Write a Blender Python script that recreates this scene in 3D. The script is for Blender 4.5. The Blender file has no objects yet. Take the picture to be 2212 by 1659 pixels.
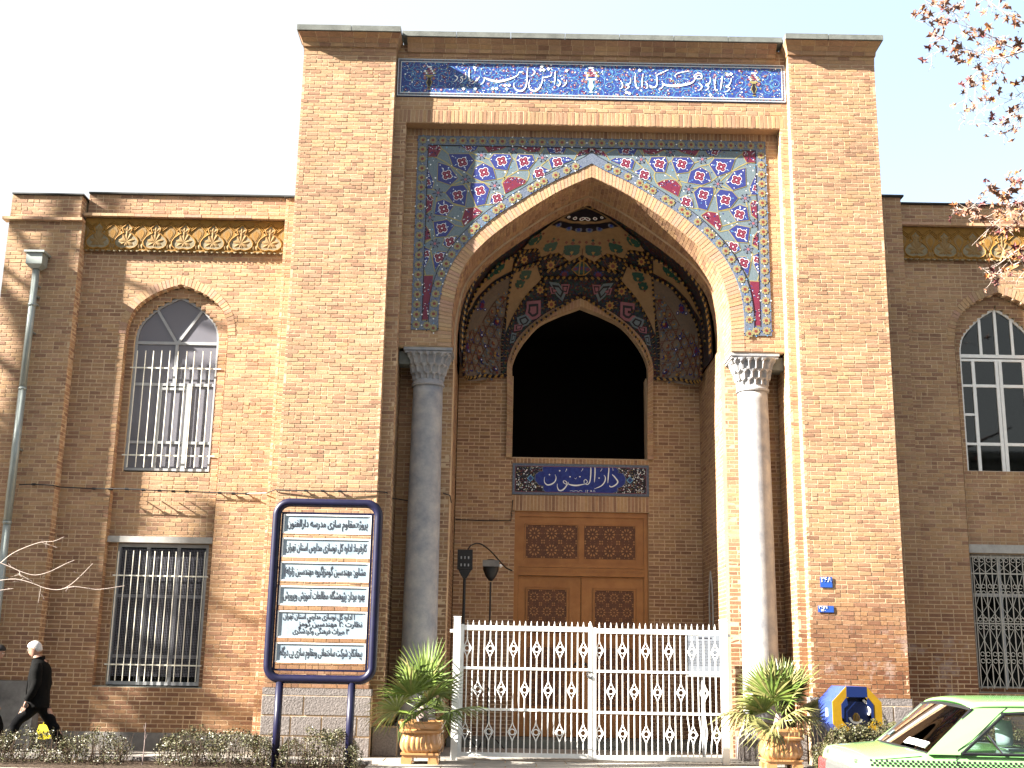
import bpy, bmesh, math, random
from mathutils import Vector, Matrix, noise
random.seed(7)
R=math.radians; PI=math.pi; sin=math.sin; cos=math.cos
sc=bpy.context.scene; col=sc.collection
# ---------------- camera ----------------
cd=bpy.data.cameras.new('camera'); cam=bpy.data.objects.new('camera',cd); col.objects.link(cam); sc.camera=cam
cd.sensor_width=36; cd.lens=36*2567/2212; cd.clip_start=.1; cd.clip_end=3000
cam.location=(0,-20.9,1.6)
cam.rotation_euler=(Matrix.Rotation(R(90+13.2),3,'X')@Matrix.Rotation(R(1.03),3,'Z')).to_euler()
# ---------------- light -----------------
SUN=Vector((3.2,1,-1.92)).normalized()           # direction the light travels
w=bpy.data.worlds.new('World'); sc.world=w; w.use_nodes=True
nt=w.node_tree; nt.nodes.clear()
sky=nt.nodes.new('ShaderNodeTexSky'); sky.sky_type='NISHITA'; sky.sun_disc=False
sky.sun_elevation=math.asin(-SUN.z); sky.sun_rotation=math.atan2(-SUN.x,-SUN.y)
sky.air_density=1.3; sky.dust_density=5.0; sky.ozone_density=1.0
bg=nt.nodes.new('ShaderNodeBackground'); bg.inputs[1].default_value=.066
ow=nt.nodes.new('ShaderNodeOutputWorld'); # sun-side haze: the sky whitens towards the sun's quarter and pales to the horizon
tc=nt.nodes.new('ShaderNodeTexCoord'); dp=nt.nodes.new('ShaderNodeVectorMath'); dp.operation='DOT_PRODUCT'; dp.inputs[1].default_value=(-.955,-.298,0)
nt.links.new(tc.outputs['Generated'],dp.inputs[0]); mr_=nt.nodes.new('ShaderNodeMapRange'); mr_.interpolation_type='SMOOTHSTEP'; nt.links.new(dp.outputs['Value'],mr_.inputs[0])
mr_.inputs[1].default_value=-.70; mr_.inputs[2].default_value=.0; mr_.inputs[3].default_value=.12; mr_.inputs[4].default_value=.95
mx_=nt.nodes.new('ShaderNodeMix'); mx_.data_type='RGBA'; mx_.inputs[7].default_value=(1.95,1.98,2.0,1)
nt.links.new(mr_.outputs[0],mx_.inputs[0]); nt.links.new(sky.outputs[0],mx_.inputs[6]); nt.links.new(mx_.outputs[2],bg.inputs[0]); nt.links.new(bg.outputs[0],ow.inputs[0])
ld=bpy.data.lights.new('sun','SUN'); ld.energy=4.6; ld.angle=R(.53); ld.color=(1,.94,.85)
sun=bpy.data.objects.new('sun',ld); col.objects.link(sun); sun.rotation_euler=SUN.to_track_quat('-Z','Y').to_euler()
vs=sc.view_settings; vs.view_transform='Standard'; vs.look='None'; vs.exposure=3.02; vs.gamma=1; vs.use_curve_mapping=False
sc.cycles.max_bounces=8; sc.cycles.diffuse_bounces=2; sc.cycles.transparent_max_bounces=12

# ---------------- materials -------------
KEEP=('white_paint','cream_paint','white_glaze','chrome','seat','paving','white_board','pale_enamel')
def mat(name,c,rough=.7,spec=.3,metal=0,var=0,scale=8,bump=0,bscale=60,c2=None,dist=.01):
    if name not in KEEP:
        c=tuple(x*.72 for x in c); c2=tuple(x*.72 for x in c2) if c2 else None
    m=bpy.data.materials.new(name); m.use_nodes=True; n=m.node_tree; b=n.nodes['Principled BSDF']
    b.inputs['Base Color'].default_value=(*c,1); b.inputs['Roughness'].default_value=rough
    b.inputs['Specular IOR Level'].default_value=spec; b.inputs['Metallic'].default_value=metal
    g=n.nodes.new('ShaderNodeNewGeometry')
    if var or c2:
        t=n.nodes.new('ShaderNodeTexNoise'); t.inputs['Scale'].default_value=scale; t.inputs['Detail'].default_value=6; t.inputs['Roughness'].default_value=.65
        n.links.new(g.outputs['Position'],t.inputs['Vector'])
        r=n.nodes.new('ShaderNodeValToRGB'); r.color_ramp.elements[0].position=.32; r.color_ramp.elements[1].position=.68
        a=c2 if c2 else tuple(x*(1-var) for x in c); d=c if c2 else tuple(min(1,x*(1+var)) for x in c)
        r.color_ramp.elements[0].color=(*a,1); r.color_ramp.elements[1].color=(*d,1)
        n.links.new(t.outputs['Fac'],r.inputs[0]); n.links.new(r.outputs[0],b.inputs['Base Color'])
    if bump:
        t=n.nodes.new('ShaderNodeTexNoise'); t.inputs['Scale'].default_value=bscale; t.inputs['Detail'].default_value=5
        n.links.new(g.outputs['Position'],t.inputs['Vector'])
        p=n.nodes.new('ShaderNodeBump'); p.inputs['Strength'].default_value=bump; p.inputs['Distance'].default_value=dist
        n.links.new(t.outputs['Fac'],p.inputs['Height']); n.links.new(p.outputs[0],b.inputs['Normal'])
    return m
def brickmat(name,cols,low=True,gloss=.75):
    m=bpy.data.materials.new(name); m.use_nodes=True; n=m.node_tree; L=n.links; b=n.nodes['Principled BSDF']
    b.inputs['Roughness'].default_value=gloss; b.inputs['Specular IOR Level'].default_value=.25
    g=n.nodes.new('ShaderNodeNewGeometry'); oi=n.nodes.new('ShaderNodeObjectInfo')
    def M(op,a,bb=None,c=None):
        q=n.nodes.new('ShaderNodeMath'); q.operation=op
        for i,v in enumerate((a,bb,c)):
            if v is None: continue
            if isinstance(v,(int,float)): q.inputs[i].default_value=v
            else: L.new(v,q.inputs[i])
        return q.outputs[0]
    f=M('FRACT',M('ADD',g.outputs['Random Per Island'],oi.outputs['Random']))
    r=n.nodes.new('ShaderNodeValToRGB'); L.new(f,r.inputs[0]); e=r.color_ramp.elements
    for i,(p,c) in enumerate(cols):
        x=e[i] if i<2 else e.new(p)
        x.position=p; x.color=(*[q*.79 for q in c],1)
    def N(s,d=5,rg=.6):
        t=n.nodes.new('ShaderNodeTexNoise'); t.inputs['Scale'].default_value=s; t.inputs['Detail'].default_value=d; t.inputs['Roughness'].default_value=rg
        L.new(g.outputs['Position'],t.inputs['Vector']); return t.outputs['Fac']
    def mix(t,fac,a,c):
        x=n.nodes.new('ShaderNodeMix'); x.data_type='RGBA'; x.blend_type=t
        if isinstance(fac,(int,float)): x.inputs[0].default_value=fac
        else: L.new(fac,x.inputs[0])
        for i,v in ((6,a),(7,c)):
            if isinstance(v,tuple): x.inputs[i].default_value=(*v,1)
            else: L.new(v,x.inputs[i])
        return x.outputs[2]
    cc=r.outputs[0]
    big=N(.55,4); mr=n.nodes.new('ShaderNodeMapRange'); L.new(big,mr.inputs[0]); mr.inputs[1].default_value=.35; mr.inputs[2].default_value=.65; mr.inputs[3].default_value=.84; mr.inputs[4].default_value=1.1
    fine=N(22,6,.7); mr2=n.nodes.new('ShaderNodeMapRange'); L.new(fine,mr2.inputs[0]); mr2.inputs[1].default_value=.3; mr2.inputs[2].default_value=.7; mr2.inputs[3].default_value=.8; mr2.inputs[4].default_value=1.16
    sc_=M('MULTIPLY',mr.outputs[0],mr2.outputs[0])
    cx=n.nodes.new('ShaderNodeCombineXYZ'); [L.new(sc_,cx.inputs[i]) for i in range(3)]
    cc=mix('MULTIPLY',1.0,cc,cx.outputs[0])
    if low:   # grime and damp towards the pavement, salt bloom on the lowest courses
        sx=n.nodes.new('ShaderNodeSeparateXYZ'); L.new(g.outputs['Position'],sx.inputs[0])
        zz=M('ADD',sx.outputs[2],M('MULTIPLY',N(.8,5),2.4))
        a=n.nodes.new('ShaderNodeMapRange'); L.new(zz,a.inputs[0]); a.inputs[1].default_value=2.6; a.inputs[2].default_value=5.4; a.inputs[3].default_value=1; a.inputs[4].default_value=0
        rx=n.nodes.new('ShaderNodeMapRange'); L.new(sx.outputs[0],rx.inputs[0]); rx.inputs[1].default_value=1.5; rx.inputs[2].default_value=5.0; rx.inputs[3].default_value=.62; rx.inputs[4].default_value=1.0
        cc=mix('MULTIPLY',M('MULTIPLY',a.outputs[0],rx.outputs[0]),cc,(.50,.36,.29))
        s=N(1.7,6,.7); s1=n.nodes.new('ShaderNodeMapRange'); L.new(s,s1.inputs[0]); s1.inputs[1].default_value=.52; s1.inputs[2].default_value=.64
        s2=n.nodes.new('ShaderNodeMapRange'); L.new(sx.outputs[2],s2.inputs[0]); s2.inputs[1].default_value=1.9; s2.inputs[2].default_value=2.6; s2.inputs[3].default_value=.8; s2.inputs[4].default_value=0
        s3=n.nodes.new('ShaderNodeMapRange'); L.new(sx.outputs[0],s3.inputs[0]); s3.inputs[1].default_value=3.5; s3.inputs[2].default_value=5.5; s3.inputs[3].default_value=.15; s3.inputs[4].default_value=1
        cc=mix('MIX',M('MULTIPLY',M('MULTIPLY',s1.outputs[0],s2.outputs[0]),s3.outputs[0]),cc,(.33,.26,.23))
    L.new(cc,b.inputs['Base Color'])
    bp_=n.nodes.new('ShaderNodeBump'); bp_.inputs['Strength'].default_value=.5; bp_.inputs['Distance'].default_value=.006
    L.new(N(45,6,.7),bp_.inputs['Height']); L.new(bp_.outputs[0],b.inputs['Normal'])
    return m
BC=[(0,(.28,.155,.095)),(1,(.46,.285,.175)),(.07,(.32,.18,.11)),(.3,(.39,.235,.135)),(.5,(.455,.28,.145)),(.68,(.38,.22,.14)),(.85,(.47,.30,.155))]
M={}
M['brick']=brickmat('brick',BC)
M['brick_pale']=brickmat('ring_brick',[(0,(.42,.25,.15)),(1,(.52,.36,.2)),(.3,(.50,.32,.17)),(.6,(.45,.27,.19))],low=False)
M['mortar']=mat('mortar',(.66,.48,.31),.9,.1,var=.18,scale=3,bump=.5,bscale=90)
M['concrete']=mat('coping_concrete',(.17,.18,.165),.85,.2,var=.25,scale=5,bump=.4)
M['granite']=mat('granite',(.21,.185,.175),.8,.25,var=.35,scale=30,bump=.7,bscale=40,dist=.02)
M['render']=mat('cement_render',(.22,.21,.20),.9,.15,var=.3,scale=4,bump=.5,bscale=30)
M['column']=mat('column_stone',(.46,.44,.42),.6,.35,c2=(.25,.26,.29),scale=4,bump=.35,bscale=50)
M['white']=mat('white_paint',(.78,.78,.75),.4,.5,var=.06,scale=12)
M['cream']=mat('cream_paint',(.70,.68,.58),.45,.4,var=.08,scale=10)
M['greypaint']=mat('grey_window_paint',(.42,.43,.44),.5,.4,var=.12,scale=6)
M['lintel']=mat('painted_lintel',(.46,.45,.42),.7,.3,var=.15,scale=9,bump=.3)
M['navy']=mat('navy_enamel',(.007,.007,.035),.4,.35,var=.25,scale=7)
M['black']=mat('black_plastic',(.012,.012,.014),.5,.4)
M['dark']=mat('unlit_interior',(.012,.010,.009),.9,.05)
M['paving']=mat('paving',(.27,.25,.22),.9,.15,var=.16,scale=3,bump=.4,bscale=30)
M['asphalt']=mat('asphalt',(.05,.05,.05),.9,.2,var=.25,scale=20,bump=.5)
M['soil']=mat('soil',(.07,.05,.035),.95,.1,var=.4,scale=12,bump=1,bscale=15,dist=.05)
M['wood']=mat('varnished_wood',(.46,.20,.055),.4,.45,c2=(.33,.13,.03),scale=3.5)
M['wooddark']=mat('dark_wood',(.13,.045,.016),.5,.4,var=.3)
M['woodlight']=mat('inlay_wood',(.46,.22,.07),.4,.45,var=.2,scale=20)
M['terracotta']=mat('glazed_terracotta',(.52,.27,.11),.22,.6,var=.12,scale=5)
M['ochre']=mat('ochre_stucco',(.36,.19,.035),.75,.25,c2=(.27,.135,.03),scale=6,bump=.3)
M['ochredark']=mat('ochre_stucco_brown',(.27,.15,.05),.8,.2,c2=(.30,.21,.10),scale=9,bump=.4)
M['stucco']=mat('pale_stucco',(.34,.29,.20),.8,.2,c2=(.22,.18,.10),scale=12,bump=.4)
M['ivory']=mat('ivory_paint',(.62,.60,.54),.6,.3,var=.1)
M['sheet']=mat('tarred_sheet',(.035,.037,.035),.6,.3,var=.3)
M['wire']=mat('dark_wire',(.15,.15,.18),.6,.3)
M['zinc']=mat('painted_zinc',(.33,.37,.35),.45,.5,metal=.3,var=.12,scale=5)
def glz(n,c,v=.12,s=14): return mat(n,c,.42,.28,var=v,scale=s)
M['t_blue']=glz('cobalt_glaze',(.035,.045,.20)); M['t_teal']=mat('teal_glaze',(.10,.155,.165),.42,.28,c2=(.20,.245,.29),scale=55)
M['t_yel']=glz('straw_glaze',(.33,.28,.11)); M['t_red']=glz('crimson_glaze',(.17,.022,.05)); M['t_pink']=glz('rose_glaze',(.33,.12,.15))
M['t_white']=glz('white_glaze',(.72,.74,.74),.05); M['t_black']=glz('black_glaze',(.015,.012,.02)); M['t_border']=mat('grey_blue_glaze',(.075,.10,.15),.42,.28,c2=(.20,.23,.30),scale=40)
M['t_brown']=glz('oxblood_glaze',(.20,.055,.04)); M['t_navy']=mat('navy_glaze',(.012,.02,.20),.42,.28,c2=(.03,.06,.33),scale=14)
M['t_green']=glz('bottle_green_glaze',(.012,.07,.05),.3,30); M['t_gold']=glz('amber_glaze',(.42,.24,.06)); M['t_lblue']=glz('sky_blue_glaze',(.12,.33,.55),.15)
M['v_cream']=mat('vault_buff',(.36,.23,.11),.6,.35,c2=(.29,.18,.085),scale=9)
M['v_net']=mat('vault_star_net',(.22,.155,.11),.5,.3,c2=(.14,.12,.10),scale=22)
M['skin']=mat('skin',(.42,.24,.17),.55,.4,var=.08); M['greyhair']=mat('grey_hair',(.62,.60,.58),.7,.3,var=.25,scale=60,bump=.8,bscale=120)
M['darkhair']=mat('dark_hair',(.012,.01,.009),.6,.3); M['jacket']=mat('black_jacket',(.005,.005,.005),.9,.08,var=.3,scale=9,bump=.5,bscale=14,dist=.02)
M['trouser']=mat('black_trousers',(.005,.005,.006),.9,.08,var=.3,scale=6,bump=.5,bscale=10,dist=.02); M['shoe']=mat('brown_shoe',(.05,.03,.025),.4,.5)
M['yellowbag']=mat('yellow_plastic',(.75,.62,.02),.4,.5)
M['palm']=mat('palm_leaf',(.19,.26,.05),.38,.5,c2=(.055,.10,.02),scale=5); M['palmdry']=mat('palm_leaf_dry',(.33,.29,.11),.5,.4,c2=(.15,.17,.05),scale=6)
M['bark']=mat('bark',(.34,.27,.25),.85,.2,c2=(.17,.12,.11),scale=25,bump=.5)
M['hedgestem']=mat('hedge_stem',(.10,.07,.05),.9,.1)
M['twig']=mat('pale_twig',(.58,.48,.42),.8,.2,var=.25,scale=30)
M['leafA']=mat('dry_leaf',(.36,.20,.12),.6,.35,c2=(.24,.10,.07),scale=9); M['leafB']=mat('orange_leaf',(.42,.17,.06),.6,.35,var=.3); M['leafC']=mat('rust_leaf',(.20,.06,.06),.6,.3,var=.3)
M['hedge']=mat('hedge_leaf',(.07,.095,.025),.45,.4,c2=(.11,.085,.045),scale=14); M['hedge2']=mat('hedge_leaf_old',(.15,.13,.05),.45,.4,c2=(.05,.045,.02),scale=18)
M['car']=mat('taxi_green_paint',(.28,.60,.21),.16,.6,var=.02); M['car'].node_tree.nodes['Principled BSDF'].inputs['Coat Weight'].default_value=.6
M['rubber']=mat('black_rubber',(.02,.02,.022),.6,.3); M['redlamp']=mat('red_lamp_plastic',(.55,.03,.03),.2,.6); M['greylamp']=mat('grey_trim',(.12,.125,.12),.3,.5)
M['seat']=mat('blue_grey_seat',(.30,.38,.44),.85,.2,var=.15); M['chrome']=mat('chrome',(.6,.6,.6),.15,.5,metal=1)
M['pblue']=mat('phone_blue',(.05,.09,.38),.35,.5,var=.15,scale=12); M['pdark']=mat('phone_navy',(.012,.03,.14),.3,.5); M['pyel']=mat('phone_yellow',(.42,.24,.008),.4,.5,var=.12)
M['platebl']=mat('enamel_plate_blue',(.03,.10,.42),.3,.5); M['board']=mat('white_board',(.20,.22,.25),.4,.5,var=.12,scale=3); M['ink']=mat('black_ink',(.03,.03,.045),.6,.3)
M['signpanel']=mat('pale_enamel',(.22,.29,.36),.25,.6,c2=(.34,.40,.43),scale=2.5)
def glass(name,tint,refl,dark):
    m=bpy.data.materials.new(name); m.use_nodes=True; n=m.node_tree; n.nodes.clear(); L=n.links
    o=n.nodes.new('ShaderNodeOutputMaterial'); t=n.nodes.new('ShaderNodeBsdfTransparent'); t.inputs[0].default_value=(*tint,1)
    g=n.nodes.new('ShaderNodeBsdfGlossy'); g.inputs['Roughness'].default_value=.03; g.inputs[0].default_value=(refl,refl,refl,1)
    f=n.nodes.new('ShaderNodeFresnel'); f.inputs[0].default_value=1.5
    x=n.nodes.new('ShaderNodeMixShader'); L.new(f.outputs[0],x.inputs[0]); L.new(t.outputs[0],x.inputs[1]); L.new(g.outputs[0],x.inputs[2]); 
    if dark:
        d=n.nodes.new('ShaderNodeBsdfDiffuse'); d.inputs[0].default_value=(*dark,1); y=n.nodes.new('ShaderNodeMixShader'); y.inputs[0].default_value=.55
        L.new(x.outputs[0],y.inputs[1]); L.new(d.outputs[0],y.inputs[2]); L.new(y.outputs[0],o.inputs[0])
    else: L.new(x.outputs[0],o.inputs[0])
    return m
M['glass']=glass('clear_glass',(.55,.6,.58),.9,None); M['frost']=glass('dusty_glass',(.3,.3,.34),.8,(.25,.245,.28)); M['carglass']=glass('car_glass',(.62,.66,.62),.9,None)

# ---------------- mesh helpers ----------
class MB:
    def __init__(s): s.v=[];s.f=[];s.m=[];s.ms=[]
    def mi(s,m):
        m=M[m] if isinstance(m,str) else m
        if m not in s.ms: s.ms.append(m)
        return s.ms.index(m)
    def add(s,vs,fs,m):
        k=len(s.v); s.v+=[tuple(v) for v in vs]; i=s.mi(m)
        for f in fs: s.f.append(tuple(k+a for a in f)); s.m.append(i)
    def box(s,x0,x1,y0,y1,z0,z1,m):
        s.add([(x0,y0,z0),(x1,y0,z0),(x1,y1,z0),(x0,y1,z0),(x0,y0,z1),(x1,y0,z1),(x1,y1,z1),(x0,y1,z1)],
              [(0,1,5,4),(1,2,6,5),(2,3,7,6),(3,0,4,7),(4,5,6,7),(3,2,1,0)],m)
    def prism(s,poly,y0,y1,m,back=True):      # poly in (x,z), front face at y0 (towards -y)
        n=len(poly); a=sum(poly[i][0]*poly[(i+1)%n][1]-poly[(i+1)%n][0]*poly[i][1] for i in range(n))
        if a<0: poly=poly[::-1]
        s.add([(x,y0,z) for x,z in poly]+[(x,y1,z) for x,z in poly],
              [tuple(range(n))]+([tuple(range(2*n-1,n-1,-1))] if back else [])+[(i,n+i,n+(i+1)%n,(i+1)%n) for i in range(n)],m)
    def tube(s,pts,rad,m,n=8,caps=True):
        pts=[Vector(p) for p in pts]; N=len(pts); rs=rad if isinstance(rad,(list,tuple)) else [rad]*N
        k=len(s.v); pv=None; ref=None
        for i,p in enumerate(pts):
            t=(pts[min(i+1,N-1)]-pts[max(i-1,0)]).normalized()
            if ref is None: ref=t.orthogonal().normalized()
            ref=(ref-t*ref.dot(t)); ref=ref.normalized() if ref.length>1e-6 else t.orthogonal().normalized()
            b=t.cross(ref)
            for j in range(n): s.v.append(tuple(p+(ref*cos(2*PI*j/n)+b*sin(2*PI*j/n))*rs[i]))
        i0=s.mi(m)
        for i in range(N-1):
            for j in range(n): s.f.append((k+i*n+j,k+i*n+(j+1)%n,k+(i+1)*n+(j+1)%n,k+(i+1)*n+j)); s.m.append(i0)
        if caps:
            s.f.append(tuple(k+j for j in range(n))[::-1]); s.m.append(i0); s.f.append(tuple(k+(N-1)*n+j for j in range(n))); s.m.append(i0)
    def rings(s,secs,m,close=True,cap=True):  # list of equal-length vertex rings
        n=len(secs[0]); vs=[v for r in secs for v in r]; fs=[]
        for i in range(len(secs)-1):
            for j in range(n if close else n-1): fs.append((i*n+j,i*n+(j+1)%n,(i+1)*n+(j+1)%n,(i+1)*n+j))
        if cap: fs.append(tuple(range(n))[::-1]); fs.append(tuple((len(secs)-1)*n+j for j in range(n)))
        s.add(vs,fs,m)
    def mesh(s,name,smooth=False):
        me=bpy.data.meshes.new(name); me.from_pydata(s.v,[],s.f); me.update()
        for m in s.ms: me.materials.append(m)
        me.polygons.foreach_set('material_index',s.m)
        if smooth: me.polygons.foreach_set('use_smooth',[True]*len(s.f))
        return me
    def build(s,name,parent=None,smooth=False,kind=None,loc=None): return link(name,s.mesh(name,smooth),parent,kind,loc)
def link(name,me,parent=None,kind=None,loc=None):
    o=bpy.data.objects.new(name,me); col.objects.link(o)
    if parent is not None: o.parent=parent
    if kind: o['kind']=kind
    if loc: o.location=loc
    return o
def thing(name,label,cat,loc=(0,0,0),group=None,rz=0):
    o=bpy.data.objects.new(name,None); col.objects.link(o); o.location=loc; o.rotation_euler=(0,0,rz); o.empty_display_size=.2
    o['label']=label; o['category']=cat
    if group:o['group']=group
    return o
def tag(o,label,cat,group=None):
    o['label']=label;o['category']=cat
    if group:o['group']=group
    return o
def spline(P,k=6):     # Catmull-Rom through tuples
    out=[]; n=len(P)
    for i in range(n-1):
        a,b,c,d=P[max(i-1,0)],P[i],P[i+1],P[min(i+2,n-1)]
        for j in range(k):
            t=j/k; out.append(tuple(.5*((2*b[q])+(-a[q]+c[q])*t+(2*a[q]-5*b[q]+4*c[q]-d[q])*t*t+(-a[q]+3*b[q]-3*c[q]+d[q])*t**3) for q in range(len(b))))
    out.append(tuple(P[-1])); return out
def lerp(z,P):         # P sorted by first coordinate
    if z<=P[0][0]: return P[0][1]
    for a,b in zip(P,P[1:]):
        if z<=b[0]: return a[1]+(b[1]-a[1])*(z-a[0])/max(1e-9,b[0]-a[0])
    return P[-1][1]
# ---------------- brick laying ----------
CH=.0765; BL=.222; J=.013
def front(Y): return lambda u,z,d:(u,Y-d,z)            # wall facing -Y
def facex(X,s): return lambda u,z,d:(X+s*d,u,z)         # wall facing s*X, u runs along Y
def sub(iv,h):
    out=[]
    for a,b in iv:
        if h[1]<=a or h[0]>=b: out.append((a,b)); continue
        if h[0]>a: out.append((a,h[0]))
        if h[1]<b: out.append((h[1],b))
    return out
def onebrick(mb,P,a,b,z0,z1,m='brick',d=0):
    f=d+random.uniform(-.0005,.0035); j=lambda: f+random.uniform(-.0014,.0014)
    e=.003; k=len(mb.v); i=mb.mi(m)
    q=lambda:random.uniform(-.0035,.0035)
    mb.v+=[P(a,z0,-.013),P(b,z0,-.013),P(b,z1,-.013),P(a,z1,-.013),P(a+e+q(),z0+e+q(),j()),P(b-e+q(),z0+e+q(),j()),P(b-e+q(),z1-e+q(),j()),P(a+e+q(),z1-e+q(),j())]
    for f_ in ((4,5,6,7),(0,1,5,4),(1,2,6,5),(2,3,7,6),(3,0,4,7)): mb.f.append(tuple(k+x for x in f_)); mb.m.append(i)
def lay(P,u0,u1,z0,z1,parent,name,holes=(),thick=.25,single=None,d=0,flip=False):
    """mortar core (the part) with its bricks on it; single(z,u)->True makes that brick an object"""
    mb=MB(); core=MB(); n=int(round((z1-z0)/CH)); ch=(z1-z0)/max(1,n); singles=[]
    run={}
    for k in range(n):
        za=z0+k*ch; zb=za+ch; zm=(za+zb)/2; iv=[(u0,u1)]
        for h in holes:
            r=h(zm)
            if r: iv=sub(iv,r)
        new={}
        for a,b in iv:
            key=(round(a,3),round(b,3)); new[key]=run.pop(key,za)
        for (a,b),zs in run.items(): corebox(core,P,a,b,zs,za,thick)
        run=new
        off=random.choice((0,.5))*BL if random.random()<.12 else (k%2)*.5*BL
        for a,b in iv:
            if b-a<.02: continue
            xs=[a]; x=math.floor((a-off)/BL)*BL+off+random.uniform(-.006,.006)
            while x<b:
                if x>a+.045 and x<b-.045: xs.append(x+random.uniform(-.006,.006))
                if random.random()<.13 and x+BL/2>a+.05 and x+BL/2<b-.05: xs.append(x+BL/2)
                x+=BL
            xs.append(b)
            for p,q in zip(xs,xs[1:]):
                l,r=(p if p==a else p+J/2),(q if q==b else q-J/2)
                if single and single(zm,(p+q)/2): singles.append((l,r,za+J/2,zb-J/2)); continue
                onebrick(mb,P,l,r,za+J/2,zb-J/2,d=d)
    for (a,b),zs in run.items(): corebox(core,P,a,b,zs,z1,thick)
    c=core.build(name,parent)
    if mb.v: mb.build('brickwork',c,kind='stuff')
    if singles:
        s=MB(); onebrick(s,lambda u,z,dd:(u*.5,-dd,z*.5),-1,1,-1,1)
        me=s.mesh('brick')
        for l,r,a,b in singles:
            o=link('brick',me,c); x,y,z=P((l+r)/2,(a+b)/2,0); o.location=(x,y-random.uniform(-.002,.003),z); o.scale=(r-l,1,b-a)
            o.rotation_euler=(random.uniform(-.02,.02),0,random.uniform(-.008,.008))
    return c
def corebox(core,P,a,b,z0,z1,t):
    d0=-.0035; vs=[P(a,z0,d0),P(b,z0,d0),P(b,z0,-t),P(a,z0,-t),P(a,z1,d0),P(b,z1,d0),P(b,z1,-t),P(a,z1,-t)]
    core.add(vs,[(0,1,5,4),(1,2,6,5),(2,3,7,6),(3,0,4,7),(4,5,6,7),(3,2,1,0)],'mortar')
def archhole(cx,prof,zb):     # prof: [(dx,z)...] from spring to apex
    pr=sorted([(z,dx) for dx,z in prof]); 
    def f(z):
        if z<zb or z>pr[-1][0]: return None
        w_=lerp(z,pr); return (cx-w_,cx+w_) if w_>.01 else None
    return f
def recthole(a,b,z0,z1): return lambda z:(a,b) if z0<=z<=z1 else None
def soldiers(P,u0,u1,z0,z1,parent,name,pitch=.077,m='brick',thick=.2):
    mb=MB(); core=MB(); corebox(core,P,u0,u1,z0,z1,thick); n=int(round((u1-u0)/pitch)); w_=(u1-u0)/n
    for i in range(n): onebrick(mb,P,u0+i*w_+J/2,u0+(i+1)*w_-J/2,z0+.004,z1-.004,m)
    c=core.build(name,parent); mb.build('brickwork',c,kind='stuff'); return c
def arclen(P):
    s=[0]
    for a,b in zip(P,P[1:]): s.append(s[-1]+math.dist(a,b))
    return s
def along(P,S,t):
    for i in range(len(P)-1):
        if t<=S[i+1]+1e-9:
            f=(t-S[i])/max(1e-9,S[i+1]-S[i]); return tuple(P[i][q]+(P[i+1][q]-P[i][q])*f for q in range(len(P[0])))
    return P[-1]
def ring(cx,pin,pout,Y0,Y1,parent,name,piece='voussoir',pitch=.076,m='brick_pale',proud=.004):
    """arch ring of radial bricks, each an object, over a mortar band"""
    band=MB(); N=60; pin=spline(pin,6); pout=spline(pout,6); Si=arclen(pin); So=arclen(pout)
    pieces=[]
    for sgn in (-1,1):
        A=[along(pin,Si,Si[-1]*i/N) for i in range(N+1)]; B=[along(pout,So,So[-1]*i/N) for i in range(N+1)]
        for i in range(N):
            q=[A[i],A[i+1],B[i+1],B[i]]; band.prism([(cx+sgn*x,z) for x,z in q],Y0+.006,Y1,'mortar')
        n=int(So[-1]/pitch)
        for i in range(n):
            t0=(i+.07)/n; t1=(i+.93)/n
            a=along(pin,Si,Si[-1]*t0); b=along(pin,Si,Si[-1]*t1); p=along(pout,So,So[-1]*t0); q=along(pout,So,So[-1]*t1)
            pieces.append([(cx+sgn*x,z) for x,z in (a,b,q,p)])
    bo=band.build(name,parent)
    for q in pieces:
        s=MB(); y=Y0-proud+random.uniform(-.003,.003); s.prism(q,y,Y0+.05,m,back=False); s.build(piece,bo)
    return bo
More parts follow.
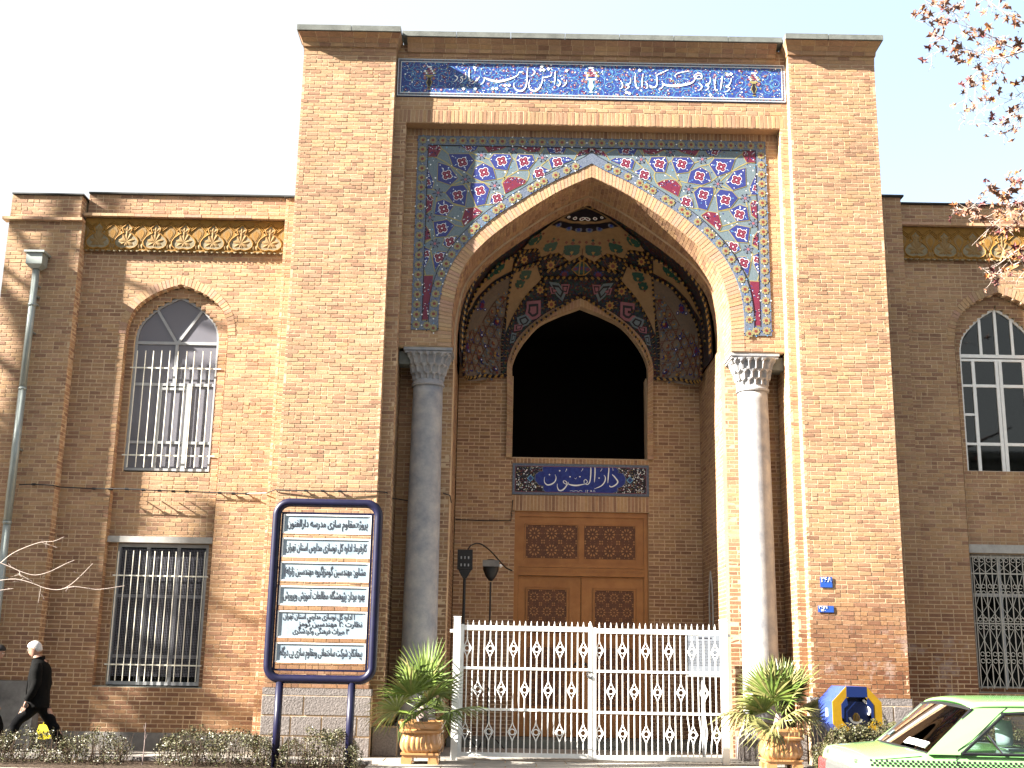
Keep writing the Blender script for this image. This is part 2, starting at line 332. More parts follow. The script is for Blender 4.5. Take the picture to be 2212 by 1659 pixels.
# ---------------- traced outlines, metres ----------------
SP={'blue': [[(-1.319,11.174),(-0.9,11.188),(-0.793,11.047),(-0.946,10.786),(-1.227,10.901)],[(-1.51,11.001),(-1.282,10.932),(-1.098,10.667),(-1.245,10.512),(-1.517,10.607)],[(-0.802,10.902),(-0.633,11.01),(-0.434,10.909),(-0.367,10.66),(-0.66,10.607),(-0.853,10.69)],[(-0.531,11.078),(-0.44,11.199),(-0.112,11.192),(-0.069,11.114),(-0.162,10.835),(-0.408,10.87)],[(-0.019,11.075),(0.028,11.2),(0.324,11.188),(0.375,11.043),(0.243,10.856),(0.046,10.852)],[(-1.358,10.367),(-1.245,10.512),(-1.001,10.548),(-0.913,10.44),(-0.952,10.088),(-1.198,10.149)],[(-0.88,10.585),(-0.598,10.59),(-0.486,10.475),(-0.576,10.134),(-0.745,10.092),(-0.888,10.441)],[(-1.556,9.909),(-1.521,10.189),(-1.371,10.244),(-1.156,10.123),(-1.299,9.875)],[(-1.568,9.774),(-1.293,9.831),(-1.137,9.71),(-1.299,9.463),(-1.517,9.451)],[(0.621,11.087),(0.681,11.15),(1.026,11.156),(1.125,11.097),(0.684,10.891)],[(0.305,10.752),(0.389,10.925),(0.487,10.966),(0.672,10.864),(0.331,10.674)],[(-0.498,10.136),(-0.471,10.345),(-0.35,10.412),(-0.202,10.337),(-0.261,10.244),(-0.442,10.142)],[(-1.379,9.308),(-1.335,9.463),(-1.07,9.493),(-1.256,9.234)],[(-1.565,9.088),(-1.448,9.192),(-1.278,9.17),(-1.495,8.773)],[(-1.147,11.372),(-0.708,11.38),(-0.762,11.259),(-0.871,11.199)],[(0.556,11.365),(0.988,11.346),(0.927,11.213),(0.632,11.207)],[(-1.732,10.87),(-1.702,10.871),(-1.56,10.572),(-1.597,10.427),(-1.722,10.425)],[(-1.746,9.289),(-1.593,9.215),(-1.6,9.037),(-1.7,8.807)]],'red': [[(-0.653,11.373),(-0.098,11.384),(-0.281,11.282),(-0.551,11.21)],[(-0.024,11.367),(0.507,11.364),(0.459,11.243),(0.237,11.226)],[(-1.72,10.321),(-1.631,10.335),(-1.567,10.258),(-1.595,10.011),(-1.726,9.905)],[(-1.733,9.75),(-1.61,9.573),(-1.588,9.419),(-1.736,9.365)],[(-1.746,11.36),(-1.48,11.365),(-1.44,11.273),(-1.532,11.086),(-1.737,11.095)],[(-0.268,10.584),(-0.16,10.717),(-0.025,10.732),(0.098,10.709),(0.221,10.645),(0.185,10.579),(-0.202,10.363)],[(-1.03,9.79),(-0.964,10.062),(-0.745,10.092),(-0.622,10.004),(-0.669,9.938),(-0.978,9.675)],[(-1.74,8.7),(-1.524,8.709),(-1.575,7.809),(-1.737,7.806)],[(1.149,11.159),(1.223,11.285),(1.555,11.357),(1.555,11.264),(1.297,11.206)]],'star': [(-0.673,11.155),(-0.967,10.649),(-1.485,10.364),(-1.627,9.856),(-1.513,9.331),(0.509,11.125),(-0.06,11.286),(-0.401,10.529)],'flower': [(-1.038,11.003),(-1.325,10.734),(-0.615,10.8),(-0.277,11.044),(0.154,11.039),(-1.105,10.319),(-0.68,10.419),(-1.365,10.029),(-1.389,9.641),(0.806,11.038),(0.452,10.807),(-0.347,10.269),(-1.224,9.375),(-1.419,9.053)],'smallfl': [(-0.923,11.309),(-1.7,10.569),(-1.675,9.124),(0.803,11.303)],'line': [[(-1.742,11.095),(-1.532,11.086),(-1.227,10.901),(-0.967,10.649),(-0.888,10.441),(-0.745,10.092)],[(-1.44,11.273),(-1.319,11.174),(-0.946,10.786),(-0.66,10.607),(-0.401,10.529)],[(-0.9,11.188),(-0.678,11.394)],[(-0.793,11.047),(-0.633,11.01)],[(-0.112,11.192),(0.185,11.411)],[(-0.523,11.079),(-0.871,11.199)],[(-0.069,11.114),(0.243,10.856),(0.221,10.645)],[(-0.162,10.835),(-0.268,10.584)],[(0.046,10.852),(-0.16,10.717)],[(0.375,11.043),(0.556,11.365)],[(0.487,10.966),(0.621,11.087)],[(-1.245,10.512),(-0.967,10.649)],[(-0.88,10.585),(-1.001,10.548)],[(-0.486,10.475),(-0.401,10.529)],[(-0.367,10.66),(-0.16,10.717)],[(-1.156,10.123),(-0.952,10.088)],[(-1.299,9.875),(-1.03,9.79)],[(-1.137,9.71),(-0.978,9.675)],[(-1.521,10.189),(-1.485,10.364)],[(-1.597,10.427),(-1.358,10.367)],[(-1.556,9.909),(-1.733,9.75)],[(-1.568,9.774),(-1.726,9.905)],[(-1.517,9.451),(-1.605,9.189)],[(-1.299,9.463),(-1.07,9.493)],[(-1.588,9.419),(-1.718,9.34)],[(-1.593,9.215),(-1.495,8.773)],[(-0.576,10.134),(-0.442,10.142)],[(0.684,10.891),(0.331,10.674)],[(-1.659,8.669),(-1.7,8.807)],[(1.125,11.097),(1.198,11.231)],[(0.988,11.346),(1.223,11.218)]]}
CAL=[[(0.956,12.638,0.0067),(0.947,12.579,0.0202),(0.911,12.518,0.0235),(0.866,12.488,0.0067)],[(0.783,12.635,0.0202),(0.829,12.576,0.0235),(0.811,12.516,0.0235),(0.775,12.496,0.0067)],[(0.735,12.823,0.0101),(0.728,12.694,0.0235),(0.72,12.574,0.0168),(0.714,12.534,0.0067)],[(0.672,12.802,0.0067),(0.645,12.712,0.0134),(0.6,12.701,0.0168),(0.564,12.68,0.0168),(0.527,12.68,0.0168),(0.491,12.669,0.0202),(0.474,12.569,0.0202),(0.421,12.449,0.0336),(0.34,12.388,0.0403),(0.258,12.416,0.0302),(0.22,12.505,0.0168),(0.237,12.624,0.0067)],[(0.288,12.844,0.0168),(0.335,12.795,0.0202),(0.308,12.735,0.0202),(0.263,12.714,0.0067)],[(0.193,12.873,0.0101),(0.184,12.723,0.0235),(0.179,12.563,0.0235),(0.148,12.444,0.0302),(0.077,12.383,0.0403),(-0.014,12.401,0.0302),(-0.07,12.479,0.0168),(-0.062,12.559,0.0067)],[(0.107,12.791,0.0101),(0.061,12.78,0.0235),(0.034,12.79,0.0134),(-0.001,12.719,0.0168),(-0.091,12.658,0.0302),(-0.236,12.605,0.0437),(-0.381,12.576,0.047),(-0.527,12.599,0.0403),(-0.619,12.637,0.0235),(-0.641,12.657,0.0168),(-0.64,12.617,0.0168),(-0.671,12.537,0.0168),(-0.725,12.496,0.0067)],[(-0.738,12.665,0.0101),(-0.764,12.624,0.0202),(-0.817,12.564,0.0235),(-0.862,12.523,0.0134),(-0.907,12.512,0.0067)],[(-0.937,12.84,0.0101),(-0.948,12.7,0.0269),(-0.923,12.582,0.0235),(-0.881,12.572,0.0134),(-0.855,12.603,0.0067)],[(-1.014,12.759,0.0084),(-1.001,12.64,0.0168),(-1.037,12.609,0.0134)],[(-1.057,12.668,0.0235),(-1.102,12.648,0.0269),(-1.064,12.609,0.0202),(-1.081,12.549,0.0168),(-1.125,12.518,0.0067)],[(-1.221,12.685,0.0235),(-1.165,12.646,0.0235),(-1.182,12.596,0.0202),(-1.235,12.546,0.0067)],[(4.152,12.733,0.0084),(4.141,12.663,0.0168),(4.103,12.583,0.0235),(4.057,12.562,0.0336),(4.065,12.543,0.0235),(4.119,12.524,0.0168),(4.082,12.464,0.0168),(3.999,12.432,0.0067)],[(3.976,12.78,0.0101),(3.962,12.64,0.0269),(3.947,12.54,0.0202),(3.933,12.471,0.0067)],[(3.814,12.717,0.0084),(3.829,12.558,0.0235),(3.845,12.469,0.0235),(3.886,12.484,0.0101)],[(3.856,12.767,0.0067),(3.84,12.638,0.0134),(3.83,12.578,0.0101)],[(3.742,12.745,0.0084),(3.74,12.656,0.0168),(3.703,12.595,0.0302),(3.657,12.574,0.0269),(3.711,12.546,0.0202),(3.682,12.486,0.0168),(3.636,12.459,0.0067)],[(3.512,12.621,0.0134),(3.575,12.563,0.0235),(3.564,12.503,0.0202),(3.5,12.452,0.0067)],[(3.587,12.752,0.0168),(3.561,12.821,0.0134),(3.488,12.82,0.0168),(3.433,12.759,0.0168),(3.486,12.71,0.0202),(3.578,12.722,0.0202),(3.542,12.781,0.0134),(3.469,12.75,0.0134),(3.431,12.669,0.0202),(3.357,12.608,0.0369),(3.211,12.57,0.047),(3.029,12.546,0.0504),(2.883,12.559,0.0403),(2.811,12.602,0.0235),(2.829,12.558,0.0168),(2.792,12.498,0.0168),(2.728,12.467,0.0067)],[(3.352,12.867,0.0067),(3.215,12.845,0.0168),(3.105,12.812,0.0202),(3.059,12.762,0.0134),(3.086,12.732,0.0067)],[(2.933,12.889,0.0067),(2.814,12.827,0.0202),(2.704,12.765,0.0168),(2.712,12.695,0.0202),(2.701,12.556,0.0235),(2.665,12.515,0.0269),(2.601,12.504,0.0269),(2.574,12.514,0.0134),(2.61,12.544,0.0101)],[(2.484,12.631,0.0134),(2.52,12.562,0.0202),(2.519,12.503,0.0202),(2.483,12.482,0.0067)],[(2.44,12.799,0.0101),(2.42,12.65,0.0269),(2.42,12.55,0.0202),(2.41,12.5,0.0067)],[(2.294,12.796,0.0084),(2.284,12.667,0.0235),(2.301,12.528,0.0269),(2.337,12.479,0.0202),(2.356,12.509,0.0067)],[(2.193,12.705,0.0084),(2.192,12.605,0.0168),(2.147,12.565,0.0302),(2.11,12.554,0.0269),(2.165,12.515,0.0202),(2.128,12.475,0.0168),(2.083,12.448,0.0067)],[(2.002,12.641,0.0134),(2.038,12.563,0.0235),(2.028,12.493,0.0202),(1.983,12.462,0.0067)]]
CALD=[(0.951,12.828),(0.598,12.861),(0.47,12.908),(0.444,12.834),(0.507,12.835),(-0.234,12.496),(-0.158,12.497),(-0.205,12.417),(-0.472,12.422),(-0.403,12.423),(-0.834,12.852),(-0.814,12.415),(-1.041,12.411),(4.081,12.806),(4.15,12.819),(3.74,12.368),(2.373,12.864),(2.173,12.371),(2.115,12.39)]
VASES=[(-1.711,12.626),(4.586,12.613),(1.428,12.61)]
CAL2=[[(2.137,5.48,0.0173),(2.195,5.416,0.0248),(2.252,5.329,0.0272),(2.209,5.263,0.0248),(2.122,5.218,0.0223),(2.079,5.232,0.0149),(2.093,5.254,0.005)],[(2.144,5.62,0.0074),(2.154,5.561,0.0074)],[(2.057,5.633,0.0099),(2.065,5.589,0.0198),(2.05,5.413,0.0223),(2.043,5.296,0.0074)],[(1.963,5.463,0.0099),(1.992,5.412,0.0173),(1.977,5.324,0.0223),(1.905,5.236,0.0223),(1.761,5.168,0.0074)],[(1.92,5.601,0.0099),(1.912,5.571,0.0074),(1.883,5.542,0.005)],[(1.767,5.642,0.0074),(1.775,5.584,0.0223),(1.768,5.394,0.0198),(1.761,5.306,0.0074)],[(1.68,5.626,0.0074),(1.688,5.582,0.0223),(1.681,5.407,0.0223),(1.659,5.304,0.0223),(1.616,5.26,0.0173),(1.558,5.273,0.0149)],[(1.551,5.288,0.0124),(1.544,5.338,0.0124),(1.58,5.361,0.0149),(1.616,5.318,0.0124),(1.587,5.281,0.0149),(1.515,5.258,0.0198),(1.385,5.234,0.0322),(1.27,5.246,0.0272),(1.219,5.267,0.0149),(1.211,5.303,0.0124)],[(1.212,5.245,0.0173),(1.168,5.259,0.0149),(1.125,5.28,0.0149),(1.11,5.316,0.0124),(1.139,5.331,0.0124),(1.183,5.295,0.0173),(1.176,5.223,0.0223),(1.097,5.134,0.0297),(1.025,5.125,0.0248),(0.988,5.19,0.0149),(0.985,5.263,0.0074)],[(0.935,5.459,0.0074),(0.958,5.393,0.0173),(0.937,5.313,0.0223),(0.865,5.253,0.0272),(0.778,5.237,0.0248),(0.72,5.287,0.0149),(0.712,5.374,0.0074),(0.726,5.404,0.0037)],[(1.181,5.587,0.0099),(1.178,5.565,0.0074),(1.152,5.521,0.005)],[(1.517,5.594,0.0099),(1.514,5.572,0.0074),(1.485,5.534,0.005)],[(1.348,5.393,0.0062),(1.367,5.372,0.0062),(1.392,5.401,0.0062)],[(1.581,5.14,0.0087),(1.585,5.088,0.0062)],[(1.614,5.14,0.0087),(1.621,5.085,0.0062)],[(1.617,5.136,0.0062),(1.634,5.132,0.0062)],[(1.751,5.139,0.0074),(1.732,5.102,0.0062)],[(1.754,5.139,0.0062),(1.778,5.103,0.0074)],[(1.249,5.115,0.0074),(1.285,5.123,0.005),(1.328,5.112,0.0074),(1.386,5.128,0.0062),(1.429,5.104,0.0074),(1.465,5.133,0.0062),(1.508,5.112,0.0074)]]
CAL2D=[(0.82,5.452),(1.25,5.416),(1.457,5.42),(1.033,5.538),(1.859,5.398),(1.693,5.123)]
CART=[(0.688,5.617),(2.196,5.644),(2.268,5.565),(2.254,5.513),(2.355,5.501),(2.413,5.407),(2.398,5.29),(2.325,5.223),(2.238,5.2),(2.238,5.127),(2.137,5.089),(0.752,5.083),(0.693,5.143),(0.707,5.216),(0.605,5.236),(0.525,5.329),(0.53,5.446),(0.602,5.505),(0.689,5.522),(0.674,5.58)]
CARD=[(0.423,5.371),(2.506,5.365)]
BR=[[(7.466,-5.37,10.56,0.0207),(7.326,-5.36,10.759,0.0181),(7.094,-5.35,10.9,0.0142),(6.858,-5.34,11.099,0.0116),(6.819,-5.33,11.217,0.0103)],[(7.54,-5.18,10.483,0.0181),(7.38,-5.17,10.431,0.0155),(7.234,-5.16,10.365,0.0116),(7.031,-5.14,10.312,0.009),(6.807,-5.13,10.328,0.0065),(6.637,-5.12,10.388,0.0052),(6.311,-5.1,10.431,0.0039),(5.978,-5.09,10.375,0.0026)],[(7.538,-4.82,10.581,0.0077),(7.315,-4.89,10.629,0.0065),(7.036,-4.95,10.703,0.0052),(6.711,-5.01,10.862,0.0052),(6.394,-5.07,11.107,0.0039),(6.117,-5.13,11.179,0.0039),(5.936,-5.2,11.11,0.0026)],[(6.793,-5.68,10.041,0.0065),(6.553,-5.61,10.128,0.0052),(6.288,-5.55,10.242,0.0039),(6.124,-5.48,10.414,0.0039),(5.942,-5.41,10.546,0.0026)],[(7.061,-5.34,10.401,0.0052),(6.742,-5.4,10.553,0.0052),(6.418,-5.47,10.62,0.0039),(6.096,-5.54,10.686,0.0026)],[(7.314,-4.31,11.73,0.0077),(7.1,-4.31,11.814,0.0065),(6.93,-4.32,11.747,0.0052),(6.785,-4.32,11.65,0.0052),(6.53,-4.33,11.521,0.0039),(6.138,-4.33,11.361,0.0026)],[(7.414,-4.53,10.682,0.0065),(7.299,-4.53,10.591,0.0065),(7.134,-4.53,10.528,0.0052),(6.91,-4.54,10.377,0.0052),(6.735,-4.54,10.17,0.0039),(6.747,-4.54,9.967,0.0039),(6.698,-4.55,9.851,0.0039),(6.697,-4.55,9.593,0.0026)],[(7.177,-4.81,10.441,0.0065),(6.978,-4.86,10.178,0.0052),(6.761,-4.92,10.002,0.0039),(6.682,-4.98,9.746,0.0039),(6.684,-5.04,9.551,0.0039),(6.593,-5.1,9.3,0.0026)],[(7.281,-4.81,10.468,0.0065),(7.131,-4.74,10.162,0.0052),(7.019,-4.66,10.026,0.0052),(7.012,-4.59,9.892,0.0039),(7.005,-4.52,9.757,0.0039)],[(7.587,-4.97,9.938,0.0077),(7.443,-4.92,9.904,0.0065),(7.309,-4.87,9.814,0.0052),(7.115,-4.82,9.722,0.0039),(7.029,-4.77,9.688,0.0026)],[(7.672,-4.76,9.877,0.0077),(7.458,-4.85,9.716,0.0065),(7.263,-4.93,9.558,0.0052),(7.006,-5.02,9.344,0.0039),(6.818,-5.11,9.326,0.0026)],[(7.716,-4.64,9.768,0.0077),(7.55,-4.62,9.66,0.0065),(7.339,-4.6,9.439,0.0052),(7.186,-4.58,9.388,0.0039),(6.972,-4.57,9.562,0.0026)],[(7.332,-5.28,8.477,0.009),(7.138,-5.35,8.365,0.0077),(6.855,-5.41,8.148,0.0065),(6.579,-5.48,8.089,0.0052),(6.344,-5.55,7.876,0.0052),(6.19,-5.61,7.769,0.0039),(5.946,-5.68,7.725,0.0026)],[(7.688,-4.49,8.657,0.009),(7.509,-4.49,8.486,0.0077),(7.29,-4.5,8.259,0.0065),(7.118,-4.5,8.062,0.0052),(6.868,-4.51,7.838,0.0039),(6.673,-4.51,7.643,0.0026)],[(7.567,-4.69,8.268,0.0077),(7.424,-4.63,8.154,0.0065),(7.235,-4.57,7.931,0.0052),(7.057,-4.5,7.951,0.0052),(6.864,-4.44,8.136,0.0039),(6.705,-4.38,8.102,0.0026)],[(7.515,-4.7,7.671,0.009),(7.387,-4.62,7.619,0.0077),(7.162,-4.53,7.456,0.0065),(6.981,-4.45,7.321,0.0039),(6.883,-4.36,7.28,0.0026)],[(7.29,-5.15,7.295,0.0077),(7.163,-5.07,7.242,0.0065),(6.841,-5.0,7.054,0.0052),(6.719,-4.92,6.998,0.0026)],[(7.262,-5.08,7.19,0.0065),(7.211,-4.93,7.108,0.0052),(7.147,-4.79,6.998,0.0026)]]
BRL=[[(-7.99,-2.4,2.812,0.0098),(-7.842,-2.4,2.951,0.007),(-7.693,-2.4,3.09,0.007),(-7.486,-2.4,3.203,0.0056),(-7.247,-2.4,3.29,0.0056),(-7.056,-2.4,3.307,0.0042),(-6.898,-2.4,3.378,0.0028)],[(-8.016,-2.4,3.03,0.0084),(-7.672,-2.4,2.9,0.0056),(-7.471,-2.4,2.822,0.0056),(-7.275,-2.4,2.784,0.0056),(-7.062,-2.4,2.842,0.0042),(-6.88,-2.4,2.941,0.0042),(-6.697,-2.4,3.026,0.0028)],[(-7.971,-2.4,2.65,0.0084),(-7.812,-2.4,2.694,0.007),(-7.569,-2.4,2.717,0.007),(-7.316,-2.4,2.662,0.0056),(-7.089,-2.4,2.585,0.0056),(-6.856,-2.4,2.576,0.0056),(-6.664,-2.4,2.7,0.0042),(-6.417,-2.4,2.976,0.0028)],[(-6.856,-2.4,2.576,0.0056),(-6.656,-2.4,2.62,0.0042),(-6.435,-2.4,2.596,0.0042),(-6.27,-2.4,2.586,0.0042),(-5.893,-2.4,2.647,0.0028)],[(-7.247,-2.4,3.29,0.0042),(-6.991,-2.4,3.212,0.0028)],[(-7.551,-2.4,2.807,0.0042),(-7.319,-2.4,2.689,0.0028)],[(-7.174,-2.4,2.61,0.0042),(-7.189,-2.4,2.368,0.0028)],[(-7.795,-2.4,2.545,0.0056),(-7.594,-2.4,2.576,0.0028)]]
VA={'cream': [[(1.458,1.92,10.738),(0.994,2.1,10.59),(0.643,2.3,10.401),(0.337,2.4,10.185),(0.166,2.6,10.035),(0.214,2.68,10.043),(0.451,2.81,10.13),(0.507,2.92,10.101),(0.553,3.1,10.025),(0.925,3.12,10.146),(1.175,3.31,10.003),(1.482,3.21,10.132),(1.483,2.71,10.488)],[(-0.026,3.15,9.663),(0.47,3.23,9.895),(0.576,3.5,9.661),(0.371,3.59,9.455),(0.16,3.67,9.194),(-0.049,3.69,8.831),(-0.177,3.69,8.494),(-0.161,3.67,8.74),(-0.137,3.57,9.214),(-0.068,3.31,9.525)],[(-0.019,2.67,9.877),(-0.067,3.05,9.689),(-0.275,3.0,9.558),(-0.482,2.95,9.399),(-0.713,2.95,9.147),(-0.886,2.86,8.843),(-1.0,2.63,8.529),(-0.955,2.67,8.703),(-0.81,2.72,9.073),(-0.631,2.55,9.32),(-0.403,2.5,9.579),(-0.199,2.54,9.76)]],'net': [[(-0.07,3.19,9.597),(-0.125,3.55,9.264),(-0.185,3.65,8.873),(-0.256,3.68,8.406),(-0.253,3.73,7.564),(-1.044,2.94,7.357),(-1.036,2.94,7.998),(-1.005,2.97,8.276),(-0.938,3.07,8.578),(-0.791,3.15,8.906),(-0.613,3.18,9.167),(-0.457,3.13,9.348),(-0.275,3.14,9.493)]],'dark': [[(1.46,1.95,10.731),(1.072,2.11,10.623),(0.997,2.16,10.587),(1.107,2.3,10.596),(1.229,2.39,10.597),(1.372,2.4,10.618),(1.481,2.4,10.62)],[(0.745,2.28,10.464),(0.896,2.21,10.536),(1.14,2.43,10.564),(1.471,2.52,10.569),(1.484,2.72,10.478),(1.286,2.7,10.481),(1.015,2.54,10.499)]],'green': [(0.404,2.49,10.206,0.145),(0.743,2.9,10.223,0.15),(1.215,3.08,10.227,0.174),(0.228,3.3,9.709,0.133),(0.112,3.42,9.536,0.109),(-0.352,2.61,9.604,0.145),(-0.531,2.63,9.43,0.085)],'disc': [(0.889,2.34,10.508,0.068),(1.121,2.56,10.514,0.073),(1.335,2.64,10.515,0.077)],'wht': [(1.1,2.17,10.62,0.029),(1.235,2.28,10.638,0.039),(1.381,2.34,10.645,0.041),(1.484,2.32,10.65,0.034)],'yel': [(0.193,2.96,9.914,0.073),(0.774,3.32,9.923,0.082),(0.56,3.62,9.454,0.073),(0.81,3.73,9.155,0.077)],'red': [(1.317,3.43,9.886,0.039),(1.491,3.42,9.9,0.034),(1.079,3.51,9.781,0.063),(-0.703,3.28,8.975,0.068),(-0.369,3.62,8.707,0.058),(-0.98,3.2,8.015,0.053)],'blue': [(-0.681,3.52,8.382,0.048),(-0.597,3.6,8.157,0.048),(-0.683,3.59,7.85,0.048),(-0.362,3.7,7.691,0.068),(-0.778,3.22,8.858,0.039),(-0.625,3.41,8.919,0.039),(-0.448,3.6,8.658,0.034),(-0.955,3.28,7.955,0.044)],'pink': [[(0.268,3.69,9.203),(0.579,3.71,9.243),(0.583,3.73,8.911),(0.49,3.73,8.825),(0.383,3.73,8.795),(0.246,3.71,8.927),(0.434,3.72,8.962),(0.419,3.71,9.099),(0.27,3.71,9.068)],[(0.762,3.61,9.525),(0.966,3.64,9.482),(0.968,3.67,9.407),(0.806,3.68,9.379)],[(1.017,3.6,9.584),(1.206,3.6,9.587),(1.158,3.69,9.389),(1.022,3.68,9.411)],[(0.007,3.71,8.67),(0.222,3.72,8.705),(0.171,3.72,8.565),(0.01,3.71,8.531)]],'teal': [[(0.058,3.7,8.836),(0.273,3.72,8.93),(0.383,3.73,8.795),(0.303,3.73,8.682),(0.17,3.72,8.62),(0.087,3.71,8.728)],[(0.745,3.55,9.619),(0.962,3.58,9.604),(1.13,3.68,9.413),(1.053,3.73,9.23),(0.915,3.7,9.359)],[(-0.043,3.71,8.502),(0.065,3.72,8.479),(0.014,3.72,8.283),(-0.079,3.72,8.254)]],'quat': [[(1.487,3.28,10.05),(1.351,3.34,9.983),(1.236,3.44,9.874),(1.363,3.52,9.79),(1.503,3.53,9.768)]],'rope': [[(0.166,2.6,10.035),(-0.019,2.65,9.884),(-0.225,2.54,9.732),(-0.454,2.52,9.53),(-0.655,2.54,9.289),(-0.857,2.63,8.989),(-0.975,2.53,8.66),(-1.029,2.5,8.33),(-1.058,2.49,8.009)],[(-0.026,3.11,9.683),(0.01,2.92,9.813),(0.136,2.7,9.988),(0.479,2.87,10.11),(0.541,3.15,9.987),(0.913,3.14,10.116),(1.177,3.34,9.98),(1.483,3.23,10.103)],[(-0.04,3.1,9.679),(0.251,3.18,9.823),(0.516,3.2,9.933),(0.562,3.36,9.834),(0.581,3.49,9.681)],[(-0.053,3.09,9.675),(-0.1,3.44,9.398),(-0.147,3.64,9.039),(-0.22,3.67,8.627),(-0.25,3.7,8.079),(-0.245,3.73,7.55)],[(-0.091,3.15,9.611),(-0.457,3.06,9.38),(-0.741,3.11,9.06),(-0.937,3.0,8.639),(-1.016,2.91,8.259),(-1.043,2.89,7.851),(-1.044,2.94,7.344)],[(0.581,3.49,9.666),(0.959,3.53,9.715),(1.5,3.55,9.704)],[(0.636,3.51,9.66),(0.398,3.59,9.456),(0.161,3.67,9.166),(-0.022,3.69,8.804),(-0.123,3.7,8.47),(-0.17,3.72,8.086),(-0.173,3.74,7.554)],[(-1.044,2.94,7.344),(-0.663,3.62,7.51),(-0.133,3.74,7.541)],[(0.582,3.52,9.634),(0.695,3.63,9.474),(0.676,3.73,9.082)],[(0.631,3.42,9.799),(0.926,3.42,9.861),(1.19,3.34,9.98)],[(1.456,3.7,9.369),(1.08,3.73,9.146),(0.759,3.73,8.914),(0.438,3.73,8.684),(0.174,3.73,8.372),(0.018,3.73,8.092),(-0.058,3.74,7.817)]],'girih': [[(-0.982,3.15,8.164),(-0.321,3.68,8.308)],[(-1.02,3.09,7.689),(-0.302,3.7,7.995)],[(-0.923,3.38,7.629),(-0.466,3.65,8.2),(-0.445,3.63,8.472),(-0.84,3.29,8.616)],[(-1.002,3.14,7.918),(-0.627,3.57,8.313),(-0.314,3.65,8.619)],[(-0.961,3.1,8.395),(-0.681,3.53,8.357),(-0.384,3.68,8.099),(-0.311,3.71,7.805)],[(-1.018,3.11,7.587),(-0.774,3.53,7.833),(-0.506,3.68,7.574)],[(-0.89,3.1,8.697),(-0.529,3.55,8.698),(-0.29,3.64,8.784)],[(-0.791,3.19,8.863),(-0.561,3.41,9.045),(-0.267,3.61,9.0)],[(-0.561,3.27,9.168),(-0.402,3.51,9.078),(-0.452,3.56,8.841),(-0.685,3.48,8.591)],[(-0.457,3.2,9.315),(-0.272,3.48,9.24),(-0.217,3.57,9.156)],[(-0.994,3.22,7.534),(-0.638,3.63,7.587),(-0.322,3.71,7.695)],[(-0.639,3.3,9.065),(-0.714,3.36,8.805),(-0.553,3.57,8.592),(-0.653,3.55,8.308)],[(-0.405,3.18,9.365),(-0.535,3.32,9.157)],[(-0.832,3.44,8.137),(-0.75,3.53,7.943),(-0.875,3.44,7.726),(-0.768,3.56,7.54)],[(-0.514,3.65,7.978),(-0.378,3.69,7.798),(-0.426,3.7,7.58)]]}
# ============ THE SETTING ============
g=MB(); g.box(-400,400,-1.9,300,-.6,-.02,'paving'); gr=g.build('ground'); gr['kind']='structure'
p=MB()
# paving slabs in front of the building, joints open
random.seed(11)
p.box(-14,14,-3.2,.9,-.02,-.006,'mortar')
pv=p.build('pavement'); pv['kind']='structure'
sl=MB()
sl.box(-.49,.49,-.29,.29,-.012,.002,'paving'); slm=sl.mesh('slab')
for i in range(-12,12):
    for j in range(6):
        x=i*1.0+(j%2)*.5+.5; y=-2.7+j*.6
        if y>.3: continue
        o=link('slab',slm,pv); o.location=(x,y,random.uniform(-.001,.003)); o.rotation_euler=(random.uniform(-.002,.002),random.uniform(-.002,.002),0)
r=MB(); r.box(-400,400,-60,-3.55,-.7,-.14,'asphalt'); rd=r.build('road'); rd['kind']='structure'
k=MB(); k.box(-400,400,-3.5,-3.2,-.7,0.0,'granite'); kb=k.build('kerb'); kb['kind']='structure'
s_=MB(); s_.box(-14,-2.15,-2.9,-1.45,-.02,.012,'soil'); s_.box(4.9,14,-3.15,-1.9,-.02,.012,'soil'); so=s_.build('planting_bed'); so['kind']='structure'
e=MB(); e.box(-14,-2.1,-1.45,-1.33,-.02,.07,'granite'); e.box(4.84,14,-1.9,-1.8,-.02,.07,'granite'); eo=e.build('bed_edging'); eo['kind']='structure'
# far side of the street, behind the camera
# ============ THE SCHOOL BUILDING ============
random.seed(5)
B=thing('school_building','long two-storey brick school with a tall tiled portal in the middle','building',(0,0,0))
XL,XR,X0,X1=-4.13,6.88,-2.35,5.22; TOP=13.33; XA=1.465; Y1=.23; Y2=.5
nearest=lambda z,u:z<2.45
pl=lay(front(0),XL,X0,1.12,TOP,B,'portal_pier',single=lambda z,u:z<2.55,thick=.9)
pr_=lay(front(0),X1,XR,1.12,TOP,B,'portal_pier',single=lambda z,u:z<2.75,thick=.9)
lay(facex(X0,1),0,Y1,1.12,TOP,B,'pier_reveal',thick=.05); lay(facex(X1,-1),0,Y1,1.12,TOP,B,'pier_reveal',thick=.05)
lay(facex(XL,-1),0,.75,1.12,TOP,B,'pier_side',thick=.05); lay(facex(XR,1),0,.75,1.12,TOP,B,'pier_side',thick=.05)
c=MB(); c.box(XL+.06,X0-.06,.9,9,1,TOP-.01,'mortar'); c.box(X1+.06,XR-.06,.9,9,1,TOP-.01,'mortar'); c.build('wall_core',B)
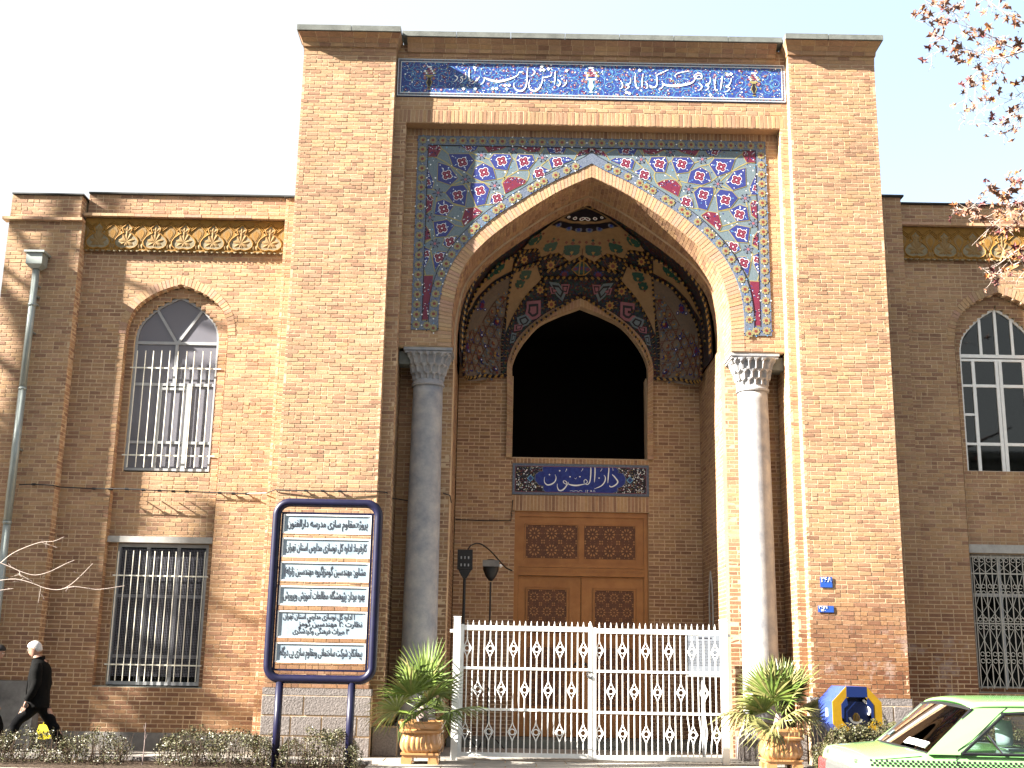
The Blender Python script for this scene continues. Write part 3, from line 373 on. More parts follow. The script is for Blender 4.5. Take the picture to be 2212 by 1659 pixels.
# granite plinth blocks under the piers
def plinth(x0,x1,y,z1,rows,parent,dep=.5,sidex=None):
    zz=0
    q=MB(); q.box(x0+.01,x1-.01,y+.012,y+dep,-.02,z1-.005,'mortar'); base=q.build('plinth',parent)
    h=z1/rows
    for k in range(rows):
        x=x0; first=True
        while x<x1-.05:
            L_=random.uniform(.38,.62) if k<rows-1 else random.uniform(.55,.9)
            nx=min(x1,x+L_); 
            if x1-nx<.2: nx=x1
            s=MB(); n=3; a,b,c0,d=x+.006,nx-.006,k*h+.006,(k+1)*h-.006
            vs=[(a,y+.03,c0),(b,y+.03,c0),(b,y+.03,d),(a,y+.03,d)]; e=.012
            vs+=[(a+e,y+random.uniform(-.008,.004),c0+e),(b-e,y+random.uniform(-.008,.004),c0+e),(b-e,y+random.uniform(-.008,.004),d-e),(a+e,y+random.uniform(-.008,.004),d-e)]
            s.add(vs,[(4,5,6,7),(0,1,5,4),(1,2,6,5),(2,3,7,6),(3,0,4,7)],'granite'); s.build('stone_block',base); x=nx
    return base
plinth(XL-.03,X0+.06,-.035,1.0,3,B); plinth(X1-.06,XR+.03,-.035,1.0,3,B)
for a,b in ((XL-.02,X0+.05),(X1-.05,XR+.02)):
    q=MB(); q.box(a,b,-.02,.3,1.003,1.117,'granite'); q.build('plinth_course',B)
plinth(X0+.065,X0+.5,.2,.5,1,B,.4); plinth(X1-.5,X1-.065,.2,.5,1,B,.4)
# level behind the piers, with the tiled frieze and the soldier course
op1=lambda z:(-2.13,5.07) if z<11.7 else None
lay(front(Y1),X0,-2.13,.5,11.70,B,'portal_wall',thick=.26); lay(front(Y1),5.07,X1,.5,11.70,B,'portal_wall',thick=.26)
soldiers(front(Y1),X0,X1,11.70,11.965,B,'soldier_course')
lay(front(Y1),X0,X1,11.965,12.225,B,'portal_wall'); lay(front(Y1),X0,X1,13.045,TOP,B,'portal_wall')
c=MB(); c.box(X0,X1,Y1+.03,Y1+.3,12.225,13.045,'mortar'); c.build('wall_core',B)
lay(facex(-2.13,1),Y1,Y2,7.3,11.7,B,'frame_reveal',thick=.05); lay(facex(5.07,-1),Y1,Y2,7.3,11.7,B,'frame_reveal',thick=.05)
lay(facex(-2.13,1),Y1,1.25,.5,7.3,B,'frame_reveal',thick=.05); lay(facex(5.07,-1),Y1,1.25,.5,7.3,B,'frame_reveal',thick=.05)
c=MB(); c.box(-2.128,5.068,Y1+.006,Y2+.02,11.690,11.699,'brick'); c.build('wall_core',B)
# corbelled eaves and concrete coping
def corbel(x0,x1,Y,out,retL=None,retR=None,dzc=0):
    mb=MB(); prof=[(12.96,0),(13.035,.006),(13.11,.012),(13.115,.045),(13.19,.06),(13.26,.13),(13.335,out)]; prof=[(a+dzc,b) for a,b in prof]
    co=MB()
    for (za,da),(zb,db) in zip(prof,prof[1:]):
        xa,xb=x0-(da*.42 if retL else 0),x1+(da*.42 if retR else 0); xc,xd=x0-(db*.42 if retL else 0),x1+(db*.42 if retR else 0)
        n=max(1,int((xb-xa)/BL)); o=random.random()*.5
        f=[0]+[min(1,(i+o)/n) for i in range(1,n)]+[1]
        for i in range(len(f)-1):
            j=.006/(xb-xa); A,Bq=xa+(xb-xa)*(f[i]+j),xa+(xb-xa)*(f[i+1]-j); C_,D=xc+(xd-xc)*(f[i]+j),xc+(xd-xc)*(f[i+1]-j)
            mb.add([(A,Y-da-.004,za+.005),(Bq,Y-da-.004,za+.005),(D,Y-db-.004,zb-.003),(C_,Y-db-.004,zb-.003),(A,Y,za+.005),(Bq,Y,za+.005),(D,Y,zb-.003),(C_,Y,zb-.003)],[(0,1,2,3),(4,5,1,0),(5,6,2,1),(7,4,0,3),(6,7,3,2)],'brick')
        co.add([(xa,Y-da+.004,za),(xb,Y-da+.004,za),(xd,Y-db+.004,zb),(xc,Y-db+.004,zb)],[(0,1,2,3)],'mortar')
        for on,xx,sg,x2 in ((retL,xa,-1,xc),(retR,xb,1,xd)):
            if on: mb.add([(xx,Y-da-.004,za),(xx,Y+.8,za),(x2,Y+.8,zb),(x2,Y-db-.004,zb)],[(0,1,2,3)],'brick')
    c=co.build('corbel',B); mb.build('brickwork',c,kind='stuff')
corbel(XL,X0,0,.23,retL=1,retR=1); corbel(X1,XR,0,.23,retL=1,retR=1); corbel(X0+.2,X1-.2,Y1,.23,dzc=.04)
def cop(xs,y,z0,z1,dep=.6,m='concrete',name='coping_slab',dz=0):
    for a,b in zip(xs,xs[1:]):
        q=MB(); dd=random.uniform(-.006,.006); q.box(a+.006,b-.006,y+dd,y+dep,z0+dd*.5,z1+dd+dz,m); q.build(name,B)
cop([XL-.12,-3.2,X0+.1],-.27,13.34,13.45); cop([X1-.1,5.95,XR+.12],-.27,13.34,13.445)
cop([X0+.1+(X1-X0-.2)*i/7 for i in range(8)],-.04,13.38,13.485)
# ---- tiled inscription frieze ----
tp=tag(MB().build('x'),'a','b'); bpy.data.objects.remove(tp)
def ribbon(mb,P,Y,m,thick=.004,cap=.0):
    """calligraphic stroke: (x,z,w) points swept on the wall plane"""
    Q=spline(P,5); L_=[];R_=[]
    for i,(x,z,w_) in enumerate(Q):
        a=Q[max(i-1,0)];b=Q[min(i+1,len(Q)-1)]; dx,dz=b[0]-a[0],b[1]-a[1]; l=math.hypot(dx,dz) or 1; nx,nz=-dz/l,dx/l; h=max(w_,.006)/2
        L_.append((x+nx*h,z+nz*h)); R_.append((x-nx*h,z-nz*h))
    for i in range(len(Q)-1):
        mb.add([(L_[i][0],Y,L_[i][1]),(R_[i][0],Y,R_[i][1]),(R_[i+1][0],Y,R_[i+1][1]),(L_[i+1][0],Y,L_[i+1][1])],[(0,1,2,3)],m)
def dia(mb,x,z,r,Y,m,rot=0): 
    mb.add([(x+r*cos(rot+PI/2*i),Y,z+r*sin(rot+PI/2*i)) for i in range(4)],[(0,1,2,3)],m)
def disc(mb,x,z,r,Y,m,n=8,rx=None,rot=0):
    mb.add([(x+r*cos(2*PI*i/n+rot),Y,z+(rx or r)*sin(2*PI*i/n+rot)) for i in range(n)],[tuple(range(n))],m)
def frame(mb,x0,x1,z0,z1,t,Y,m,y1=None):
    y1=y1 or Y+.02
    mb.box(x0,x1,Y,y1,z0,z0+t,m); mb.box(x0,x1,Y,y1,z1-t,z1,m); mb.box(x0,x0+t,Y,y1,z0+t,z1-t,m); mb.box(x1-t,x1,Y,y1,z0+t,z1-t,m)
random.seed(21)
px0,px1,pz0,pz1=-2.335,5.205,12.235,13.035
fz=MB(); fz.box(px0,px1,.215,.26,pz0,pz1,'t_navy')
fz.ms[0]=mat('frieze_ground',(.02,.025,.20),.42,.28,c2=(.05,.12,.38),scale=40)
FZ=fz.build('inscription_frieze',B)
b=MB(); frame(b,px0+.002,px1-.002,pz0+.002,pz1-.002,.075,.209,'t_border',.2149); frame(b,px0+.012,px1-.012,pz0+.012,pz1-.012,.010,.2065,'t_white',.209); frame(b,px0+.068,px1-.068,pz0+.068,pz1-.068,.010,.2065,'t_white',.209)
n=118
for i in range(n):
    x=px0+.06+(px1-px0-.12)*i/(n-1)
    for z in (pz0+.04,pz1-.04): disc(b,x,z,.013 if i%2 else .008,.2062,'t_brown' if i%2 else 't_green',6)
for i in range(1,12):
    z=pz0+.04+(pz1-pz0-.08)*i/12
    for x in (px0+.04,px1-.04): disc(b,x,z,.012,.2062,'t_brown',6)
b.build('border',FZ,kind='stuff')
a=MB()      # scrolling stems and small flowers
cx=[]
for row,zc in enumerate((12.36,12.50,12.64,12.78,12.91)):
    x=px0+.2+(row%2)*.17
    while x<px1-.15: cx.append((x+random.uniform(-.04,.04),zc+random.uniform(-.03,.03))); x+=.34
for x,z in cx:
    sg=random.choice((-1,1)); r0=random.uniform(.12,.155); ph=random.random()*6
    pts=[(x+sg*r0*(1-t*.75)*cos(ph+t*9),max(pz0+.09,min(pz1-.09,z+r0*(1-t*.75)*sin(ph+t*9))),.012) for t in [i/14 for i in range(15)]]
    ribbon(a,pts,.2135,'t_lblue')
    for q in pts[::4]: 
        m=random.choice(('t_pink','t_white','t_yel','t_pink','t_red','t_lblue','t_teal'))
        disc(a,q[0],q[1],random.uniform(.010,.02),.2120,m,5,rot=random.random())
    disc(a,x,z,.028,.2115,random.choice(('t_pink','t_red','t_blue')),6); disc(a,x,z,.009,.2110,'t_white',5)
for i in range(2200):
    x=random.uniform(px0+.09,px1-.09); z=random.uniform(pz0+.09,pz1-.09); dia(a,x,z,random.uniform(.006,.013),.2128-random.random()*.0005,random.choice(('t_white','t_lblue','t_yel','t_pink','t_navy','t_navy','t_teal')),random.random()*1.5)
a.build('arabesque',FZ,kind='stuff')
for n_,(x,z) in enumerate(VASES):
    v=MB(); big=n_==2; s=1.25 if big else 1
    for i in range(-4,5):
        for j in range(3-abs(i)//2): disc(v,x+i*.028*s,z+(.10+j*.045)*s,.02*s,.2095-.0002*j-.0001*i,['t_pink','t_red','t_pink','t_white','t_yel'][(i+j)%5],6)
    disc(v,x,z+.235*s,.05*s,.2094,'t_white',6,.018); v.prism([(x-.085*s,z+.03),(x+.085*s,z+.03),(x+.075*s,z+.065),(x-.075*s,z+.065)],.2090,.2095,'t_white' if big else 't_yel')
    c1='t_lblue' if big else 't_yel'; c2='t_white' if big else 't_black'
    for t,m,y in ((1,c1,.2090),(.68,c2,.2080)):
        v.prism([(x+dx*s*t,z-.10+ (dz+.10)*(1 if t==1 else .86)) for dx,dz in ((-.045,.028),(.045,.028),(.03,-.02),(.062,-.10),(.035,-.16),(.012,-.21),(.04,-.25),(-.04,-.25),(-.012,-.21),(-.035,-.16),(-.062,-.10),(-.03,-.02))],y,y+.001,m)
    for sx in (-1,1): disc(v,x+sx*.085*s,z-.01,.032,.2093,'t_pink',6); disc(v,x+sx*.085*s,z-.01,.012,.2090,'t_yel',5)
    v.build('vase_motif',FZ)
l=MB()
for s in CAL: ribbon(l,[(x,z,w_*.95) for x,z,w_ in s],.2068,'t_white')
for x,z in CALD: dia(l,x,z,.036,.2066,'t_white',.15)
l.build('lettering',FZ)
# ---- tiled spandrels over the great arch ----
pin=[(2.615,7.32),(2.617,7.69),(2.61,7.99),(2.55,8.435),(2.424,8.868),(2.16,9.25),(1.79,9.61),(1.26,10.02),(.68,10.416),(.17,10.68),(0,10.745)]
pout=[(2.86,7.32),(2.86,7.66),(2.856,8.13),(2.775,8.6),(2.57,9.07),(2.29,9.454),(1.867,9.874),(1.36,10.24),(.76,10.62),(.27,10.87),(0,11.02)]
tx0,tx1,tz0,tz1=-1.91,4.84,7.625,11.545
hole_t=recthole(tx0,tx1,tz0,tz1); hole_a=archhole(XA,spline(pout,4),0)
lay(front(Y2),-2.13,XA,7.32,11.545,B,'spandrel_wall',holes=[hole_t,hole_a],thick=.25); lay(front(Y2),XA,5.07,7.32,11.545,B,'spandrel_wall',holes=[hole_t,hole_a],thick=.25)
soldiers(front(Y2),-2.13,5.07,11.545,11.70,B,'soldier_course')
ring(XA,pin,pout,Y2,Y2+.25,B,'great_arch')
# backing of the tile field (wall core with the arch cut out) and the glazed ground
def arched_plate(x0,x1,z0,z1,cx,prof,Y,Yb,m,mb=None,n=64):
    mb=mb or MB(); pr=sorted([(z,dx) for dx,z in spline(prof,6)]); za=pr[-1][0]
    zs=[z0+(za-z0)*i/n for i in range(n+1)]
    for a,b in zip(zs,zs[1:]):
        wa,wb=lerp(a,pr),(lerp(b,pr) if b<za-.001 else 0)
        mb.prism([(x0,a),(cx-wa,a),(cx-wb,b),(x0,b)],Y,Yb,m); mb.prism([(cx+wa,a),(x1,a),(x1,b),(cx+wb,b)],Y,Yb,m)
    if z1>za: mb.box(x0,x1,Y,Yb,za,z1,m)
    return mb
TP=arched_plate(tx0,tx1,tz0,tz1,XA,pout,Y2-.006,Y2+.2,'t_teal').build('tile_panel',B)
def off(poly,s):
    cx_=sum(p[0] for p in poly)/len(poly); cz=sum(p[1] for p in poly)/len(poly)
    return [(cx_+(x-cx_)*s,cz+(z-cz)*s) for x,z in poly]
def insetd(poly,d):
    cx_=sum(p[0] for p in poly)/len(poly); cz=sum(p[1] for p in poly)/len(poly); o=[]
    for x,z in poly:
        l=math.hypot(x-cx_,z-cz) or 1; o.append((x-(x-cx_)/l*d,z-(z-cz)/l*d))
    return o
for sgn in (1,-1):
    mx=(lambda x:x) if sgn==1 else (lambda x:2*XA-x)
    ln=MB()
    for P in SP['line']: ribbon(ln,[(mx(x),z,.022) for x,z in P],Y2-.0085,'t_yel')
    fl=MB(); rnd=random.Random(4)
    # pale blossom on the teal ground
    prs=sorted([(z,dx) for dx,z in pout])
    for i in range(1100):
        x=rnd.uniform(tx0+.2,XA); z=rnd.uniform(7.7,11.32)
        if abs(x-XA)<lerp(z,prs)+.2 and z<11.02+.15: continue
        dia(fl,mx(x),z,rnd.uniform(.009,.021),Y2-.0072,rnd.choice(('t_white','t_border','t_white','t_border','t_blue','t_teal','t_lblue')),rnd.random()*1.5)
    for P in SP['star']:
        x,z=mx(P[0]),P[1]
        disc(fl,x,z,.095,Y2-.0088,'t_border',5,rot=.3); 
        for q in range(6):
            an=q*PI/3+.2; ribbon(fl,[(x+.02*cos(an),z+.02*sin(an),.012),(x+.075*cos(an),z+.075*sin(an),.012)],Y2-.0095,'t_black'); dia(fl,x+.085*cos(an),z+.085*sin(an),.016,Y2-.0097,'t_black')
        disc(fl,x,z,.028,Y2-.0100,'t_pink',6)
    ln.build('straw_line',TP,kind='stuff'); fl.build('blossom',TP,kind='stuff')
    for kind,m in (('blue','t_blue'),('red','t_red')):
        for P in SP[kind]:
            P=[(mx(x),z) for x,z in P]; t=MB()
            t.prism(P,Y2-.0105,Y2-.004,'t_yel',back=False); I=insetd(P,.016); t.prism(I,Y2-.0125,Y2-.0105,m,back=False)
            cx_=sum(p[0] for p in P)/len(P); cz=sum(p[1] for p in P)/len(P); w_=max(p[0] for p in P)-min(p[0] for p in P); h_=max(p[1] for p in P)-min(p[1] for p in P)
            for i in range(int(30 if kind=='blue' else 110)):
                an=rnd.random()*6.28; rr=rnd.uniform(.25,.80); j=rnd.randrange(len(P)); e=P[j]
                x=cx_+(e[0]-cx_)*rr+rnd.uniform(-.01,.01); z=cz+(e[1]-cz)*rr
                dia(t,x,z,rnd.uniform(.007,.014),Y2-.0128-.0001*(i%3),rnd.choice(('t_white','t_lblue','t_white') if kind=='blue' else ('t_white','t_pink','t_white','t_black','t_black','t_blue','t_blue')),an)
            t.build('tile_medallion',TP)
    for L_,s in ((SP['flower'],1),(SP['smallfl'],.7)):
        t=MB()
        for x,z in L_:
            x=mx(x)
            for q in range(4):
                an=PI/4+q*PI/2+.3*sgn; px_,pz_=x+.058*s*cos(an),z+.058*s*sin(an)
                disc(t,px_,pz_,.054*s,Y2-.0135,'t_white',9); disc(t,px_,pz_,.0465*s,Y2-.0140-.0001*q,'t_red',8); disc(t,px_,pz_,.014*s,Y2-.0150,'t_pink',5)
            disc(t,x,z,.014*s,Y2-.0155,'t_white',5)
        t.build('flower',TP,kind='stuff')
# running border of sunflower rosettes
bd=MB(); w_=.2
frame(bd,tx0+.003,tx1-.003,tz0+.003,tz1-.003,w_,Y2-.019,'t_border',Y2-.006)
bd.v,bd.f,bd.m=[],[],[]
bd.box(tx0+.003,tx1-.003,Y2-.019,Y2-.006,tz1-w_,tz1-.003,'t_border'); bd.box(tx0+.003,tx0+w_,Y2-.019,Y2-.006,tz0+.003,tz1-w_,'t_border'); bd.box(tx1-w_,tx1-.003,Y2-.019,Y2-.006,tz0+.003,tz1-w_,'t_border')
for sgn in (-1,1):
    e=XA+sgn*2.87; o_=tx0+w_ if sgn<0 else tx1-w_; bd.box(min(e,o_),max(e,o_),Y2-.019,Y2-.006,tz0+.003,tz0+.17,'t_border')
PO=spline(pout,5); SO=arclen(PO); ros=[]
def offp(i,d):
    a=PO[max(i-1,0)];b=PO[min(i+1,len(PO)-1)]; dx,dz=b[0]-a[0],b[1]-a[1]; l=math.hypot(dx,dz); return (max(0,PO[i][0]+dz/l*d),PO[i][1]-dx/l*d)
for sgn in (-1,1):
    for i in range(len(PO)-1):
        a,b=offp(i,.003),offp(i+1,.003); c_,d_=offp(i+1,.185),offp(i,.185)
        if a[1]<tz0: continue
        if i+1==len(PO)-1: b=(0,PO[-1][1]+.003); c_=(0,PO[-1][1]+.24)
        bd.prism([(XA+sgn*x,z) for x,z in (a,b,c_,d_)],Y2-.0195,Y2-.006,'t_border')
        a,d_=offp(i,.183),offp(i,.195); b,c_=offp(i+1,.183),offp(i+1,.195)
        if i+1==len(PO)-1: b=(0,PO[-1][1]+.235); c_=(0,PO[-1][1]+.25)
        bd.prism([(XA+sgn*x,z) for x,z in (a,b,c_,d_)],Y2-.0205,Y2-.006,'t_black')
    n=int((SO[-1]-.4)/.195)
    for k in range(n):
        t=.42+k*(SO[-1]-.5)/n; 
        for i in range(len(PO)-1):
            if SO[i]<=t<SO[i+1]: 
                q=offp(i,.095); ros.append((XA+sgn*q[0],q[1])); break
n=34
ros+=[(tx0+.1+(tx1-tx0-.2)*i/n,tz1-.1) for i in range(n+1)]
n=19
for i in range(1,n+1):
    z=tz1-.1-(tz1-tz0-.2)*i/n; ros+=[(tx0+.1,z),(tx1-.1,z)]
ros+=[(tx0+.3,tz0+.085),(tx1-.3,tz0+.085)]
for a,b,c_,d_ in ((tx0+w_-.004,tx0+w_+.01,tz0+.17,tz1-w_),(tx1-w_-.01,tx1-w_+.004,tz0+.17,tz1-w_),(tx0+w_,tx1-w_,tz1-w_-.006,tz1-w_+.008)): bd.box(a,b,Y2-.0215,Y2-.006,c_,d_,'t_black')
rnd=random.Random(9)
for x,z in ros:
    for dx,dz in ((.095,.0),(0,.095),(-.095,0),(0,-.095)):
        if rnd.random()<.8: dia(bd,x+dx+rnd.uniform(-.01,.01),z+dz,.016,Y2-.0218,rnd.choice(('t_white','t_black','t_lblue','t_navy')))
BD=bd.build('tile_border',B)
rm=MB()
pts=[]
for i in range(24): a=2*PI*i/24; r_=.074 if i%3!=1 else .058; pts.append((r_*cos(a),r_*sin(a)))
rm.prism(pts,-.0045,0,'t_yel',back=False); 
for q in range(8): disc(rm,.05*cos(q*PI/4),.05*sin(q*PI/4),.009,-.0055,'t_border',5)
disc(rm,0,0,.033,-.0060,'t_brown',8); disc(rm,0,0,.01,-.0068,'t_red',6)
rme=rm.mesh('rosette')
for x,z in ros: o=link('rosette',rme,BD); o.location=(x,Y2-.0215,z)
# ---- intrados of the great arch ----
PI_=spline(pin,6); SI=arclen(PI_)
it=MB(); itc=MB()
for sgn in (-1,1):
    n=int(SI[-1]/.0765)
    for k in range(n):
        t0,t1=SI[-1]*k/n,SI[-1]*(k+1)/n; a,b=along(PI_,SI,t0),along(PI_,SI,t1)
        for (ya,yb,off_) in ((Y2,1.42,0),(1.42,1.86,.045)):
            def q(p,y,d):
                l=math.hypot(p[0],p[1]-7.5) or 1; s=1-(off_+d)/l
                return (XA+sgn*p[0]*s,y,7.5+(p[1]-7.5)*s) if p[1]>7.5 else (XA+sgn*(p[0]-off_-d),y,p[1])
            itc.add([q(a,ya,0),q(b,ya,0),q(b,yb,0),q(a,yb,0)],[(0,1,2,3)],'mortar')
            if off_: itc.add([q(a,ya,0),q(b,ya,0),q(b,ya,-off_-.01),q(a,ya,-off_-.01)],[(0,1,2,3)],'mortar')
            m=max(2,int((yb-ya)/BL)); o_=(k%2)*.5
            ys=[ya]+[ya+(yb-ya)*(i+o_)/m for i in range(1 if not o_ else 0,m)]+[yb]
            for y0_,y1_ in zip(ys,ys[1:]):
                if y1_-y0_<.03: continue
                aa=along(PI_,SI,t0+.004); bb=along(PI_,SI,t1-.004); d=.008+random.uniform(-.002,.002)
                it.add([q(aa,y0_+.006,d),q(bb,y0_+.006,d),q(bb,y1_-.006,d),q(aa,y1_-.006,d),q(aa,y0_+.006,0),q(bb,y0_+.006,0),q(bb,y1_-.006,0),q(aa,y1_-.006,0)],[(0,1,2,3),(0,4,5,1),(1,5,6,2),(2,6,7,3),(3,7,4,0)],'brick')
ic=itc.build('arch_soffit',B); it.build('brickwork',ic,kind='stuff')
# underside of the springer blocks, jambs behind the columns
for s in (-1,1):
    xa=XA+s*2.615; xb=-2.13 if s<0 else 5.07; a,b=min(xa,xb),max(xa,xb)
    q=MB(); q.box(a,b,Y2+.02,1.9,7.305,7.33,'mortar'); q.box(a+.1,b-.1,Y2+.26,1.9,7.33,11.6,'mortar'); q.build('springer_block',B)
    lay(front(1.2),a if s<0 else a-.02,b if s>0 else b+.02,0.02,7.3,B,'portal_jamb',thick=.6)
    # concrete tie from the pier to the capital
    q=MB(); 
    if s<0: q.box(-2.12,-1.85,.62,.95,7.0,7.24,'concrete')
    else: q.box(4.82,5.06,.62,.95,7.0,7.24,'concrete')
    q.build('tie_beam',B)
lay(facex(XA-2.615,1),1.2,3.8,.02,7.57,B,'portal_side_wall',thick=.3)
lay(facex(XA+2.53,-1),1.2,3.8,.02,7.57,B,'portal_side_wall',thick=.3)
c=MB(); c.box(XL+.1,XR-.1,.55,9,13.1,13.32,'mortar'); c.box(-2.3,5.2,8.6,9,0,13.3,'mortar'); c.box(-3.4,XA-2.9,1.75,8.9,7.4,13.3,'mortar'); c.box(XA+2.9,6.2,1.75,8.9,7.4,13.3,'mortar'); c.box(XA-2.9,XA+2.9,1.95,8.9,11.0,13.3,'mortar'); c.build('roof_slab',B)
# ---- columns ----
def se_ring(hw,n_,z,cx,cy,N,f=None):   # superellipse ring
    out=[]
    for i in range(N):
        a=2*PI*i/N; r=(abs(cos(a))**n_+abs(sin(a))**n_)**(-1/n_)*hw*(f(a) if f else 1)
        out.append((cx+r*cos(a),cy+r*sin(a),z))
    return out
def column(cx,cy):
    C=bpy.data.objects.new('column',None); col.objects.link(C); C.parent=B; C.location=(0,0,0)
    s=MB(); secs=[]
    for i in range(30):
        z=.62+6.03*i/29; r=.325-.048*(i/29)**1.3+random.uniform(-.0015,.0015); secs.append([(cx+(r+random.uniform(-.002,.002))*cos(2*PI*j/32),cy+r*sin(2*PI*j/32),z) for j in range(32)])
    s.rings(secs,'column'); s.build('shaft',C,smooth=True)
    b=MB(); b.box(cx-.42,cx+.42,cy-.38,cy+.38,0,.4,'granite'); b.rings([se_ring(h,2.2,z,cx,cy,32) for h,z in ((.38,.4),(.40,.46),(.38,.52),(.34,.56),(.335,.64))],'column'); b.build('base',C)
    k=MB()
    tiers=[(6.66,6.72,.285,.30,2.1,0),(6.72,6.84,.30,.31,2.2,0),(6.84,7.00,.33,.36,2.6,1),(7.00,7.20,.385,.425,3.4,0)]
    N=96
    for (za,zb,ra,rb,n_,ph) in tiers[1:]:
        cells=16 if n_<3 else 20
        secs=[]
        for j in range(9):
            t=j/8; z=za+(zb-za)*t
            def f(a,t=t,cells=cells,ph=ph):
                u=(a/(2*PI)*cells+ph*.5)%1; d=abs(u-.5)*2           # 0 at cell middle, 1 at the rib
                arch=max(0,1-max(0,t-.35*(1-d))*0)                   # niches cut back under pointed heads
                depth=.16*(1-d**3)*(1 if t<.78-.5*d*d else max(0,1-(t-(.78-.5*d*d))*6))
                return 1-depth
            secs.append(se_ring(ra+(rb-ra)*t,n_,z,cx,cy,N,f))
        k.rings(secs,'column')
    k.rings([se_ring(r,n_,z,cx,cy,48) for r,n_,z in ((.275,2,6.60),(.305,2,6.61),(.31,2,6.645),(.30,2,6.655),(.275,2.05,6.72))],'column')
    k.box(cx-.435,cx+.435,cy-.30,cy+.38,7.2,7.245,'column'); k.box(cx-.455,cx+.455,cy-.32,cy+.4,7.248,7.303,'column')
    k.build('capital',C)
column(-1.575,.84); column(4.52,.84)
# ---- vault of the portal ----
XC=1.45;FY=1.85;DY=1.93
ZP=[(7.4,2.51),(8.1,2.51),(8.6,2.45),(9.05,2.30),(9.51,1.96),(10.0,1.46),(10.455,.82),(10.685,.30),(10.76,0)]
ZH=[(7.4,1),(9.3,.98),(9.8,.87),(10.2,.68),(10.5,.45),(10.66,.25),(10.76,0)]
NP=[(7.4,6),(9,4.5),(9.6,3),(10.2,2.3),(10.76,2)]
vb=MB(); NA=96
def hol(x,z): # doorway arch in the back wall
    return abs(x-XC)<lerp(z,sorted([(zz,dx) for dx,zz in [(1.5,7.3),(1.55,7.66),(1.51,7.96),(1.36,8.35),(1.06,8.69),(.64,9.03),(0,9.297)]])) and z<9.29
zs=[7.55+(10.76-7.55)*(i/60) for i in range(61)]
G=[]
for z in zs:
    w_,d_,n_=lerp(z,ZP)+.004,DY*lerp(z,ZH)+.004,lerp(z,NP); row=[]
    for j in range(NA+1):
        a=PI*j/NA; ca,sa=cos(a),sin(a); r=(abs(ca)**n_+abs(sa)**n_)**(-1/n_) ; row.append((XC+w_*ca*r,FY+d_*sa*r,z))
    G.append(row)
vs=[v for r in G for v in r]; fs=[]
for i in range(60):
    for j in range(NA):
        x=(G[i][j][0]+G[i][j+1][0])/2; z=(zs[i]+zs[i+1])/2
        if G[i][j][1]>3.3 and hol(x,z): continue
        fs.append((i*(NA+1)+j,i*(NA+1)+j+1,(i+1)*(NA+1)+j+1,(i+1)*(NA+1)+j))
M['mosaic']=bpy.data.materials.new('dark_mosaic'); m=M['mosaic']; m.use_nodes=True; n=m.node_tree; b=n.nodes['Principled BSDF']; b.inputs['Roughness'].default_value=.45; b.inputs['Specular IOR Level'].default_value=.2
g=n.nodes.new('ShaderNodeNewGeometry'); v=n.nodes.new('ShaderNodeTexVoronoi'); v.inputs['Scale'].default_value=30; r=n.nodes.new('ShaderNodeValToRGB'); r.color_ramp.interpolation='CONSTANT'
n.links.new(g.outputs['Position'],v.inputs['Vector']); n.links.new(v.outputs['Color'],r.inputs[0]); n.links.new(r.outputs[0],b.inputs['Base Color'])
for i,(p_,c_) in enumerate([(0,(.02,.02,.05)),(.25,(.06,.012,.012)),(.42,(.012,.035,.03)),(.58,(.11,.065,.02)),(.64,(.012,.012,.02)),(.86,(.03,.05,.06))]):
    x=r.color_ramp.elements[i] if i<2 else r.color_ramp.elements.new(p_); x.position=p_; x.color=(*c_,1)
vb.add(vs,fs,'mosaic'); V=vb.build('portal_vault',B)
def toward(p,d):
    q=Vector((XC,FY-.6,8.6))-Vector(p); q.normalize(); return Vector(p)+q*d
def ins_(p):
    w_,d_,n_=lerp(p[2],ZP),DY*lerp(p[2],ZH),lerp(p[2],NP)
    if w_<.001 or d_<.001 or p[2]>10.76: return False
    return (abs(p[0]-XC)/w_)**n_+(max(0,p[1]-FY)/d_)**n_<1
def snap(p):
    c0=Vector((XC,FY-.6,8.6)); d=(Vector(p)-c0); a,b=.5,1.6
    if p[1]<=FY+.02: return Vector(p)
    for _ in range(16):
        m_=(a+b)/2
        if ins_(c0+d*m_): a=m_
        else: b=m_
    return c0+d*a
def mir(p): return (2*XC-p[0],p[1],p[2])
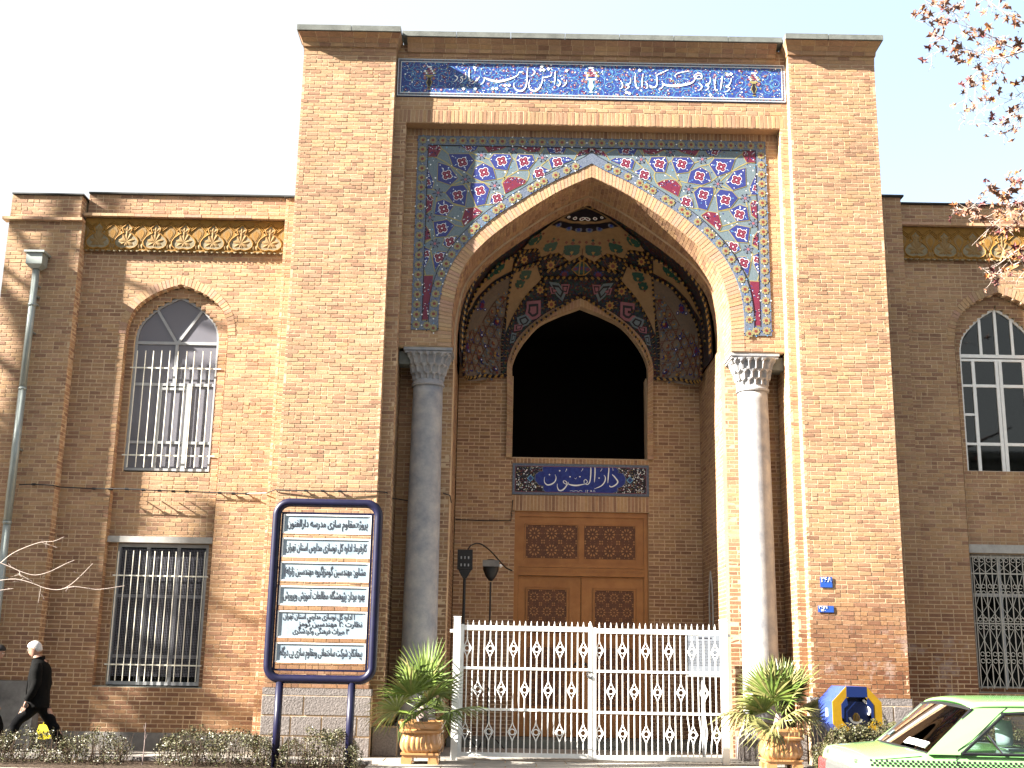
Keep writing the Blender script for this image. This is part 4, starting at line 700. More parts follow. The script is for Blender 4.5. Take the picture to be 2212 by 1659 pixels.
for mf in (lambda p:p,mir):
    def fan(mb,P,d,m,edge=None):
        P=[mf(p) for p in P]; Q=[toward(p,d) for p in P]
        bm_=bmesh.new(); vv=[bm_.verts.new(p) for p in P]; f=bm_.faces.new(vv); bmesh.ops.triangulate(bm_,faces=[f])
        for _ in range(5):
            ed=[e for e in bm_.edges if e.calc_length()>.16]
            if not ed: break
            bmesh.ops.subdivide_edges(bm_,edges=ed,cuts=1); bmesh.ops.triangulate(bm_,faces=bm_.faces[:])
        for v_ in bm_.verts: v_.co=toward(snap(v_.co),d)
        bm_.verts.index_update()
        mb.add([tuple(x.co) for x in bm_.verts],[tuple(x.index for x in f.verts) for f in bm_.faces],m); bm_.free()
        if edge: mb.tube([tuple(q) for q in Q]+[tuple(Q[0])],.014,edge,5,False)
    def blob(mb,p,r,d,m,nn=8,k=0,sq=1):
        q=toward(snap(mf(p[:3])),d); nrm=(Vector((XC,FY-.6,8.6))-q).normalized(); u=nrm.orthogonal().normalized(); u=Vector((1,0,0))-nrm*nrm.x; u.normalize(); v_=nrm.cross(u)
        pts=[q+(u*cos(2*PI*i/nn)*sq+v_*sin(2*PI*i/nn))*r*(1+k*cos(i*PI)) for i in range(nn)]
        mb.add([tuple(x) for x in pts],[tuple(range(nn))],m)
    for P in VA['cream']: t=MB(); fan(t,P,.05,'v_cream'); t.build('buff_panel',V)
    for P in VA['net']: t=MB(); fan(t,P,.025,'v_net'); t.build('star_net_panel',V)
    t=MB()
    for P in VA['dark']: fan(t,P,.07,'t_black')
    def sh3(P,k): 
        c_=Vector([sum(p[i] for p in P)/len(P) for i in range(3)]); return [tuple(c_+(Vector(p)-c_)*k) for p in P]
    for nm_,m1_ in (('pink','t_pink'),('teal','t_teal')):
        for P in VA[nm_]: fan(t,P,.05,m1_); fan(t,sh3(P,.68),.058,'t_black'); fan(t,sh3(P,.42),.064,m1_)
    for P in VA['quat']: fan(t,P,.05,'t_green','t_gold')
    t.build('mosaic_panel',V,kind='stuff')
    t=MB()
    for p in VA['green']:
        for q in range(4):
            a=PI/4+q*PI/2; c_=(p[0]+.55*p[3]*cos(a)*.9,p[1],p[2]+.55*p[3]*sin(a)*.9); blob(t,c_,p[3]*.68,.062,'t_green',9)
        blob(t,p,p[3]*.62,.068,'t_gold',8,.3); blob(t,p,p[3]*.22,.071,'t_red',6)
        for s_ in (-1,1): blob(t,(p[0],p[1],p[2]+s_*p[3]*1.15),p[3]*.28,.066,'t_brown',4)
        for s_ in (-1,0,1): blob(t,(p[0]+s_*p[3]*.9,p[1],p[2]+p[3]*(1.9-.5*abs(s_))),p[3]*.22,.066,('t_brown','t_green','t_brown')[s_+1],4)
    for p in VA['disc']: blob(t,p,p[3],.080,'t_border',10); blob(t,p,p[3]*.5,.083,'t_navy',8)
    for p in VA['wht']: blob(t,p,p[3]*1.2,.080,'t_white',8); blob(t,p,p[3]*.6,.084,'t_red',6)
    for p in VA['yel']: blob(t,p,p[3]*1.15,.05,'t_gold',16,.22); blob(t,p,p[3]*.55,.054,'t_brown',8)
    for p in VA['red']: blob(t,p,p[3],.055,'t_red',8); [blob(t,(p[0]+p[3]*1.3*cos(q*PI/4),p[1],p[2]+p[3]*1.3*sin(q*PI/4)),p[3]*.4,.056,'t_blue',6) for q in range(8)]
    for p in VA['blue']: blob(t,p,p[3],.045,'t_blue',7); blob(t,p,p[3]*.4,.048,'t_white',5)
    rnd=random.Random(8)
    for P in VA['net']:
        xs=[p[0] for p in P]; zs_=[p[2] for p in P]
        for i in range(60): 
            z=rnd.uniform(min(zs_)+.05,max(zs_)-.2); xl=min(xs)+.06; xr=max(xs)-.25
            x=rnd.uniform(xl+(z-min(zs_))*.18,xr); blob(t,(x,3.7,z),rnd.choice((.02,.03,.035)),.07,rnd.choice(('t_teal','t_border','t_gold','t_teal','t_brown')),6)
    for P in VA['cream'][:1]:
        for x0_,z0_,x1_,z1_ in ((1.45,10.15,1.45,9.75),(1.1,10.1,.95,9.62),(.8,10.05,.42,9.66)):
            S_=[mf((x0_+(x1_-x0_)*i/6,3.0,z0_+(z1_-z0_)*i/6)) for i in range(7)]; t.tube([tuple(toward(snap(p_),.058)) for p_ in S_],.010,'wooddark',4,False)
    t.build('medallion',V,kind='stuff')
    t=MB()
    for P in VA['net']:
        pl2=[(p[0] if p[0]>-1.0 else p[0]-(3.72-p[1]),p[2]) for p in P]
        un=lambda u,z:(u,3.72,z) if u>-1.02 else (-1.04,3.72+(u+1.02),z)
        def inp(x,z):
            c_=False
            for (xa,za),(xb,zb) in zip(pl2,pl2[1:]+pl2[:1]):
                if (za>z)!=(zb>z) and x<(xb-xa)*(z-za)/(zb-za)+xa: c_=not c_
            return c_
        sp=.235; cx0,cz0=-.6,8.0
        for k3 in range(3):
            a=PI*k3/3+.0; d=Vector((cos(a),sin(a))); n_=Vector((-sin(a),cos(a)))
            for i in range(-14,15):
                o_=Vector((cx0,cz0))+n_*(sp*(i+.5)); run_=[]
                for j in range(-50,51):
                    q_=o_+d*(j*.05)
                    if inp(q_.x,q_.y): run_.append(q_)
                    elif run_:
                        if len(run_)>1: t.tube([tuple(toward(snap(mf(un(r_.x,r_.y))),.034)) for r_ in run_],.0095,'wooddark',4,False)
                        run_=[]
        H_=sp*2/math.sqrt(3)
        for i in range(-14,15):
            for j in range(-14,15):
                x=cx0+H_*(i+.5*j); z=cz0+sp*j
                if inp(x,z):
                    c1=('t_teal','t_border','t_brown','t_blue','t_teal')[(i*3+j*2)%5]; blob(t,un(x,z),.055,.030,c1,6); blob(t,un(x,z),.022,.034,'t_gold',5)
                    for e_ in range(2):
                        x2=x+H_*.5; z2=z+(.33 if e_ else -.33)*sp
                        if inp(x2,z2): blob(t,un(x2,z2),.022,.031,('t_blue','t_brown')[e_],5)
    t.build('star_line',V,kind='stuff')
    t=MB(); t2=MB()
    # cable mouldings: buff and oxblood beads
    rim=[(XC-lerp(z,ZP),FY+.01,z) for z in [7.55+3.2*i/40 for i in range(41)]]
    for P in VA['rope']+[rim]:
        P=[mf(p) for p in P]; S=arclen(P); n=max(2,int(S[-1]/.062))
        for k in range(n):
            a=Vector(along(P,S,S[-1]*(k+.08)/n)); b_=Vector(along(P,S,S[-1]*(k+.92)/n)); d=(XC-a.x)*.0; sk=Vector((0,0,.022))
            a=toward(snap(a),.055); b_=toward(snap(b_),.055)
            t.tube([tuple(a-sk),tuple(b_+sk)],.028,'t_gold' if k%2 else 't_black',5)
    t.build('cable_moulding',V,kind='stuff')
# ---- back wall of the portal ----
YB=3.8
pb_in=[(1.42,5.8),(1.43,7.0),(1.45,7.67),(1.43,7.89),(1.27,8.25),(.905,8.7),(.475,8.94),(.2,9.05),(0,9.13)]
pb_out=[(1.55,5.8),(1.55,7.0),(1.565,7.66),(1.53,7.96),(1.37,8.35),(1.07,8.70),(.64,9.03),(.27,9.20),(0,9.31)]
hb=archhole(XC,spline(pb_out,4),5.8)
hd=recthole(.11,2.885,0,4.69); hp=recthole(.045,2.905,4.69,5.8)
lay(front(YB),XA-2.6,XA+2.53,.02,9.4,B,'portal_back_wall',holes=[hb,hd,hp],thick=.2)
ring(XC,pb_in,pb_out,YB-.07,YB+.2,B,'back_arch',piece='voussoir',pitch=.08,m='brick_pale')
soldiers(front(YB),.045,2.905,5.69,5.80,B,'soldier_course'); soldiers(front(YB),.045,2.905,4.69,5.02,B,'soldier_course',pitch=.075)
q=MB(); q.box(.03,2.92,YB+.02,YB+.2,5.0,5.82,'mortar')
for s in (XC-1.42,XC+1.42): q.box(s-(.02 if s<1 else 0),s+(0 if s<1 else .02),YB+.14,YB+.5,5.8,7.6,'mortar')
q.build('wall_core',B)
# unlit gallery behind the arch
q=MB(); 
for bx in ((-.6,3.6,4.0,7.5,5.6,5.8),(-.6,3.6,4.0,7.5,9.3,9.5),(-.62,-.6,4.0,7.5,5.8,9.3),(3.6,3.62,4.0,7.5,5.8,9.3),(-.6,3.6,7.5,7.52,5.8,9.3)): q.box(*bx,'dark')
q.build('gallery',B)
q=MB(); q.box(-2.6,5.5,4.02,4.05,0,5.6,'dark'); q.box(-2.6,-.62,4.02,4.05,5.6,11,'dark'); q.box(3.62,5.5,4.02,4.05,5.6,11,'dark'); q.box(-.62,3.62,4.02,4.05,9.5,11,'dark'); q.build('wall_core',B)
# name tile over the door
nt_=MB(); nt_.box(.045,2.905,YB-.01,YB+.02,5.025,5.685,'t_black'); NT=nt_.build('name_tile',B)
q=MB(); frame(q,.047,2.903,5.027,5.683,.05,YB-.018,'t_border',YB-.0101); frame(q,.10,2.85,5.08,5.63,.008,YB-.019,'t_pink',YB-.0101); q.build('border',NT)
q=MB(); rnd=random.Random(3)
for i in range(900):
    x=rnd.choice((rnd.uniform(.12,.9),rnd.uniform(2.1,2.83))); z=rnd.uniform(5.095,5.62)
    disc(q,x,z,rnd.uniform(.006,.016),YB-.0112-.001*rnd.random(),rnd.choice(('t_white','t_white','t_yel','t_border','t_brown','t_red','t_border')),5,rot=rnd.random())
q.build('floral_corner',NT,kind='stuff')
q=MB(); q.prism(off(CART,1.02),YB-.0135,YB-.0125,'t_border'); q.prism(CART,YB-.0150,YB-.0136,'t_navy')
for x,z in CARD: dia(q,x,z,.075,YB-.0155,'t_lblue'); dia(q,x,z,.05,YB-.016,'t_blue')
for i in range(40): 
    x,z=rnd.uniform(.75,2.25),rnd.uniform(5.12,5.6); pts=[(x+.04*math.cos(t),z+.03*math.sin(t),.006) for t in (0,.8,1.6,2.4,3.2)]; ribbon(q,pts,YB-.0154,'t_blue')
q.build('cartouche',NT)
q=MB()
for s in CAL2: ribbon(q,s,YB-.0170,'t_white')
for x,z in CAL2D: dia(q,x,z,.018,YB-.0171,'t_white',.1)
q.build('lettering',NT)
# ---- wooden door ----
D=bpy.data.objects.new('wooden_door',None); col.objects.link(D); D.parent=B
def rosette(mb,x,z,r,Y,m):
    for i in range(10):
        a=2*PI*i/10
        for r0,r1,w_ in ((.38,.78,.13),(.9,1.0,.06)):
            c_=(x+r*r0*cos(a),z+r*r0*sin(a)); d_=(x+r*r1*cos(a),z+r*r1*sin(a)); mx_=(x+r*(r0*.35+r1*.65)*cos(a),z+r*(r0*.35+r1*.65)*sin(a)); nx,nz=-sin(a)*w_*r,cos(a)*w_*r
            mb.prism([c_,(mx_[0]+nx,mx_[1]+nz),d_,(mx_[0]-nx,mx_[1]-nz)],Y-.006,Y,m,back=False)
    disc(mb,x,z,r*.12,Y-.006,m,6)
def panel(x0,x1,z0,z1,nx,nz,Y,dens):
    t=MB(); t.box(x0,x1,Y,Y+.02,z0,z1,'wooddark'); frame(t,x0-.03,x1+.03,z0-.03,z1+.03,.03,Y-.022,'wood',Y+.02)
    rx=(x1-x0)/nx/2; rz=(z1-z0)/nz/2; r=min(rx,rz)*.92
    for i in range(nx):
        for j in range(nz):
            cx_,cz=x0+rx*(2*i+1),z0+rz*(2*j+1); rosette(t,cx_,cz,r,Y,'woodlight')
            for q_ in range(4): dia(t,cx_+rx*(1 if q_%2 else -1)*.86,cz+rz*(1 if q_>1 else -1)*.86,r*.13,Y-.004,'woodlight')
    return t
DY_=YB+.12
f=MB(); f.box(.11,.2,DY_-.06,DY_+.1,0.15,4.69,'wood'); f.box(2.795,2.885,DY_-.06,DY_+.1,.15,4.69,'wood'); f.box(.2,2.795,DY_-.06,DY_+.1,4.58,4.69,'wood')
f.box(.2,2.795,DY_-.08,DY_+.1,3.36,3.44,'wood'); f.box(.2,2.795,DY_-.05,DY_+.1,3.443,3.53,'wood'); f.box(.2,2.795,DY_-.065,DY_+.1,3.533,3.62,'wood')
f.box(.2,.31,DY_-.03,DY_+.1,3.62,4.58,'wood'); f.box(2.65,2.795,DY_-.03,DY_+.1,3.62,4.58,'wood'); f.box(.31,2.65,DY_-.03,DY_+.1,4.44,4.58,'wood'); f.box(1.45,1.53,DY_-.035,DY_+.1,3.62,4.44,'wood'); f.box(.31,2.65,DY_-.028,DY_+.1,3.62,3.69,'wood')
f.build('frame',D)
for a,b in ((.345,1.42),(1.56,2.62)): panel(a,b,3.72,4.41,3,2,DY_,1).build('carved_panel',D)
for s,(a,b,pa,pb) in enumerate(((.2,1.490,.40,1.20),(1.500,2.795,1.78,2.58))):
    q=MB(); q.box(a+.004,b,DY_,DY_+.05,.17,3.355,'wood'); q.box(a+.004,pa-.06,DY_-.015,DY_,.17,3.355,'wood'); q.box(pb+.06,b,DY_-.015,DY_,.17,3.355,'wood')
    for za,zb in ((3.12,3.355),(1.98,2.16),(.17,.7)): q.box(pa-.06,pb+.06,DY_-.014,DY_,za,zb,'wood')
    L_=q.build('door_leaf',D)
    panel(pa,pb,2.2,3.08,3,3,DY_-.012,1).build('carved_panel',L_); panel(pa,pb,.76,1.92,3,4,DY_-.012,1).build('carved_panel',L_)
    h=MB(); hx=b-.09 if s==0 else a+.09
    h.tube([(hx+.05*cos(t*PI/6),DY_-.03,1.55+.05*sin(t*PI/6)) for t in range(13)],.008,'black',6); h.box(hx-.03,hx+.03,DY_-.025,DY_-.0145,1.57,1.63,'black'); h.build('ring_handle',L_)
# floor and steps inside the portal
fl=MB(); fl.box(-2.12,5.06,.3,4.0,-.02,.015,'paving'); fl.box(-1.13,3.99,2.7,3.78,.015,.17,'concrete'); fl.build('threshold',B)
# blind niche in the right side wall
q=MB(); X=4.0-.004
pts=[(2.55,1.6),(2.95,1.6),(2.95,2.9),(2.90,3.15),(2.75,3.42),(2.60,3.15),(2.55,2.9)]
q.add([(X,y,z) for y,z in pts],[tuple(range(7))[::-1]],'render'); q.tube([(X-.01,y,z) for y,z in pts]+[(X-.01,*pts[0])],.02,'lintel',4); q.build('side_niche',B)
# ---- wings ----
YW=.75; YR=.91
random.seed(31)
def frieze(x0,x1,z0,z1,Y,parent):
    w_=.535; n=int(round((x1-x0)/w_)); w_=(x1-x0)/n
    t=MB(); H=z1-z0
    t.box(0,w_,-.055,0,0,H,'ochre')
    # chevron ridges
    def ridge(pts,r,m='ochre',y=-.06): t.tube([(x,y,z) for x,z in pts],r,m,5)
    for dz,rr in ((.0,.012),(.035,.010),(.07,.014)):
        ridge([(0,H-.05-dz),(w_*.25,H-.16-dz*1.1),(w_*.5,H-.05-dz*.6),(w_*.75,H-.16-dz*1.1),(w_,H-.05-dz)],rr)
    # hollow cusped medallion (dark ochre) straddling the joint, and pale lobed ground with palmette
    og=[(.5,.86),(.59,.76),(.67,.70),(.64,.60),(.60,.55),(.70,.50),(.84,.40),(.92,.28),(.90,.16),(.80,.08),(.65,.04),(.5,.07)]
    og+= [(1-x,z) for x,z in og[-2:0:-1]]
    t.prism([(x*w_,z*H) for x,z in og],-.062,-.056,'stucco'); 
    t.tube([(x*w_,-.066,z*H) for x,z in og]+[(og[0][0]*w_,-.066,og[0][1]*H)],.014,'ochre',5,False)
    for sx in (0,1):
        for s in (1,.6): 
            pts=[(sx*w_+ (1 if sx==0 else -1)*dx*w_*s,(.46+(z-.46)*s)*H) for dx,z in ((0,.80),(.12,.70),(.17,.60),(.14,.50),(.06,.36),(0,.26))]
            t.prism(pts,-.060 if s==1 else -.064,-.055,'ochredark' if s==1 else 'ochre')
    def petal(cx_,cz,a,L_,W,m='ochredark',y=-.064):
        secs=[]
        for i in range(6):
            u=i/5; ww=W*math.sin(PI*min(.97,max(.05,u)))**.7; c_=(cx_+L_*u*cos(a),cz+L_*u*sin(a)); nx,nz=-sin(a)*ww,cos(a)*ww
            secs.append([(c_[0]+nx,-.06,c_[1]+nz),(c_[0],y-.012*sin(PI*u),c_[1]),(c_[0]-nx,-.06,c_[1]-nz)])
        t.rings(secs,m,close=False,cap=False)
    c0=(.5*w_,.26*H)
    for a,L_,W in ((PI/2,.30,.05),(PI/2+.5,.24,.045),(PI/2-.5,.24,.045),(PI-.25,.17,.045),(.25,.17,.045),(PI+.5,.15,.045),(-.5,.15,.045),(-PI/2-.25,.09,.03),(-PI/2+.25,.09,.03)): petal(*c0,a,L_,W)
    for a in (PI/2,PI/2+.9,PI/2-.9): petal(.5*w_,.58*H,a,.12,.04)
    for k in (0,1): petal(k*w_+(.03 if k==0 else -.03),.06*H,PI/2,.10,.035)
    me=t.mesh('frieze_panel')
    F=MB(); F.box(x0,x1,Y-.03,Y+.05,z0-.0,z1,'ochredark'); Fo=F.build('stucco_frieze',parent)
    for i in range(n): o=link('frieze_panel',me,Fo); o.location=(x0+i*w_,Y-.032,z0); o.scale=(.996,1,1)
    e=MB()
    for i in range(n*5): 
        x=x0+(x1-x0)*(i+.5)/(n*5); e.tube([(x-.04,Y-.07,z0+.005),(x,Y-.085,z0-.018),(x+.04,Y-.07,z0+.005)],.014,'stucco',5)
    e.build('beading',Fo,kind='stuff')
def ledge(x0,x1,Y,z,out,parent):
    n=int((x1-x0)/.32); L0=bpy.data.objects.new('ledge',None); col.objects.link(L0); L0.parent=parent
    for i in range(n):
        a=x0+(x1-x0)*i/n; b=x0+(x1-x0)*(i+1)/n; q=MB(); d=random.uniform(-.006,.006); e=random.uniform(-.004,.004)
        q.box(a+.003,b-.003,Y-out+d,Y+.1,z+e,z+.055+e,'brick_pale'); q.build('ledge_tile',L0)
def bars(parent,x0,x1,z0,z1,n,Y,r=.0105,rails=(),rx=None,m='cream'):
    t=MB(); t.tube([(0,0,0),(0,0,z1-z0)],r,m,6); me=t.mesh('bar')
    for i in range(n): o=link('bar',me,parent); o.location=(x0+(x1-x0)*i/(n-1),Y+random.uniform(-.003,.003),z0+random.uniform(-.01,.01)); o.rotation_euler=(0,random.uniform(-.003,.003),0)
    for z in rails:
        t=MB(); a,b=rx; t.box(a,b,Y+.011,Y+.021,z-.012,z+.012,m); t.build('rail',parent)
def archpoly(cx,prof,zb,k=5):
    P=spline(prof,k); return [(cx-P[0][0],zb)]+[(cx-x,z) for x,z in P]+[(cx+x,z) for x,z in P[::-1][1:]]+[(cx+P[0][0],zb)]
def band(mb,P,d,Y0,Y1,m,closed=True):     # frame strip inside a polygon outline
    cx_=sum(p[0] for p in P)/len(P); n=len(P)
    I=[]
    for i in range(n):
        a,b,c_=P[i-1],P[i],P[(i+1)%n]; t1=Vector((b[0]-a[0],b[1]-a[1])).normalized(); t2=Vector((c_[0]-b[0],c_[1]-b[1])).normalized()
        nn=Vector((t1.y+t2.y,-(t1.x+t2.x))); nn.normalize(); k=d/max(.4,nn.dot(Vector((t1.y,-t1.x)))); I.append((b[0]+nn.x*k,b[1]+nn.y*k))
    for i in range(n):
        j=(i+1)%n; mb.prism([P[i],P[j],I[j],I[i]],Y0,Y1,m)
    return I
def beam(mb,a,b,w_,Y0,Y1,m):
    dx,dz=b[0]-a[0],b[1]-a[1]; l=math.hypot(dx,dz); nx,nz=-dz/l*w_/2,dx/l*w_/2
    mb.prism([(a[0]+nx,a[1]+nz),(b[0]+nx,b[1]+nz),(b[0]-nx,b[1]-nz),(a[0]-nx,a[1]-nz)],Y0,Y1,m)
def wing(side):
    if side<0: cx=-6.345; hw=.968; x0,x1=-8.26,-4.40; zf=(9.15,9.79); zl=9.80; zt=10.31; prof=[(hw,7.3),(hw-.005,7.52),(.93,7.78),(.80,8.06),(.535,8.29),(.27,8.42),(0,8.515)]; zb=1.08
    else: cx=9.235; hw=.885; x0,x1=7.42,13.5; zf=(9.27,9.91); zl=9.92; zt=10.40; prof=[(hw,7.5),(hw-.005,7.70),(.85,7.93),(.73,8.2),(.49,8.42),(.25,8.55),(0,8.65)]; zb=1.24
    hh=archhole(cx,spline(prof,4),zb); ha=archhole(cx,spline([(a+.004,b+.004) for a,b in prof],4),zb)
    lay(front(YW),x0,x1,.3,zf[0],B,'wing_wall',holes=[ha],thick=.14)
    lay(front(YW),x0,x1,zl+.055,zt,B,'parapet',thick=.3)
    q=MB(); q.box(x0,x1,YW+.02,YW+.4,zf[0],zl+.05,'mortar'); q.box(x0,cx-hw,YW+.13,YW+.5,.0,zl,'mortar'); q.box(cx+hw,x1,YW+.13,YW+.5,0,zl,'mortar'); q.box(cx-hw,cx+hw,YW+.13,YW+.5,prof[-1][1],zl,'mortar'); q.box(x0-.6,x1+.3,2.4,9,0,zt-.1,'mortar'); q.box(x0,x1,.9,2.4,zt-.3,zt-.1,'mortar'); q.build('wall_core',B)
    q=MB(); q.box(x0,x1,YW-.03,YW+.2,-.02,.3,'render'); q.build('base_course',B)
    frieze(x0+.01,x1-.01,zf[0],zf[1],YW,B); ledge(x0,x1,YW,zl,.19,B)
    xs=[x0+(x1-x0)*i/4 for i in range(5)]
    for a,b in zip(xs,xs[1:]): q=MB(); q.box(a,b-.004,YW-.05,YW+.4,zt+.003,zt+.032,'sheet'); q.build('coping_sheet',B)
    # ring of header bricks round the recess head
    i0=1
    pin_=[(a,b) for a,b in prof[1:]]; pout_=[(a+.0+.145*(a/hw)**.5 if a>0 else 0,b+.15*(1-(a/hw)**3)+.0) for a,b in prof[1:]]
    ring(cx,pin_,pout_,YW-.004,YW+.02,B,'window_arch',m='brick_pale',proud=.003)
    # recess: jambs, soffit, inner panel
    P=spline(prof,4)
    t=MB(); tb=MB()
    L_=[(hw,zb)]+P; S=arclen(L_)
    for sg in (-1,1):
        n=int(S[-1]/.0765)
        for k in range(n):
            a=along(L_,S,S[-1]*(k+.07)/n); b=along(L_,S,S[-1]*(k+.93)/n); a2=along(L_,S,S[-1]*k/n); b2=along(L_,S,S[-1]*(k+1)/n)
            t.add([(cx+sg*a2[0]*1.003,YW,a2[1]),(cx+sg*b2[0]*1.003,YW,b2[1]),(cx+sg*b2[0]*1.003,YR+.02,b2[1]),(cx+sg*a2[0]*1.003,YR+.02,a2[1])],[(0,1,2,3)],'mortar')
            d=random.uniform(.996,.999)
            tb.add([(cx+sg*a[0]*d,YW,a[1]),(cx+sg*b[0]*d,YW,b[1]),(cx+sg*b[0]*d,YR,b[1]),(cx+sg*a[0]*d,YR,a[1])],[(0,1,2,3)],'brick')
    rc=t.build('recess_reveal',B); tb.build('brickwork',rc,kind='stuff')
    q=MB(); q.box(cx-hw,cx+hw,YW+.01,YR+.3,zb-.03,zb,'concrete'); q.build('sill',B)
    if side<0:
        fcx=-6.385; fw=.80; up=[(fw,7.3),(fw-.005,7.50),(.76,7.70),(.66,7.87),(.44,8.09),(.22,8.23),(0,8.335)]; uz=4.955; lx=(-7.145,-5.475); lz=(1.10,3.60); ln=(3.615,3.725); zr=(7.415,6.605)
    else:
        fcx=9.235; fw=.745; up=[(fw,7.45),(fw-.01,7.6),(.68,7.80),(.55,7.98),(.32,8.20),(.15,8.32),(0,8.40)]; uz=5.185; lx=(8.40,10.07); lz=(1.28,3.69); ln=(3.70,3.85)
    hi=archhole(fcx,spline(up,4),uz)
    holes=[hi,recthole(lx[0],lx[1],lz[0],ln[0])]
    def outside(z):
        r=hh(z); return None
    # inner brick panel follows the recess outline
    pr=sorted([(z,dx) for dx,z in P])
    mb=MB(); co=MB(); nC=int((prof[-1][1]-.02-zb)/CH)
    iv=lambda z:(cx-lerp(z,pr)-.01,cx+lerp(z,pr)+.01)
    H=[lambda z:(cx-hw-1,iv(z)[0]),lambda z:(iv(z)[1],cx+hw+1),hi,recthole(lx[0],lx[1],lz[0],ln[0]+.01)]
    lay(front(YR),cx-hw-.02,cx+hw+.02,zb,prof[-1][1]+.01,B,'recess_panel',holes=H,thick=.16)
    # lintel
    q=MB(); q.box(cx-hw+.005,cx+hw-.005,YR-.09,YR+.2,ln[0],ln[1],'lintel'); q.build('lintel',B)
    # dark rooms
    q=MB(); 
    for z0_,z1_ in ((lz[0]-.1,ln[0]+.1),(uz-.1,8.8)):
        q.box(cx-1.1,cx+1.1,2.2,2.25,z0_,z1_,'dark'); q.box(cx-1.12,cx-1.08,YR+.3,2.25,z0_,z1_,'dark'); q.box(cx+1.08,cx+1.12,YR+.3,2.25,z0_,z1_,'dark'); q.box(cx-1.1,cx+1.1,YR+.2,2.25,z0_-.04,z0_,'dark'); q.box(cx-1.1,cx+1.1,YR+.3,2.25,z1_,z1_+.04,'dark')
    q.build('room',B)
    q=arched_plate(cx-1.08,cx+1.08,uz,8.8,fcx,[(a,b) for a,b in up],YR+.17,YR+.31,'dark'); q.build('room_lining',B)
    # upper window
    Pn=archpoly(fcx,up,uz); W=MB(); Y0_=YR+.06; fm='greypaint' if side<0 else 'white'
    I=band(W,Pn,.045,Y0_,Y0_+.06,fm); gm='frost' if side<0 else 'glass'
    def b_(a,b,w_=.05,y=.004): beam(W,a,b,w_,Y0_+y,Y0_+.05+y,fm)
    if side<0:
        b_((fcx-fw+.04,7.41),(fcx+fw-.04,7.41),.055); b_((fcx,7.40),(-6.82,8.07),.05,.0055); b_((fcx,7.40),(-5.95,8.07),.05,.007); b_((fcx,6.62),(fcx,7.38),.055); b_((fcx-fw+.04,6.60),(fcx+fw-.04,6.60),.055,.003)
        b_((-6.63,4.99),(-6.63,6.57),.06,.002); b_((-6.11,4.99),(-6.11,6.57),.10,.002); b_((fcx-fw+.04,5.49),(-6.66,5.49),.05); b_((-6.60,5.49),(-6.16,5.49),.05); b_((-6.06,5.49),(fcx+fw-.04,5.49),.05); b_((-6.60,6.52),(-6.16,6.52),.05,.0035)
        rects=[(fcx-fw+.03,fcx-.02,6.62,7.39),(fcx+.02,fcx+fw-.03,6.62,7.39),(fcx-fw+.03,-6.65,5.51,6.58),(-6.6,-6.16,5.51,6.5),(-6.06,fcx+fw-.03,5.51,6.58),(fcx-fw+.03,-6.65,4.99,5.47),(-6.6,-6.16,4.99,5.47),(-6.06,fcx+fw-.03,4.99,5.47)]
        zt_=7.43
    else:
        xs=[8.51,8.745,9.235-.03,9.235+.03,9.725,9.96]
        b_((8.5,7.44),(9.97,7.44),.065); b_((8.5,7.36),(9.97,7.36),.045,.003)
        for x in (8.93,9.235,9.54): b_((x,7.46),(x,lerp(x,[(8.5,7.6),(8.7,7.92),(8.93,8.16),(9.235,8.38),(9.54,8.16),(9.9,7.7)])),.05,.002)
        for x in (8.755,9.20,9.27,9.715): b_((x,5.21),(x,7.34),.06,.002)
        for z in (6.86,6.30,5.74): 
            b_((8.51,z),(8.73,z),.045); b_((9.74,z),(9.96,z),.045)
        for z in (6.86,5.74): b_((8.78,z),(9.18,z),.055); b_((9.30,z),(9.69,z),.055)
        rects=[(a,b,c_,d_) for a,b in ((8.51,8.73),(9.74,9.96)) for c_,d_ in ((5.2,5.72),(5.76,6.28),(6.32,6.84),(6.88,7.34))]+[(a,b,c_,d_) for a,b in ((8.78,9.17),(9.30,9.69)) for c_,d_ in ((5.22,5.71),(5.77,6.83),(6.89,7.34))]
        zt_=7.46
    WO=W.build('window',B)
    for a,b,c_,d_ in rects:
        g_=MB(); g_.box(a,b,Y0_+.03,Y0_+.034,c_,d_,gm); o=g_.build('pane',WO)
    cuts=[-99,99]
    g_=MB(); fanp=[(x,z) for x,z in archpoly(fcx,[(a-.04,b-.03) for a,b in up[:-1]]+[(0,up[-1][1]-.05)],zt_)]
    fanp=[(x,max(z,zt_)) for x,z in fanp]
    g_.prism(fanp,Y0_+.03,Y0_+.034,gm); g_.build('fanlight_pane',WO)
    if side<0: bars(WO,-7.095,-5.70,5.0,7.23,10,YR-.035,.010,(6.90,5.23),(cx-hw+.1,cx+hw-.12))
    # lower window
    W=MB(); frame(W,lx[0],lx[1],lz[0],lz[1],.06,Y0_,'greypaint' if side<0 else 'lintel',Y0_+.06)
    def lb(x0_,x1_,z0_,z1_,y=.004): W.box(x0_,x1_,Y0_+y,Y0_+.05+y,z0_,z1_,'greypaint')
    w3=(lx[1]-lx[0])/3
    for k in (1,2): lb(lx[0]+w3*k-.03,lx[0]+w3*k+.03,lz[0]+.06,lz[1]-.06)
    for z in ((2.66,1.60) if side<0 else (2.95,)):
        for k in range(3): lb(lx[0]+w3*k+(.06 if k==0 else .03),lx[0]+w3*(k+1)-(.06 if k==2 else .03),z-.03,z+.03)
    WL=W.build('window',B)
    for k in range(3):
        g_=MB(); g_.box(lx[0]+w3*k+.03,lx[0]+w3*(k+1)-.03,Y0_+.03,Y0_+.034,lz[0]+.05,lz[1]-.05,'glass'); g_.build('pane',WL)
